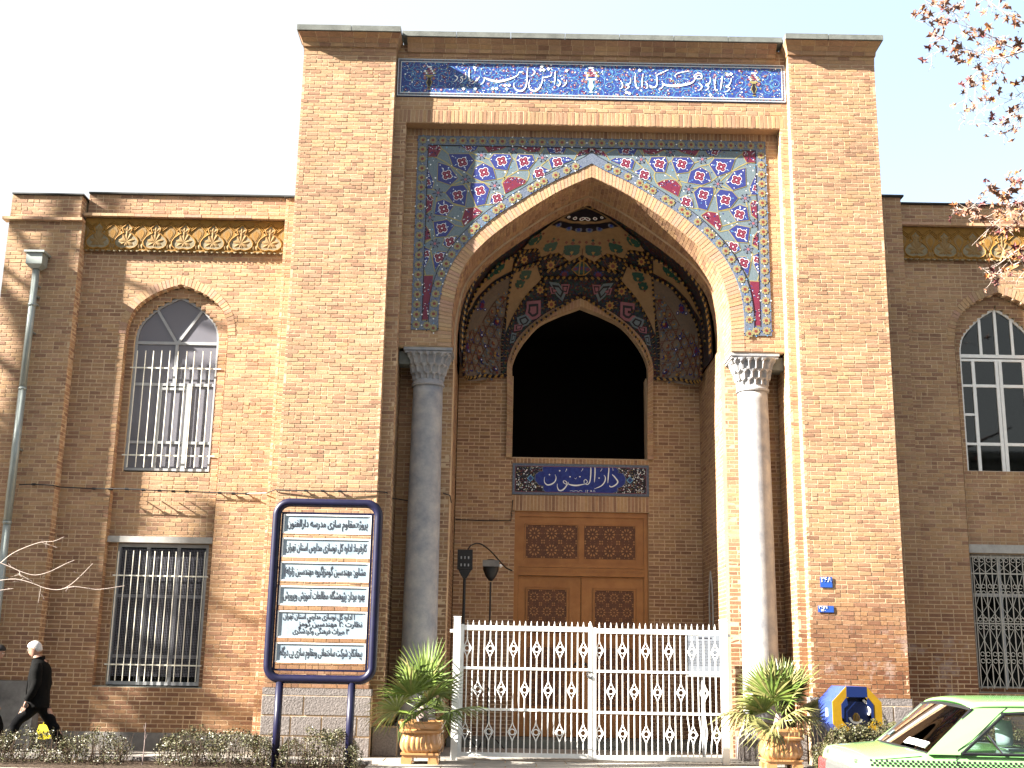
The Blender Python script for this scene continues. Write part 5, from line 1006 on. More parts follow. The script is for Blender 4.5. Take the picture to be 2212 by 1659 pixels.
    if side<0:
        # insect mesh
        s=MB(); z=lz[0]+.16
        while z<lz[1]-.09: s.box(lx[0]+.06,lx[1]-.06,Y0_-.020,Y0_-.017,z-.003,z+.003,'wire'); z+=.028
        x=lx[0]+.06
        while x<lx[1]-.06: s.box(x-.003,x+.003,Y0_-.024,Y0_-.021,lz[0]+.15,lz[1]-.09,'wire'); x+=.028
        s.build('wire_mesh',WL,kind='stuff')
        bars(WL,-7.09,-5.53,1.16,3.46,13,YR-.035,.0095,(3.02,1.45),(lx[0]-.03,lx[1]+.03))
    else:
        bars(WL,8.45,10.02,1.3,3.66,15,YR-.035,.009,(3.63,3.33,2.44,),(lx[0]-.02,lx[1]+.02),m='ivory')
        s=MB()
        def ringt(x,z,r): s.tube([(x+r*cos(t*PI/5),YR-.055,z+r*sin(t*PI/5)) for t in range(10)],.0065,'ivory',5)
        for i in range(7):
            x=8.55+i*.224
            for z in (3.57,3.10,2.98,2.51,2.37,1.90,1.78): ringt(x-.05,z,.036); ringt(x+.05,z,.036)
            for a,b in ((3.52,3.35),(3.30,2.75),(2.75,2.48),(2.34,1.95),(1.73,1.32)):
                s.tube([(x-.10,YR-.05,a),(x+.10,YR-.05,b)],.0055,'ivory',4); s.tube([(x+.10,YR-.047,a),(x-.10,YR-.047,b)],.0055,'ivory',4)
        s.build('scrollwork',WL,kind='stuff')
wing(-1); wing(1)
# corner pilasters by the portal
lay(front(.55),-4.40,XL-.002,.3,10.22,B,'pilaster',thick=.3); q=MB(); q.box(-4.44,XL,.5,.9,10.225,10.26,'sheet'); q.build('coping_sheet',B)
lay(facex(-4.40,-1),.55,.75,.3,10.22,B,'pilaster_side',thick=.05)
lay(front(.55),XR+.002,7.42,.3,10.46,B,'pilaster',thick=.3); q=MB(); q.box(XR,7.47,.5,.9,10.465,10.50,'sheet'); q.build('coping_sheet',B)
# end pier of the left wing
lay(front(.49),-9.64,-8.24,1.15,9.64,B,'end_pier',thick=.5); lay(facex(-8.24,1),.49,.75,.3,9.64,B,'pier_reveal',thick=.05); lay(facex(-9.64,-1),.53,8,1.15,10.17,B,'end_wall',thick=.3)
lay(front(.50),-9.64,-8.30,9.70,10.17,B,'parapet',thick=.5); lay(facex(-8.30,1),.50,.75,9.70,10.17,B,'parapet',thick=.05)
ledge(-9.74,-8.22,.49,9.64,.10,B); q=MB(); q.box(-9.63,-8.26,.45,1.0,10.175,10.2,'sheet'); q.build('coping_sheet',B)
q=MB(); q.box(-9.66,-8.2,.455,.9,-.02,1.145,'render'); q.build('base_course',B)
q=MB(); q.box(-9.3,-8.3,1.0,9,0,10,'mortar'); q.build('wall_core',B)
# rain pipe
RP=bpy.data.objects.new('rain_pipe',None); col.objects.link(RP); RP.parent=B
q=MB(); q.tube([(-8.955,.33,8.64),(-8.955,.33,6.35)],.066,'zinc',14); q.tube([(-8.955,.33,6.34),(-8.955,.33,3.9)],.07,'zinc',14); q.tube([(-8.955,.33,3.89),(-8.95,.33,.05)],.066,'zinc',14)
for z in (6.3,3.85,7.9,2.0): q.tube([(-8.955,.33,z),(-8.955,.33,z+.05)],.077,'zinc',14)
q.build('pipe',RP,smooth=True)
h=MB(); h.rings([[(-8.955-a,.33-a,z),(-8.955+a,.33-a,z),(-8.955+a,.33+a*.8,z),(-8.955-a,.33+a*.8,z)] for a,z in ((.08,8.62),(.15,8.69),(.15,8.90),(.19,8.905),(.19,8.945))],'zinc'); h.build('hopper',RP)
for z in (8.3,8.1,7.95,7.4,5.2,2.9):
    q=MB(); q.box(-9.02,-8.89,.335,.49,z,z+.025,'zinc'); q.build('bracket',RP)
# cable on pegs along the wall
CB=thing('wall_cable','thin black cable pinned across the brick wall below the arched window','cable',(-8.88,.46,4.56))
rndc=random.Random(2)
def cab(pts,r=.011):
    q=MB(); q.tube([(x+8.88,y-.46,z-4.56) for x,y,z in pts],r,'black',5); q.build('cable_run',CB)
def pegs(pts):
    for x,y,z in pts:
        q=MB(); q.tube([(x+8.88,y-.46-.02,z-4.56),(x+8.88,y-.46+.10,z-4.56)],.012,'black',5); q.tube([(x+8.88-.03,y-.48,z-4.56),(x+8.88+.03,y-.48,z-4.56)],.022,'black',6); q.build('peg',CB)
W1=[(-8.85,.40,4.57),(-8.6,.42,4.585),(-8.26,.45,4.575),(-8.2,.66,4.575),(-7.6,.68,4.56),(-7.0,.68,4.565),(-6.4,.68,4.545),(-5.9,.68,4.54),(-5.3,.68,4.525),(-4.8,.68,4.52),(-4.4,.5,4.51),(-4.15,-.03,4.50),(-3.6,-.06,4.49),(-3.0,-.06,4.49),(-2.36,-.04,4.505),(-2.2,.2,4.52),(-2.14,.5,4.46),(-1.9,1.1,4.50)]
cab(W1); pegs([(a[0],a[1]+.03,a[2]) for a in W1 if a[1] in (.68,-.06,.42)]+[(-7.3,.72,4.56),(-6.7,.72,4.555),(-6.15,.72,4.54),(-5.05,.72,4.52),(-3.3,-.03,4.49)])
cab([(-1.25,1.15,4.66),(-1.12,1.16,4.62),(-1.1,1.3,4.5)]); cab([(-1.12,3.72,4.47),(-.5,3.74,4.46),(.03,3.74,4.47),(.06,3.74,4.9)],.012)
# enamel number plates
AR={'ا':'FE8D FE8E','آ':'FE81 FE82','ب':'FE8F FE90 FE91 FE92','پ':'FB56 FB57 FB58 FB59','ت':'FE95 FE96 FE97 FE98','ث':'FE99 FE9A FE9B FE9C','ج':'FE9D FE9E FE9F FEA0','خ':'FEA5 FEA6 FEA7 FEA8','د':'FEA9 FEAA','ر':'FEAD FEAE','ز':'FEAF FEB0','ژ':'FB8A FB8B','س':'FEB1 FEB2 FEB3 FEB4','ش':'FEB5 FEB6 FEB7 FEB8','ط':'FEC1 FEC2 FEC3 FEC4','ظ':'FEC5 FEC6 FEC7 FEC8','ع':'FEC9 FECA FECB FECC','ف':'FED1 FED2 FED3 FED4','ق':'FED5 FED6 FED7 FED8','ک':'FB8E FB8F FB90 FB91','گ':'FB92 FB93 FB94 FB95','ل':'FEDD FEDE FEDF FEE0','م':'FEE1 FEE2 FEE3 FEE4','ن':'FEE5 FEE6 FEE7 FEE8','و':'FEED FEEE','ه':'FEE9 FEEA FEEB FEEC','ی':'FBFC FBFD FBFE FBFF'}
def shape(s):
    out=[]
    for i,ch in enumerate(s):
        f=AR.get(ch)
        if not f: out.append({'(':')',')':'('}.get(ch,ch)); continue
        f=f.split(); prev=i>0 and s[i-1] in AR and len(AR[s[i-1]].split())==4; nxt=i+1<len(s) and s[i+1] in AR and len(f)==4
        out.append(chr(int(f[3 if prev and nxt else 2 if nxt else 1 if prev else 0],16)))
    r=''.join(out[::-1])
    return r
def text(s,x,z,Y,h,m,parent,width=None,align='CENTER',name='lettering',raw=False):
    cu=bpy.data.curves.new(name,'FONT'); cu.body=s if raw else shape(s); cu.size=1; cu.align_x=align; cu.extrude=.01; cu.resolution_u=2; cu.offset=.002
    t=bpy.data.objects.new('tmp',cu); col.objects.link(t); dg=bpy.context.evaluated_depsgraph_get(); me=bpy.data.meshes.new_from_object(t.evaluated_get(dg)); bpy.data.objects.remove(t)
    xs=[v.co.x for v in me.vertices]; w_=max(xs)-min(xs); k=h; kx=k if not width else width/w_
    c_=(max(xs)+min(xs))/2
    for v in me.vertices: v.co=Vector(((v.co.x-c_)*kx,-v.co.z*.15,v.co.y*k))
    me.materials.clear(); me.materials.append(M[m]); me.name=name
    return link(name,me,parent,loc=(x,Y,z))
P1=thing('number_plate','small square blue enamel house number plate reading ۲۶۸ on the right brick pier','sign',(5.525,-.006,3.06))
q=MB(); q.box(-.105,.105,-.014,-.006,-.09,.09,'platebl'); q.build('plate',P1); text('۲۶۸'[::-1],0,.0,-.018,.13,'white',P1)
P2=thing('number_plate','small oblong blue enamel plate with two rows of digits, below the square one','sign',(5.50,-.006,2.60))
q=MB(); q.box(-.135,.135,-.014,-.006,-.055,.055,'platebl'); q.build('plate',P2); text('۳۶۱۴۵'[::-1],-.045,.006,-.018,.07,'white',P2); text('۱۱۴۰۰'[::-1],-.045,-.04,-.018,.055,'white',P2)
# ============ OBJECTS ============
# ---- information board ----
S=thing('information_board','tall navy tube-framed board with six pale Persian text panels, standing in the hedge bed','sign board',(-2.86,-2.2,0))
def rrect(hw,z0,z1,r,n=6):
    P=[]
    for cx_,cz,a0 in ((hw-r,z1-r,0),(-hw+r,z1-r,90),(-hw+r,z0+r,180),(hw-r,z0+r,270)):
        for i in range(n+1): a=R(a0+90*i/n); P.append((cx_+r*cos(a),0,cz+r*sin(a)))
    return P
q=MB(); P=rrect(.80,1.30,4.0,.20,8); 
# closed tube
def ctube(mb,P,r,m,n=12):
    N=len(P); secs=[]
    for i in range(N):
        a=Vector(P[i-1]);b=Vector(P[i]);c_=Vector(P[(i+1)%N]); t=(c_-a).normalized(); u=Vector((0,1,0)); v_=t.cross(u)
        secs.append([tuple(b+(u*cos(2*PI*j/n)+v_*sin(2*PI*j/n))*r) for j in range(n)])
    secs.append(secs[0]); mb.rings(secs,m,cap=False)
ctube(q,P,.068,'navy'); q.build('tube_frame',S,smooth=True)
q=MB(); frame(q,-.722,.722,1.42,3.85,.03,-.02,'navy',.03); q.build('inner_frame',S)
for x in (-.60,.50): q=MB(); q.tube([(x,0,1.26),(x,0,-.05)],.058,'navy',12); q.build('post',S,smooth=True)
rows=[(3.81,3.52,['پروژه:مقاوم سازی مدرسه دارالفنون']),(3.44,3.15,['کارفرما: اداره کل نوسازی مدارس استان تهران']),(3.07,2.78,['مشاور: مهندسین گومز(گروه مهندسین زلزله)']),(2.70,2.41,['بهره بردار: پژوهشگاه مطالعات آموزش وپرورش']),(2.32,1.92,['۱ اداره کل نوسازی مدارس استان تهران','نظارت :۲ مهندسین گومز','۳ میراث فرهنگی وگردشگری']),(1.84,1.55,['پیمانکار: شرکت ساختمانی ومقاوم سازی پی درگاه'])]
for z1_,z0_,tx in rows:
    q=MB(); q.box(-.685,.685,-.012,.012,z0_,z1_,'signpanel'); frame(q,-.69,.69,z0_-.004,z1_+.004,.02,-.026,'white',-.0121); pn=q.build('sign_panel',S)
    if len(tx)==1: text(tx[0],0,(z0_+z1_)/2-.045,-.016,.17,'ink',pn,width=1.26)
    else:
        text(tx[0],-.06,z1_-.115,-.016,.12,'ink',pn,width=1.1); text(tx[1],.12,z1_-.225,-.016,.12,'ink',pn,width=.98); text(tx[2],-.02,z1_-.335,-.016,.12,'ink',pn,width=.86)
# ---- gate ----
G=thing('metal_gate','white double gate of spiked bars with diamond and ring ornaments, closed across the portal','gate',(0,-.15,0))
def orn():
    t=MB(); w_,h_=.075,.155
    for s in (1,-1):
        for e in (1,-1): t.tube(spline([(0,0,e*h_),(s*.022,0,e*h_*.6),(s*w_,0,0)],3),.0095,'white',5)
    t.tube([(.046*cos(k*PI/8),0,.046*sin(k*PI/8)) for k in range(17)],.0095,'white',5,False)
    return t.mesh('diamond_ornament')
om=orn()
def bend(t_,x,z0_,z1_,pts,r=.0105):
    t_.tube([(x+dx,0,z) for dx,z in pts],r,'white',6)
for sd,(ga,gb,dz) in enumerate(((-.80,1.375,.02),(1.455,3.62,-.015))):
    L_=bpy.data.objects.new('gate_leaf',None); col.objects.link(L_); L_.parent=G
    for z0_,z1_,e in ((.055,.125,'frame_rail'),(.80,.84,'frame_rail'),(1.475,1.515,'frame_rail'),(2.125,2.205,'frame_rail')):
        q=MB(); q.box(ga+.062,gb-.002,-.02,.02,z0_+dz*.5,z1_+dz*.5,'white'); q.build('rail',L_)
    q=MB(); q.box(ga,ga+.06,-.022,.022,.055,2.22+dz*.5,'white'); q.build('stile',L_)
    n=21; x0_=ga+.115; x1_=gb-.075; st=(x1_-x0_)/(n-1)
    full=MB(); full.tube([(0,0,0),(0,0,2.14),(0,0,2.20),(0,0,2.295)],[.0105,.0105,.0125,.002],'white',6); fm_=full.mesh('bar')
    for k in range(n):
        x=x0_+st*k; bent=(sd==1 and k>=15)
        top=k%4==0; mid=k%4==2
        if sd==1: top=k%4==1-1 and True; 
        gaps=[]
        if top: gaps=[(.47,'o'),(1.83,'o')]
        if mid: gaps=[(1.155,'o')]
        z=.09; q=MB(); segs=[]; 
        for gz,_ in gaps: segs.append((z,gz-.152)); z=gz+.152
        segs.append((z,2.14))
        for a,b in segs:
            if bent and a<.5: 
                dxx=random.choice((-.035,.03,.04)); q.tube([(x,0,a),(x+dxx*.2,0,(a+.3)/1.3),(x+dxx if not top else x,0,min(b,.5)),(x,0,max(min(b,.8),.51)),(x,0,max(b,.82))] if b>.9 else [(x,0,a),(x,0,b)],.0105,'white',6)
            else: q.tube([(x,0,a),(x,0,b)],.0105,'white',6)
        q.tube([(x,0,2.2),(x,0,2.235),(x,0,2.30)],[.0105,.013,.002],'white',6); q.build('bar',L_)
        for gz,_ in gaps: o=link('diamond_ornament',om,L_); o.location=(x,0,gz); 
    for k,x in enumerate((ga+.3,gb-.3)): pass
for x,h in ((-.86,2.345),(3.69,2.365)):
    q=MB(); q.box(x-.058,x+.058,-.055,.055,.0,h,'white'); q.box(x-.066,x+.066,-.063,.063,h+.001,h+.014,'white'); q.build('post',G)
    q=MB(); s=-1 if x<0 else 1; q.box(x+s*.059 if s>0 else x-.12,x+.12 if s>0 else x-.059,-.02,.02,2.09,2.14,'white'); q.build('hinge_lug',G)
q=MB(); q.box(1.383,1.447,-.03,.03,.055,2.24,'white'); q.tube([(1.415,0,2.24),(1.415,0,2.27),(1.415,0,2.31)],[.03,.03,.005],'white',8); q.build('meeting_stile',G)
q=MB(); 
for i in range(9): a=i*.7; q.tube([(1.40+.05*cos(a+t),-.035,1.46-.012*i+.025*sin(a+t)) for t in (0,1,2,3)],.006,'chrome',4)
q.build('chain',G)
# ---- planters and palms ----
def planter(x,y,s,label):
    T=thing('planter',label,'planter',(x,y,0),'glazed planters either side of the gate')
    def sq(hw,z,n_=5,f=None): return se_ring(hw*s,n_,z*s,0,0,224,f)
    q=MB(); fl=lambda a:1-.035*(abs(cos(14*a)))**3
    prof=spline([(.27,.165),(.30,.20),(.33,.25),(.338,.31),(.328,.37),(.31,.43),(.305,.47)],5)
    q.rings([sq(h,z,5,fl) for h,z in prof],'terracotta'); q.build('body',T,smooth=True)
    q=MB(); q.rings([sq(h,z) for h,z in ((.30,.47),(.35,.49),(.36,.52),(.34,.535),(.33,.54),(.355,.60),(.37,.62),(.37,.66),(.33,.662),(.32,.58))],'terracotta'); q.build('rim',T)
    q=MB(); q.box(-.31*s,.31*s,-.31*s,.31*s,.145*s,.175*s,'terracotta'); q.box(-.285*s,.285*s,-.285*s,.285*s,.10*s,.144*s,'terracotta')
    for sx in (-1,1):
        for sy in (-1,1): q.box(min(sx*.30*s,sx*.13*s),max(sx*.30*s,sx*.13*s),min(sy*.30*s,sy*.13*s),max(sy*.30*s,sy*.13*s),0,.10*s,'terracotta')
    q.build('foot',T); q=MB(); q.rings([sq(.31,.60),sq(.31,.61)],'soil'); q.build('soil',T,kind='stuff')
    return T
planter(-1.36,-.85,1.0,'fluted terracotta planter left of the white gate, below the greener palm')
planter(4.46,-.80,.97,'fluted terracotta planter right of the white gate, lit pale on its left side')
def frondmesh(L_,R_,n,spread,droop,dry,rnd):
    q=MB(); m='palmdry' if rnd.random()<dry else 'palm'
    # petiole along +x rising, then the fan of blades
    q.tube([(0,0,0),(L_*.5,0,L_*.04),(L_,0,0)],[.011,.008,.007],'palm',5)
    for k in range(n):
        t=(k+.5)/n*2-1; a=t*spread; l=R_*(1-.22*t*t)*rnd.uniform(.9,1.05); d0=Vector((cos(a),sin(a),.05+.12*(1-abs(t)))).normalized(); up=Vector((0,0,1)); side=Vector((-sin(a),cos(a),.35*(1 if k%2 else -1))).normalized()
        w_=.021; prev=None; mm='palmdry' if rnd.random()<dry*.7 else m
        pts=[]
        for i in range(6):
            u=i/5; p=Vector((L_,0,0))+d0*(l*u)-up*(droop*l*max(0,u-.35)**2*1.6)*(1+.6*rnd.random()); ww=w_*(1-.15*u if u<.5 else max(.04,1.85*(1-u)))
            pts.append((p-side*ww,p+side*ww))
        for i in range(5):
            q.add([pts[i][0],pts[i][1],pts[i+1][1],pts[i+1][0]],[(0,1,2,3)],mm)
    return q
def palm(x,y,z,seed,n,label,dry,R0,lay_):
    rnd=random.Random(seed); T=thing('fan_palm',label,'palm',(x,y,z),'fan palms in planters by the gate')
    meshes=[frondmesh(rnd.uniform(.34,.54),R0*rnd.uniform(.9,1.1),26,rnd.uniform(1.3,1.9),dr,dry,rnd).mesh('frond') for dr in (.03,.10,.22,.42,.7)]
    q=MB(); q.tube([(0,0,-.15),(0,0,.05),(0,0,.22)],[.09,.10,.05],'bark',9); q.build('trunk',T)
    for k in range(n):
        a=k*2.4+rnd.uniform(-.2,.2); u=k/n; el=R(84-96*u+rnd.uniform(-8,8)); mi_=min(4,int(u*5)); 
        o=link('frond',meshes[mi_],T); o.location=(0,0,.18-.12*u)
        o.rotation_euler=(Matrix.Rotation(a,3,'Z')@Matrix.Rotation(-el,3,'Y')@Matrix.Rotation(rnd.uniform(-.7,.7),3,'X')).to_euler(); s=rnd.uniform(.85,1.1); o.scale=(s,s,s)
palm(-1.36,-.85,.66,5,17,'green fan palm with broad drooping fronds in the left planter',.12,.68,0)
palm(4.46,-.80,.66,9,21,'yellowish spiky fan palm with dry tips in the right planter',.45,.64,0)
# ---- phone hood ----
T=thing('telephone_booth','blue and yellow octagonal telephone hood standing behind the right hedge','telephone booth',(5.46,-1.45,0),rz=R(6))
def octo(r,y,cz=.93,c_=.42): return [(r*sx,y,cz+r*sz) for sx,sz in ((1,c_),(c_,1),(-c_,1),(-1,c_),(-1,-c_),(-c_,-1),(c_,-1),(1,-c_))]
q=MB(); r=.40; q.rings([octo(r,-.22),octo(r,.38)],'pblue',cap=False); q.rings([octo(r*.88,-.20),octo(r*.88,.36)],'pdark',cap=False); q.add(octo(r,.381),[tuple(range(8))],'pblue'); 
q.build('hood',T)
q=MB(); O=[(x,z) for x,_,z in octo(r*.995,0)]; I=[(x,z) for x,_,z in octo(r*.64,0,.93,.46)]
for i in range(8):
    j=(i+1)%8
    if i==1: continue
    q.prism([O[i],O[j],I[j],I[i]],-.245,-.222,'pyel')
q.build('front_rim',T)
q=MB(); q.prism([(-.165,1.327),(.165,1.327),(.17,1.17),(-.17,1.17)],-.246,-.221,'pdark')
for s in (-1,1):
    q.prism([(s*.17,1.17),(s*.26,1.06),(s*.26,.86),(s*.225,.84),(s*.215,1.0),(s*.15,1.05)],-.250,-.247,'pdark')
q.prism(I,-.10,-.07,'pdark'); q.prism([(-.2,1.10),(.2,1.10),(.2,.78),(.12,.70),(-.12,.70),(-.2,.78)],-.17,-.101,'pdark'); q.build('back_panel',T)
q=MB(); 
for t in range(9):
    a0,a1=R(190+16*t),R(190+16*(t+1)); q.prism([(.12*cos(a0),.88+.12*sin(a0)),(.12*cos(a1),.88+.12*sin(a1)),(.085*cos(a1),.88+.085*sin(a1)),(.085*cos(a0),.88+.085*sin(a0))],-.178,-.1705,'white')
for t in range(5): q.tube([(-.04+.02*t,-.178,.80),(-.05+.025*t,-.178,.88),(-.015+.0075*t,-.178,.93)],.006,'pyel',5)
q.build('emblem',T)
q=MB(); q.tube([(.12,-.19,1.13),(.2,-.2,1.06),(.225,-.2,.95),(.2,-.19,.90)],.022,'white',7); q.build('handset',T)
q=MB(); q.prism([(-.06,.55),(.06,.55),(.09,0),(-.09,0)],.0,.16,'pblue'); q.build('stand',T)
q=MB(); q.box(-.401,-.400,-.03,.06,.86,.99,'white'); dia(q,0,0,.0,0,'white'); q.build('side_mark',T)
# ---- hedges ----
def hedge(name,label,x0_,x1_,y0_,y1_,h,n,seed,group,sz=1.0,gap=-.05,mm=('hedge','hedge2')):
    rnd=random.Random(seed); T=thing(name,label,'hedge',((x0_+x1_)/2,(y0_+y1_)/2,0),group); cx_,cy_=T.location.x,T.location.y
    q=MB(); st=MB()
    for i in range(int((x1_-x0_)*60)):
        x=rnd.uniform(x0_,x1_); y=rnd.uniform(y0_,y1_); p=Vector((x-cx_,y-cy_,0)); top=h*rnd.uniform(.6,1.0); d=Vector((rnd.uniform(-.12,.12),rnd.uniform(-.12,.12),top))
        st.tube([p,p+d*.5+Vector((rnd.uniform(-.03,.03),rnd.uniform(-.03,.03),0)),p+d],[.006,.005,.002],'hedgestem',4,False)
    for i in range(n):
        x=rnd.uniform(x0_,x1_); y=rnd.uniform(y0_,y1_)
        hh=h*(.84+.34*noise.noise(Vector((x*2.2,y*3,seed)))+.22*noise.noise(Vector((x*7,y*7,seed)))); ex=min(x-x0_,x1_-x,.25)/.25; hh*=.55+.45*ex
        z=hh*(1-rnd.random()**1.7*.95)
        if noise.noise(Vector((x*4,y*4,z*5+seed)))<gap: continue
        c_=Vector((x-cx_,y-cy_,z)); a=Vector((rnd.gauss(0,1),rnd.gauss(0,1),rnd.gauss(0,1))).normalized(); b=a.orthogonal().normalized(); s=rnd.uniform(.010,.021)*sz
        m=mm[0] if rnd.random()<.55 else mm[1]
        q.add([c_-a*s,c_+b*s*.6,c_+a*s,c_-b*s*.6+a.cross(b)*s*.3],[(0,1,2,3)],m)
    st.build('stem',T,kind='stuff'); q.build('foliage',T,kind='stuff')
hedge('hedge','thin low hedge on the far left in front of the walking man',-7.9,-5.75,-2.5,-1.6,.48,7500,1,'clipped hedges in the beds',1)
hedge('hedge','low twiggy hedge left of the sign board posts, below the barred ground-floor window',-5.25,-3.5,-2.5,-1.6,.58,8000,2,'clipped hedges in the beds',1)
hedge('hedge','low dark hedge growing between the two posts of the sign board',-3.42,-2.2,-2.5,-1.6,.60,7500,3,'clipped hedges in the beds',1)
hedge('hedge','taller yellow-green hedge on the right between the telephone hood and the green taxi',4.62,8.6,-3.1,-2.2,.83,75000,4,'clipped hedges in the beds',1.3,-.3)
T=thing('sapling','bare leafless sapling stake standing in the gap between the left hedges','sapling',(-5.45,-2.2,0)); q=MB(); q.tube([(0,0,0),(.01,0,.3),(.0,.01,.62)],[.011,.009,.006],'bark',6); q.tube([(0,0,.35),(.04,0,.45)],[.006,.003],'bark',4); q.tube([(0,0,.5),(-.03,0,.58)],[.005,.003],'bark',4); q.build('stem',T)
# ---- floodlights on stands ----
for (x,y,z,w_,lab) in ((-.845,2.2,3.52,.29,'black six-lamp box on a stand, at the far left inside the portal'),(-.345,2.3,3.46,.28,'grey hooded floodlight on a black stand beside the wooden door')):
    T=thing('floodlight',lab,'floodlight',(x,y,0),'lamp heads on stands inside the portal'); q=MB(); q.tube([(0,0,.02),(0,0,z-.35)],.028 if w_>.285 else .018,'black',8)
    for a in (0,2.1,4.2): q.tube([(0,0,.35),(.32*cos(a),.32*sin(a),.03)],.012,'black',5)
    q.build('stand',T); q=MB(); hw=w_/2
    if w_>.285:
        q.box(-hw,hw,-.06,.08,z-.19,z+.19,'black'); q.rings([[(-a,-.05,zz),(a,-.05,zz),(a,.07,zz),(-a,.07,zz)] for a,zz in ((.03,z-.36),(.07,z-.30),(hw*.85,z-.195))],'black'); q.build('lamp_head',T)
        for i in range(3):
            for j in range(2): q=MB(); q.box(-.07+i*.07-.012,-.07+i*.07+.012,-.07,-.061,z-.13+j*.14,z-.08+j*.14,'greypaint'); q.build('lamp',T)
    else:
        q.rings([[(a*cos(t*PI/8),.04+a*.7*sin(t*PI/8),zz) for t in range(16)] for a,zz in ((.03,z-.33),(.10,z-.24),(.15,z-.12),(.155,z-.08),(.15,z-.02),(.13,z+.05),(.06,z+.09))],'black'); q.build('lamp_head',T,smooth=True)
        q=MB(); q.box(-.16,.16,-.11,-.09,z-.06,z+.06,'render'); q.build('visor',T); q=MB(); q.tube([(.18,-.08,z-.02),(.20,-.1,z-.06)],[.02,.035],'white',7); q.build('lamp',T)
T=thing('lamp_cable','thin black cable arching from the lamp box down to the door frame','cable',(-.8,2.25,3.7)); q=MB(); q.tube(spline([(0,0,0),(.06,.0,.10),(.22,.1,.15),(.42,.4,.05),(.62,.9,-.12),(.75,1.3,-.22),(.87,1.45,-.26)],4),.014,'black',6); q.build('cable_run',T)
# ---- notice board behind the gate ----
T=thing('notice_board','white lettered notice board on a post behind the right gate leaf','notice board',(3.5,.9,0)); q=MB(); q.box(-.30,.36,-.01,.01,1.42,2.17,'board'); frame(q,-.305,.365,1.415,2.175,.02,-.018,'greypaint',-.0101); q.build('board',T)
q=MB(); q.box(-.03,.03,.012,.06,0,1.9,'greypaint'); q.build('post',T)
rnd=random.Random(6); q=MB(); z=2.08; q.box(-.12,.16,-.0125,-.0105,z,z+.022,'ink'); z-=.05
while z>1.6:
    x=.33
    while x>-.26: w_=rnd.uniform(.02,.06); q.box(max(-.27,x-w_),x,-.0125,-.0105,z,z+.006,'ink'); x-=w_+.012
    z-=.026
q.build('lettering',T,kind='stuff')
# ---- people ----
def skin(name,pts,edges,m,parent,root=0,sub=2):
    me=bpy.data.meshes.new(name); me.from_pydata([p[:3] for p in pts],edges,[]); o=bpy.data.objects.new(name,me); col.objects.link(o)
    md=o.modifiers.new('s','SKIN'); md.use_smooth_shade=True; s=me.skin_vertices[0].data
    for i,p in enumerate(pts): r=p[3]; s[i].radius=(r if isinstance(r,(int,float)) else r[0],r if isinstance(r,(int,float)) else r[1]); s[i].use_root=(i==root)
    o.modifiers.new('b','SUBSURF').levels=sub
    dg=bpy.context.evaluated_depsgraph_get(); me2=bpy.data.meshes.new_from_object(o.evaluated_get(dg)); me2.materials.clear(); me2.materials.append(M[m] if isinstance(m,str) else m)
    for p in me2.polygons: p.use_smooth=True
    bpy.data.objects.remove(o); me2.name=name
    return link(name,me2,parent)
def rough(o,amp,sc_,seed=0):
    for v in o.data.vertices: v.co+=v.normal*(noise.noise(v.co*sc_+Vector((seed,0,0)))*amp)
def chain(n,k=0): return [(k+i,k+i+1) for i in range(n-1)]
def hand(parent,p,fwd,down,sgn=1):
    """small relaxed hand: palm and five bent fingers"""
    p=Vector(p); f=Vector(fwd).normalized(); d=Vector(down).normalized(); s=f.cross(d).normalized()*sgn
    pts=[(*p,.028),(*(p+d*.05),(.034,.017)),(*(p+d*.09),(.036,.016))]; ed=chain(3)
    o=skin('hand',pts,ed,'skin',parent,1,1)
    for k,(u,l) in enumerate(((-.028,.062),(-.009,.072),(.010,.068),(.028,.054))):
        a=p+d*.085+f*u; q=MB(); q.tube([a,a+d*l*.5+s*.006,a+d*l*.85+s*.026,a+d*l+s*.04],[.009,.0085,.0075,.005],'skin',6); q.build('finger',o,smooth=True)
    a=p+d*.03-f*.03; q=MB(); q.tube([a,a-f*.02+d*.03,a-f*.018+d*.06+s*.01],[.011,.010,.006],'skin',6); q.build('thumb',o,smooth=True)
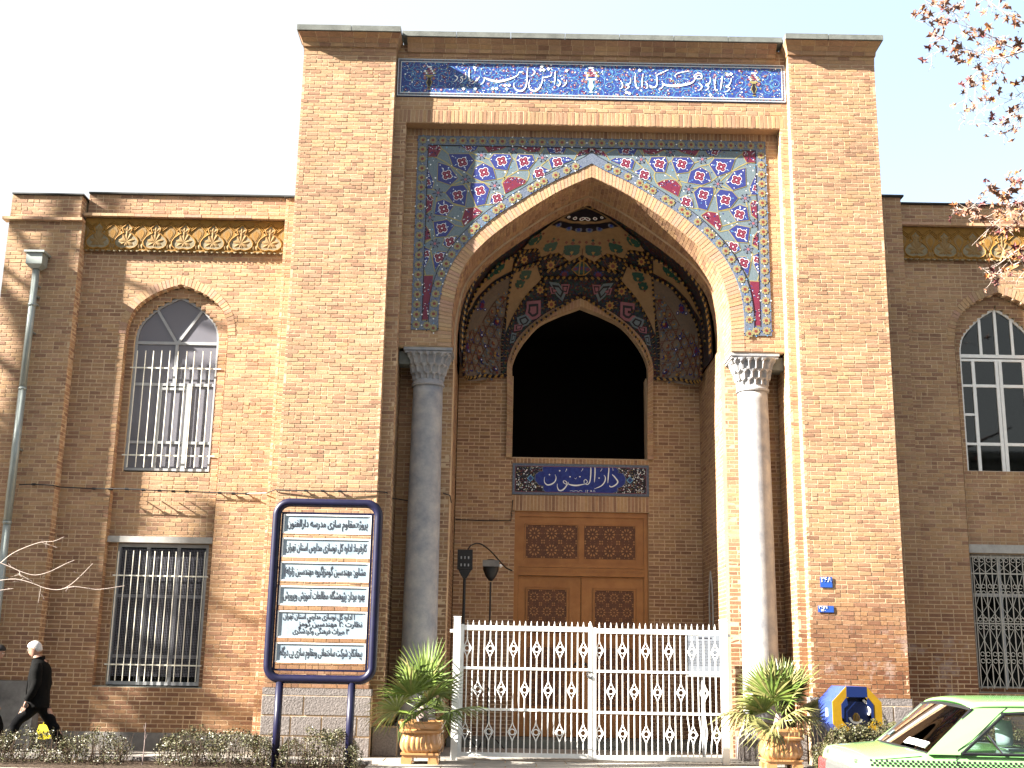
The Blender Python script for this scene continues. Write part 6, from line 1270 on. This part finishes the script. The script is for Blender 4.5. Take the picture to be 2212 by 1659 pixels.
def man(T,hair,ph=1,head=True):
    """walker facing -x, about 1.72 m, feet at z=0, origin under the hips"""
    # body: pelvis 0, spine, neck, head
    b=[(0,0,.92,(.11,.14)),(-.01,0,1.10,(.115,.145)),(-.02,0,1.28,(.12,.165)),(-.035,0,1.42,(.09,.13)),(-.075,0,1.50,(.058,.058)),(-.115,0,1.555,(.055,.055)),
       (.02,.10,.86,.08),(.16*ph+.02,.10,.50,.055),(.34*ph,.10,.12,.04),(.30*ph,.10,.05,.035),
       (-.02,-.10,.86,.08),(-.20*ph,-.10,.50,.058),(-.27*ph,-.10,.09,.042)]
    ed=[(0,1),(1,2),(2,3),(3,4),(4,5),(0,6),(6,7),(7,8),(8,9),(0,10),(10,11),(11,12)]
    skin('body',b,ed,'skin',T,0,2)
    # head with face
    H=MB(); 
    secs=[]; hc=Vector((-.125,0,1.62)); tilt=R(22)
    prof=[(-.115,.03,.028,-.020),(-.10,.052,.045,-.018),(-.07,.072,.060,-.010),(-.03,.086,.070,0),(.01,.094,.075,.004),(.05,.093,.075,.008),(.085,.075,.062,.010),(.108,.045,.038,.010),(.116,.012,.012,.010)]
    N=20
    for z,rx,ry,ox in prof:
        ring_=[]
        for i in range(N):
            a=2*PI*i/N; x=rx*cos(a)+ox; y=ry*sin(a)
            front_=max(0,-cos(a))
            if front_>.9:
                if -.04<z<.02: x-=.022*(1-abs(y)/.05) if abs(y)<.05 else 0      # nose
                if abs(z+.07)<.01: x-=.006
                if abs(z+.10)<.01: x-=.008
            if .55<front_<.95 and abs(z-.01)<.02: x+=.006                        # eye sockets
            p_=Vector((x,y,z)); p_=Matrix.Rotation(-tilt,3,'Y')@p_; ring_.append(tuple(hc+p_))
        secs.append(ring_)
    H.rings(secs,'skin'); h=H.build('head',T,smooth=True); md=h.modifiers.new('s','SUBSURF'); md.levels=md.render_levels=1
    def hp(x,y,z): return tuple(hc+Matrix.Rotation(-tilt,3,'Y')@Vector((x,y,z)))
    for s in (-1,1):
        q=MB(); q.tube([hp(.005,s*.073,-.035),hp(.018,s*.083,-.015),hp(.02,s*.085,.012),hp(.002,s*.078,.02),hp(-.003,s*.075,-.01)],[.007,.010,.011,.009,.005],'skin',6); q.build('ear',h,smooth=True)
        q=MB(); q.tube([hp(-.088,s*.026,.012),hp(-.086,s*.04,.013)],[.009,.006],'white',6); q.tube([hp(-.094,s*.030,.011),hp(-.092,s*.033,.011)],[.005,.004],'ink',6); q.build('eye',h)
        q=MB(); q.tube([hp(-.094,s*.016,.034),hp(-.09,s*.045,.036)],[.006,.004],hair,5); q.build('eyebrow',h)
    q=MB(); q.tube([hp(-.083,-.024,-.066),hp(-.094,0,-.064),hp(-.083,.024,-.066)],[.003,.006,.003],'t_brown',5); q.build('mouth',h)
    q=MB(); secs=[]
    for z,rx,ry,ox,cut in ((-.06,.070,.068,.030,.2),(-.03,.088,.078,.022,.1),(.0,.098,.084,.016,0),(.03,.102,.086,.012,-.35),(.06,.104,.084,.006,-1.1),(.09,.092,.072,.002,-1.1),(.118,.062,.052,.004,-1.1),(.132,.020,.020,.006,-1.1)):
        r_=[]
        for i in range(N):
            a=2*PI*i/N; c_=cos(a)
            if c_<cut: a2=math.acos(max(-1,min(1,cut))); a2=a2 if sin(a)>=0 else -a2; x=rx*cos(a2)+ox; y=ry*sin(a2)*(.9 if c_<cut else 1)
            else: x=rx*c_+ox; y=ry*sin(a)
            r_.append(hp(x,y,z))
        secs.append(r_)
    q.rings(secs,hair); hh=q.build('hair',T,smooth=True); md=hh.modifiers.new('s','SUBSURF'); md.levels=md.render_levels=2
    # clothes
    t=skin('trousers',[(0,0,.93,(.125,.16)),(.0,0,.84,(.13,.15)),(.03,.095,.76,(.105,.10)),(.16*ph+.01,.10,.48,(.082,.078)),(.33*ph,.10,.13,(.085,.07)),(-.04,-.095,.76,(.108,.10)),(-.20*ph,-.10,.48,(.085,.08)),(-.285*ph,-.10,.10,(.09,.072))],[(0,1),(1,2),(2,3),(3,4),(1,5),(5,6),(6,7)],'trouser',T,0,2); rough(t,.03,9)
    q=MB(); prof_=spline([(.74,.165,.215,.005),(.86,.160,.212,.0),(1.02,.150,.20,-.005),(1.18,.155,.20,-.01),(1.30,.150,.205,-.01),(1.39,.125,.185,-.022),(1.45,.095,.12,-.045),(1.49,.07,.075,-.065)],3)
    q.rings([[(ox+rx*cos(2*PI*i/28)*(1+.03*sin(5*z+i)),ry*sin(2*PI*i/28)*(1+.02*cos(9*z+i*2)),z) for i in range(28)] for z,rx,ry,ox in prof_],'jacket'); j=q.build('jacket',T,smooth=True)
    for P_ in ([(-.02,-.15,1.37,.078),(-.0,-.205,1.30,.078),(.02,-.225,1.12,.066),(-.03,-.225,.97,.060),(-.085,-.212,.86,.056)],[(-.02,.15,1.37,.078),(-.0,.205,1.30,.078),(.04,.23,1.12,.064),(.03,.235,1.0,.058),(.0,.235,.91,.056)]):
        q=MB(); Q_=spline(P_,4); q.tube([p_[:3] for p_ in Q_],[p_[3]*(1+.05*sin(n_*1.7)) for n_,p_ in enumerate(Q_)],'jacket',14); q.build('sleeve',j,smooth=True)
    q=MB(); 
    cl=[]
    for i in range(17): a=-2.6+5.2*i/16; cl.append(((-.06+.088*cos(a),.088*sin(a),1.49+.03*cos(a)),(-.055+.102*cos(a),.104*sin(a),1.43+.03*cos(a))))
    for a,b in zip(cl,cl[1:]): q.add([a[0],b[0],b[1],a[1]],[(0,1,2,3)],'jacket')
    q.tube([c_[0] for c_ in cl],.008,'jacket',5); q.build('collar',j)
    q=MB(); q.tube([(-.165,-.03,.86),(-.17,-.04,1.0),(-.165,-.03,1.2),(-.13,-.02,1.4)],.010,'jacket',5); q.build('placket',j)
    hand(T,(-.105,-.205,.84),(-1,0,0),(-.25,0,-1),1); hand(T,(-.01,.235,.88),(-1,0,0),(-.1,0,-1),-1)
    for x,y,a,z in ((.34*ph,.10,-.75*ph,.055),(-.29*ph,-.10,.22*ph,.02)):
        q=MB(); rot=Matrix.Rotation(a,3,'Y'); o_=Vector((x,y,z+.02))
        secs=[]
        for u,hw,hh_ in ((.07,.025,.06),(.05,.040,.085),(-.02,.042,.080),(-.09,.046,.055),(-.16,.044,.042),(-.205,.025,.03)):
            secs.append([tuple(o_+rot@Vector((u,hw*cos(t*PI/6),-.035+max(0,hh_*(1+sin(t*PI/6))*.5)))) for t in range(12)])
        q.rings(secs,'shoe'); q.build('shoe',T,smooth=True)
T=thing('person','grey-haired person in a black jacket and trousers striding left along the pavement','person',(-7.50,-1.18,0)); man(T,'greyhair',1.3)
T.rotation_euler=(0,0,R(3)); T.scale=(1.08,1.05,1.035)
T=thing('shopping_bag','bright yellow carrier bag held low behind the striding person','bag',(-7.40,-.99,0)); q=MB()
q.rings([[(-.10,-.03,.50),(.09,-.03,.50),(.09,.03,.50),(-.10,.03,.50)],[(-.12,-.06,.40),(.12,-.05,.41),(.12,.05,.41),(-.12,.06,.40)],[(-.09,-.05,.26),(.19,-.05,.30),(.19,.05,.30),(-.09,.05,.26)]],'yellowbag'); q.build('bag_body',T)
q=MB(); q.tube([(-.05,0,.50),(-.02,0,.62),(.0,0,.80)],.006,'yellowbag',4); q.tube([(.05,0,.50),(.02,0,.62),(.0,0,.80)],.006,'yellowbag',4); q.build('handle',T)
T=thing('person','person cut off by the left edge, only a dark sleeve and hand swinging into view','person',(-8.52,-.75,0)); man(T,'darkhair'); T.rotation_euler=(0,0,R(180))
# ---- taxi ----
TX=thing('taxi','bright green saloon taxi with a black chequered stripe, seen from its rear side','car',(2.775,-11.28,0),rz=R(-3))
# local frame: x forward from the tail, y from the near side across, z up; width 1.70
WD=1.70
def cs(x,zt,hw,zb=.22,crown=.03,flat=0):
    """half-section points near side -> far side over the top"""
    pts=[(hw-.10,zb),(hw-.015,zb+.10),(hw,zb+.30),(hw-.004,.62),(hw-.012,min(.80,zt-.08)),(hw-.028,min(.905,zt-.03)),(hw-.06,zt-.008),(hw-.12,zt+.004),(hw*.55,zt+crown*.8),(0,zt+crown)]
    L_=[(x,WD/2-a,z) for a,z in pts]; R_=[(x,WD/2+a,z) for a,z in pts[-2::-1]]; return L_+R_
st=[(0.0,.80,.74),(.012,.865,.795),(.04,.915,.82),(.10,.93,.832),(.25,.945,.842),(.42,.962,.848),(.60,.972,.852),(1.0,.975,.856),(1.6,.97,.857),(2.4,.965,.857),(3.0,.965,.855),(3.3,.955,.85),(3.7,.90,.84),(4.05,.82,.82),(4.25,.74,.79),(4.36,.64,.74),(4.39,.52,.70)]
SS=spline(st,3)
q=MB(); q.rings([cs(a,b,c_) for a,b,c_ in SS],'car',close=True,cap=True); bd_=q.build('body',TX,smooth=True)
md=bd_.modifiers.new('e','EDGE_SPLIT'); md.split_angle=R(50)
hwb=lambda t:.828-.165*t                # half width of cabin, t=0 belt..1 roof
zb_,zr_=.965,1.33
def G3(s,t,side,o=0):                  # side -1 near, +1 far; o = outward offset
    z=zb_+(zr_-zb_)*t; return (s,WD/2+side*(hwb(t)+.012*sin(PI*t)+o),z)
def sidepoly(mb,P,side,m,o=0,th=.03):
    a=[G3(s,t,side,o) for s,t in P]; b=[G3(s,t,side,o-th) for s,t in P]; n=len(P)
    mb.add(a+b,[tuple(range(n)),tuple(range(2*n-1,n-1,-1))]+[(i,n+i,n+(i+1)%n,(i+1)%n) for i in range(n)],m)
for sd_,side in (('near',-1),('far',1)):
    q=MB()
    Cp=[(.50,0),(.75,0),(.755,.05),(.785,.11),(1.10,.78),(1.13,.84),(1.18,.875),(1.18,1),(.93,1),(.915,.97)]
    sidepoly(q,Cp,side,'car'); sidepoly(q,[(1.18,.875),(2.62,.90),(2.60,1),(1.18,1)],side,'car'); sidepoly(q,[(1.93,0),(2.01,0),(2.01,.885),(1.93,.883)],side,'black',-.002); sidepoly(q,[(3.25,0),(3.36,0),(2.62,1),(2.60,.90)],side,'car'); q.build('pillar',TX)
    q=MB(); 
    W1_=[(.765,.02),(.80,.10),(1.115,.765),(1.15,.83),(1.19,.855),(1.93,.87),(1.93,.02)]
    seal=[(x,t) for x,t in W1_]
    pts=[G3(s,t,side,.003) for s,t in spline(seal,4)]; q.tube(pts+[pts[0]],.013,'black',5,False)
    pts=[G3(s,t,side,.003) for s,t in ((2.01,.02),(2.01,.87),(2.60,.88),(3.22,.02),(2.01,.02))]; q.tube(pts,.013,'black',5,False)
    q.tube([G3(1.16,.84,side,.0),G3(1.03,.02,side,0)],.009,'chrome',5) if 0 else q.tube([G3(.985,.40,side,.0),G3(1.075,.02,side,0)],.010,'chrome',5)
    q.build('window_seal',TX)
    q=MB(); a=[G3(s,t,side,-.012) for s,t in spline(W1_,3)]; q.add(a,[tuple(range(len(a)))],'carglass'); q.build('side_window',TX)
    q=MB(); a=[G3(s,t,side,-.012) for s,t in ((2.01,.02),(2.01,.87),(2.60,.88),(3.22,.02))]; q.add(a,[(0,1,2,3)],'carglass'); q.build('side_window',TX)
# roof
q=MB(); secs=[]
for s,z in ((.905,1.312),(.93,1.327),(1.0,1.337),(1.2,1.344),(1.6,1.348),(2.1,1.344),(2.5,1.334),(2.62,1.322)):
    r_=[]
    for i in range(13):
        u=-1+2*i/12; y=WD/2+u*.672*(1 if abs(u)<1 else 1); r_.append((s+.10*(1-u*u)*(-.25 if s<1.2 else 0)*0,y,z+.035*(1-u*u)-.022*(abs(u)**8)))
    secs.append(r_)
q.rings(secs,'car',close=False,cap=False); ro=q.build('roof',TX,smooth=True); md=ro.modifiers.new('s','SOLIDIFY'); md.thickness=.02
# rear window
def RW(u,v): # u across -1..1, v up 0..1
    s=.52+(.905-.52)*v-.10*(1-u*u)*(1-v)-.05*(1-u*u)*v; hw=.775-.10*v; z=.965+(1.305-.965)*v+.028*(1-u*u); return (s,WD/2+u*hw,z)
q=MB(); secs=[[RW(-1+2*i/12,v) for i in range(13)] for v in (0,.25,.5,.75,1)]; q.rings(secs,'carglass',close=False,cap=False); rw=q.build('rear_window',TX,smooth=True)
q=MB(); e=[RW(-1+2*i/12,0) for i in range(13)]+[RW(1,v) for v in (.25,.5,.75)]+[RW(1-2*i/12,1) for i in range(13)]+[RW(-1,v) for v in (.75,.5,.25)]; q.tube(e+[e[0]],.014,'black',5,False); q.build('window_seal',rw)
q=MB()
for v0,v1,u0,u1 in ((.10,.22,-.85,-.35),):
    q.add([(RW(u0,v0)[0]-.008,RW(u0,v0)[1],RW(u0,v0)[2]),(RW(u1,v0)[0]-.008,RW(u1,v0)[1],RW(u1,v0)[2]),(RW(u1,v1)[0]-.008,RW(u1,v1)[1],RW(u1,v1)[2]),(RW(u0,v1)[0]-.008,RW(u0,v1)[1],RW(u0,v1)[2])],[(0,1,2,3)],'white')
q.build('sticker',rw)
q=MB(); e=[RW(u,.18) for u in (.42,.52,.60)]+[RW(u,.30) for u in (.60,.52,.42)]; q.add([(x-.008,y,z) for x,y,z in e],[tuple(range(6))],'t_teal'); q.build('sticker',rw)
# windscreen, shelf, seats
q=MB(); q.add([(3.30,.06,.97),(3.30,WD-.06,.97),(2.62,WD-.2,1.335),(2.62,.2,1.335)],[(0,1,2,3)],'carglass'); q.build('windscreen',TX)
q=MB(); q.box(.55,1.0,.12,WD-.12,.90,.955,'black'); q.build('parcel_shelf',TX)
for x,hs in ((1.27,.0),(2.1,.02)):
    for y in (.48,1.22):
        q=MB(); q.rings([[(x+dx-.05*w2,y+a,z) ,(x+dx+.06,y+a,z),(x+dx+.06,y-a,z),(x+dx-.05*w2,y-a,z)] for dx,a,z,w2 in ((.10,.24,.55,1),(.05,.25,.80,1),(.0,.22,1.0,1))],'seat'); so_=q.build('seat',TX)
        q=MB(); q.rings([[(x-.02+.055*cos(t*PI/6),y+a*sin(t*PI/6),z) for t in range(12)] for a,z in ((.08,1.02),(.13,1.05),(.14,1.12),(.13,1.18),(.08,1.21))],'seat'); q.build('headrest',so_,smooth=True)
# chequered stripe along the near and far side, trim, lamps
for side in (-1,1):
    q=MB(); 
    def bz(s,z): 
        c_=lerp(s,[(a,hw) for a,b,hw in SS]); zt=lerp(s,[(a,b) for a,b,hw in SS]); P=[(z_,w_) for w_,z_ in [(c_,.52),(c_-.004,.62),(c_-.012,min(.80,zt-.08)),(c_-.028,min(.905,zt-.03)),(c_-.06,zt-.008)]]
        return (s,WD/2+side*(lerp(z,P)+.0035),z)
    k=0; s=.065
    while s<3.9:
        for r_ in range(3):
            if (k+r_)%2==0: z=.868+.0165*r_; q.add([bz(s,z),bz(s+.0185,z),bz(s+.0185,z+.0165),bz(s,z+.0165)],[(0,1,2,3)],'black')
        k+=1; s+=.0195
    q.build('chequer_stripe',TX,kind='stuff')
    q=MB()
    def gap(P): q.tube([tuple(Vector(p)) for p in P],.0035,'black',4,False)
    gap([G3(1.20,1.0,side,.001),G3(1.12,.86,side,.001),G3(.86,.30,side,.002),G3(.74,.10,side,.002),bz(.72,.93),bz(.72,.90),bz(.82,.82),bz(.86,.74),bz(.88,.5)]) 
    gap([bz(1.97,.955),bz(1.97,.35)]); gap([bz(2.95,.94),bz(2.95,.35)])
    P=[bz(s_,lerp(s_,[(a,b) for a,b,c_ in SS])-.018) for s_ in (.03,.12,.25,.38,.46)]; gap(P)
    q.build('panel_gap',TX)
    q=MB(); pts=[bz(s_,.845) for s_ in (.06,.5,1,2,3,3.8)]; q.tube(pts,.003,'panelgreen' if 0 else 'car',4); q.box(.9,3.2,(WD/2+side*.857)-.004,(WD/2+side*.857)+.004,.50,.56,'rubber'); q.build('side_moulding',TX)
    q=MB(); x=1.75; y=bz(x,.80)[1]; q.box(x-.07,x+.07,min(y,y+side*.025),max(y,y+side*.025),.795,.825,'rubber'); x=2.75; q.box(x-.07,x+.07,min(y,y+side*.025),max(y,y+side*.025),.795,.825,'rubber'); q.build('door_handle',TX)
    for wx in (.80,3.45):
        Wh=bpy.data.objects.new('wheel',None); col.objects.link(Wh); Wh.parent=TX; Wh.location=(wx,WD/2+side*.73,.30)
        q=MB(); q.rings([[(r_*cos(t*PI/12),y_,r_*sin(t*PI/12)) for t in range(24)] for r_,y_ in ((.18,-.09),(.29,-.09),(.30,-.06),(.30,.06),(.29,.09),(.18,.09))],'rubber'); q.build('tyre',Wh,smooth=True)
        q=MB(); q.rings([[(r_*cos(t*PI/12),side*y_,r_*sin(t*PI/12)) for t in range(24)] for r_,y_ in ((.185,.085),(.16,.06),(.06,.075))],'chrome'); q.build('rim',Wh)
for y0_,y1_,m in ((.06,.36,'redlamp'),(WD-.36,WD-.06,'redlamp'),(.365,WD-.365,'greylamp')):
    q=MB(); q.rings([[(-.004-b,y0_,z),(-.004-b,y1_,z),(.06,y1_,z),(.06,y0_,z)] for b,z in ((.012,.66),(.020,.70),(.016,.80),(.006,.825))],m); q.build('tail_light' if m=='redlamp' else 'tail_panel',TX)
q=MB(); q.rings([[(-.07,.06,z),(-.10,.3,z),(-.10,WD-.3,z),(-.07,WD-.06,z),(.05,WD+.0,z),(.05,0,z)] for z in (.34,.50,.56)],'greylamp'); q.build('bumper',TX)
text('405',-.02,0,0,.05,'greylamp',TX,raw=True).matrix_local=Matrix.Translation((-.004+.008,WD-.32,.872))@Matrix.Rotation(R(-90),4,'Z')@Matrix.Rotation(R(-18),4,'X')
text('GLXi',0,0,0,.045,'greylamp',TX,raw=True).matrix_local=Matrix.Translation((.002,.30,.872))@Matrix.Rotation(R(-90),4,'Z')@Matrix.Rotation(R(-18),4,'X')
# passenger in the back seat
T=thing('person','dark-haired passenger sitting inside the green taxi behind the side window','person',(2.775+1.66,-11.28+.36,0))
skin('body',[(0,0,.62,(.13,.17)),(-.02,0,.85,(.11,.18)),(-.02,0,1.02,(.09,.17)),(0,0,1.08,.055),(.01,0,1.14,.05),(.25,-.1,.60,.08),(.5,-.1,.58,.06),(.25,.1,.60,.08),(.5,.1,.58,.06)],[(0,1),(1,2),(2,3),(3,4),(0,5),(5,6),(0,7),(7,8)],'jacket',T,0,1)
q=MB(); q.rings([[(.02+rx*cos(t*PI/8)+ox,rx*.8*sin(t*PI/8),z) for t in range(16)] for z,rx,ox in ((1.10,.04,.02),(1.14,.07,.02),(1.19,.085,.01),(1.23,.09,0),(1.27,.085,0),(1.31,.06,0),(1.325,.02,0))],'skin'); q.build('head',T,smooth=True)
q=MB(); q.rings([[(.0+rx*cos(t*PI/8)+ox,rx*.85*sin(t*PI/8),z) for t in range(16)] for z,rx,ox in ((1.13,.07,-.01),(1.19,.095,-.01),(1.25,.10,-.005),(1.30,.085,0),(1.335,.04,0))],'darkhair'); q.build('hair',T,smooth=True)
# ---- trees ----
def twigs(mb,lv,pts,rnd,dens,L0,leafp,lm,down=.3):
    S=arclen([p[:3] for p in pts]); n=max(1,int(S[-1]*dens))
    for k in range(n):
        t=rnd.uniform(.12,1)*S[-1]; p=Vector(along([q_[:3] for q_ in pts],S,t)); r_=lerp(t,[(s,q_[3]) for s,q_ in zip(S,pts)])
        d=Vector((rnd.gauss(-.3,1),rnd.gauss(0,.8),rnd.gauss(-down,.8))).normalized(); l=L0*rnd.uniform(.4,1.2); a=[p]
        for i in range(4): d=(d+Vector((rnd.gauss(0,.35),rnd.gauss(0,.3),rnd.gauss(-down*.15,.3)))).normalized(); a.append(a[-1]+d*l/4)
        mb.tube([tuple(x) for x in a],[max(.002,r_*.5),.003,.0025,.002,.0015],'twig',4,False)
        for x in a[2:]:
            if rnd.random()<.55: mb.tube([tuple(x),tuple(x+Vector((rnd.uniform(-.02,.02),0,rnd.uniform(-.02,.02))))],[.005,.003],'bark',4)   # buds
        if rnd.random()<leafp:
            leaf(lv,a[-1],rnd,lm)
        if rnd.random()<leafp*.6: leaf(lv,a[2],rnd,lm)
def leaf(lv,p,rnd,lm):
    s=rnd.uniform(.04,.095); m=rnd.choice(lm); u=Vector((rnd.gauss(0,1),rnd.gauss(0,1),rnd.gauss(-.6,1))).normalized(); v_=u.orthogonal().normalized(); v_=(v_*cos(rnd.random()*6)+u.cross(v_)*sin(rnd.random()*6)).normalized(); w_=u.cross(v_)
    c_=Vector(p)+u*s*.8; pts=[]
    for k in range(11):
        a=PI+2*PI*k/11; r_=s*(1.0 if k%2==0 else .42)*(1.15 if k in(4,6) else 1); pts.append(c_-u*0+u*cos(a)*r_+v_*sin(a)*r_*.95+w_*(rnd.uniform(-.35,.35)*s+.25*s*abs(sin(a))))
    k0=len(lv.v); lv.v+=[tuple(c_)]+[tuple(x) for x in pts]; i=lv.mi(m)
    for k in range(11): lv.f.append((k0,k0+1+k,k0+1+(k+1)%11)); lv.m.append(i)
T=thing('plane_tree','plane tree with bare twigs and a few curled dry leaves reaching in from the right','tree',(9.6,-5.2,0)); o3=Vector((9.6,-5.2,0)); rnd=random.Random(17)
q=MB(); tw=MB(); lv=MB()
q.tube([(0,0,-.15),(.05,0,1),(-.1,.05,4),(.05,0,8),(.2,.1,12),(.3,.1,16)],[.27,.23,.2,.17,.12,.07],'bark',14)
for (z0_,tgt) in ((9.2,(7.9,-5,12.4)),(8.6,(7.95,-5,11.2)),(8.0,(7.9,-5.1,9.8)),(6.8,(7.75,-5,8.3)),(6.0,(7.75,-5,7.3))): 
    q.tube([(0,0,z0_),(-.8,.1,z0_+.8),tuple(Vector(tgt)-o3)],[.09,.06,.035],'bark',8)
for i in range(10):
    a=rnd.random()*6.28; z0_=rnd.uniform(6,15); d=Vector((abs(cos(a)),sin(a),rnd.uniform(.3,1))); p=[(0,0,z0_),tuple(Vector((0,0,z0_))+d*1.2),tuple(Vector((0,0,z0_))+d*2.6)]; q.tube(p,[.08,.05,.02],'bark',6)
    twigs(tw,lv,[(*x,.02) for x in p],rnd,6,.9,.15,('leafA','leafB','leafC'))
q.build('trunk',T,smooth=True)
for b in BR:
    P=spline([(x-o3.x,y-o3.y,z-o3.z,r_) for x,y,z,r_ in b],4); tw.tube([p[:3] for p in P],[max(.0025,p[3]) for p in P],'twig',6)
    low=b[0][2]<9.0
    twigs(tw,lv,P,rnd,26 if low else 20,.24,.62 if low else .33,('leafA','leafA','leafB','leafC','leafA'),.15)
tw.build('branch',T,kind='stuff'); lv.build('foliage',T,kind='stuff')
T=thing('bare_shrub','leafless shrub whose pale thin twigs reach in from the left edge above the pavement','shrub',(-8.75,-2.4,0)); o3=Vector((-8.75,-2.4,0)); q=MB()
q.tube([(0,0,-.05),(.05,0,1),(.1,0,1.9),(.2,.05,2.7)],[.04,.03,.022,.012],'bark',8); q.build('stem',T)
q=MB()
for b in BRL[:3]: q.tube([(.12,0,2.0),(b[0][0]-o3.x,0,b[0][2])],[.014,.006],'twig',5)
dummy=MB()
for b in BRL:
    P=spline([(x-o3.x,y-o3.y,z-o3.z,r_) for x,y,z,r_ in b],3); q.tube([p[:3] for p in P],[p[3] for p in P],'twig',5); twigs(q,dummy,P,rnd,3,.16,0,('leafA',),.1)
q.build('twig',T,kind='stuff')
# street trees out of frame on the left; they shade part of the left wing
for (x,y,h,r0,seed) in ((-20.9,-3.3,19,.27,3),(-23.3,-4.7,14.5,.26,8)):
    rnd=random.Random(seed); T=thing('plane_tree','tall leafless plane tree further left along the kerb, '+('nearer' if seed==3 else 'farther')+' of two','tree',(x,y,0),'leafless street trees along the kerb'); q=MB(); P=[(0,0,-.15),(.1,0,3),(-.05,0,7),(.15,.05,11),(.1,0,15),(.2,0,h)]; q.tube(P,[r0*1.2,r0,r0*.95,r0*.8,r0*.55,r0*.15],'bark',12); q.build('trunk',T,smooth=True)
    q=MB()
    for i in range(26):
        z0_=rnd.uniform(6,h-1); a=rnd.random()*6.28; l=rnd.uniform(1.5,3.5)*(1-z0_/h*.4); d=Vector((cos(a),sin(a),rnd.uniform(.5,1.2))).normalized(); b=[(.05,0,z0_),tuple(Vector((.05,0,z0_))+d*l*.5),tuple(Vector((.05,0,z0_))+d*l+Vector((0,0,.2)))]; q.tube(b,[.075,.05,.02],'bark',6,False)
        twigs(q,dummy,[(*x_,.02) for x_ in b],rnd,5,1.3,0,('leafA',),-.2)
    q.build('branch',T,kind='stuff')

# houses on the far side of the street, behind the viewer
for n_,(x0_,x1_,h,c_,lab) in enumerate(((-46,-24,17,(.30,.26,.20),'buff building across the street at the far left end'),(-23.8,-6,20,(.26,.25,.24),'grey building across the street, left of centre'),(-5.8,12,16,(.33,.24,.17),'brown brick building across the street facing the portal'),(12.2,30,19,(.28,.27,.24),'pale building across the street, right of centre'),(30.2,50,15,(.30,.22,.17),'reddish building across the street at the far right end'))):
    T=thing('town_building',lab,'building',(x0_,-33,0),'buildings across the street'); mm=mat('town_wall_%d'%n_,c_,.9,.1,var=.12,scale=2)
    q=MB(); h*=.6; q.box(0,x1_-x0_,-12,0,-.15,h,mm); q.box(-.1,x1_-x0_+.1,-.2,.25,h,h+.4,mm); q.build('wall',T)
    wm=MB(); wm.box(0,1.4,0,.03,0,1.7,'dark'); frame(wm,0,1.4,0,1.7,.07,.03,'greypaint',.06); me=wm.mesh('window')
    for fl_ in range(int(h/3.2)):
        xx=1.2
        while xx<x1_-x0_-2: o=link('window',me,T); o.location=(xx,.002,1.0+fl_*3.2); xx+=2.7
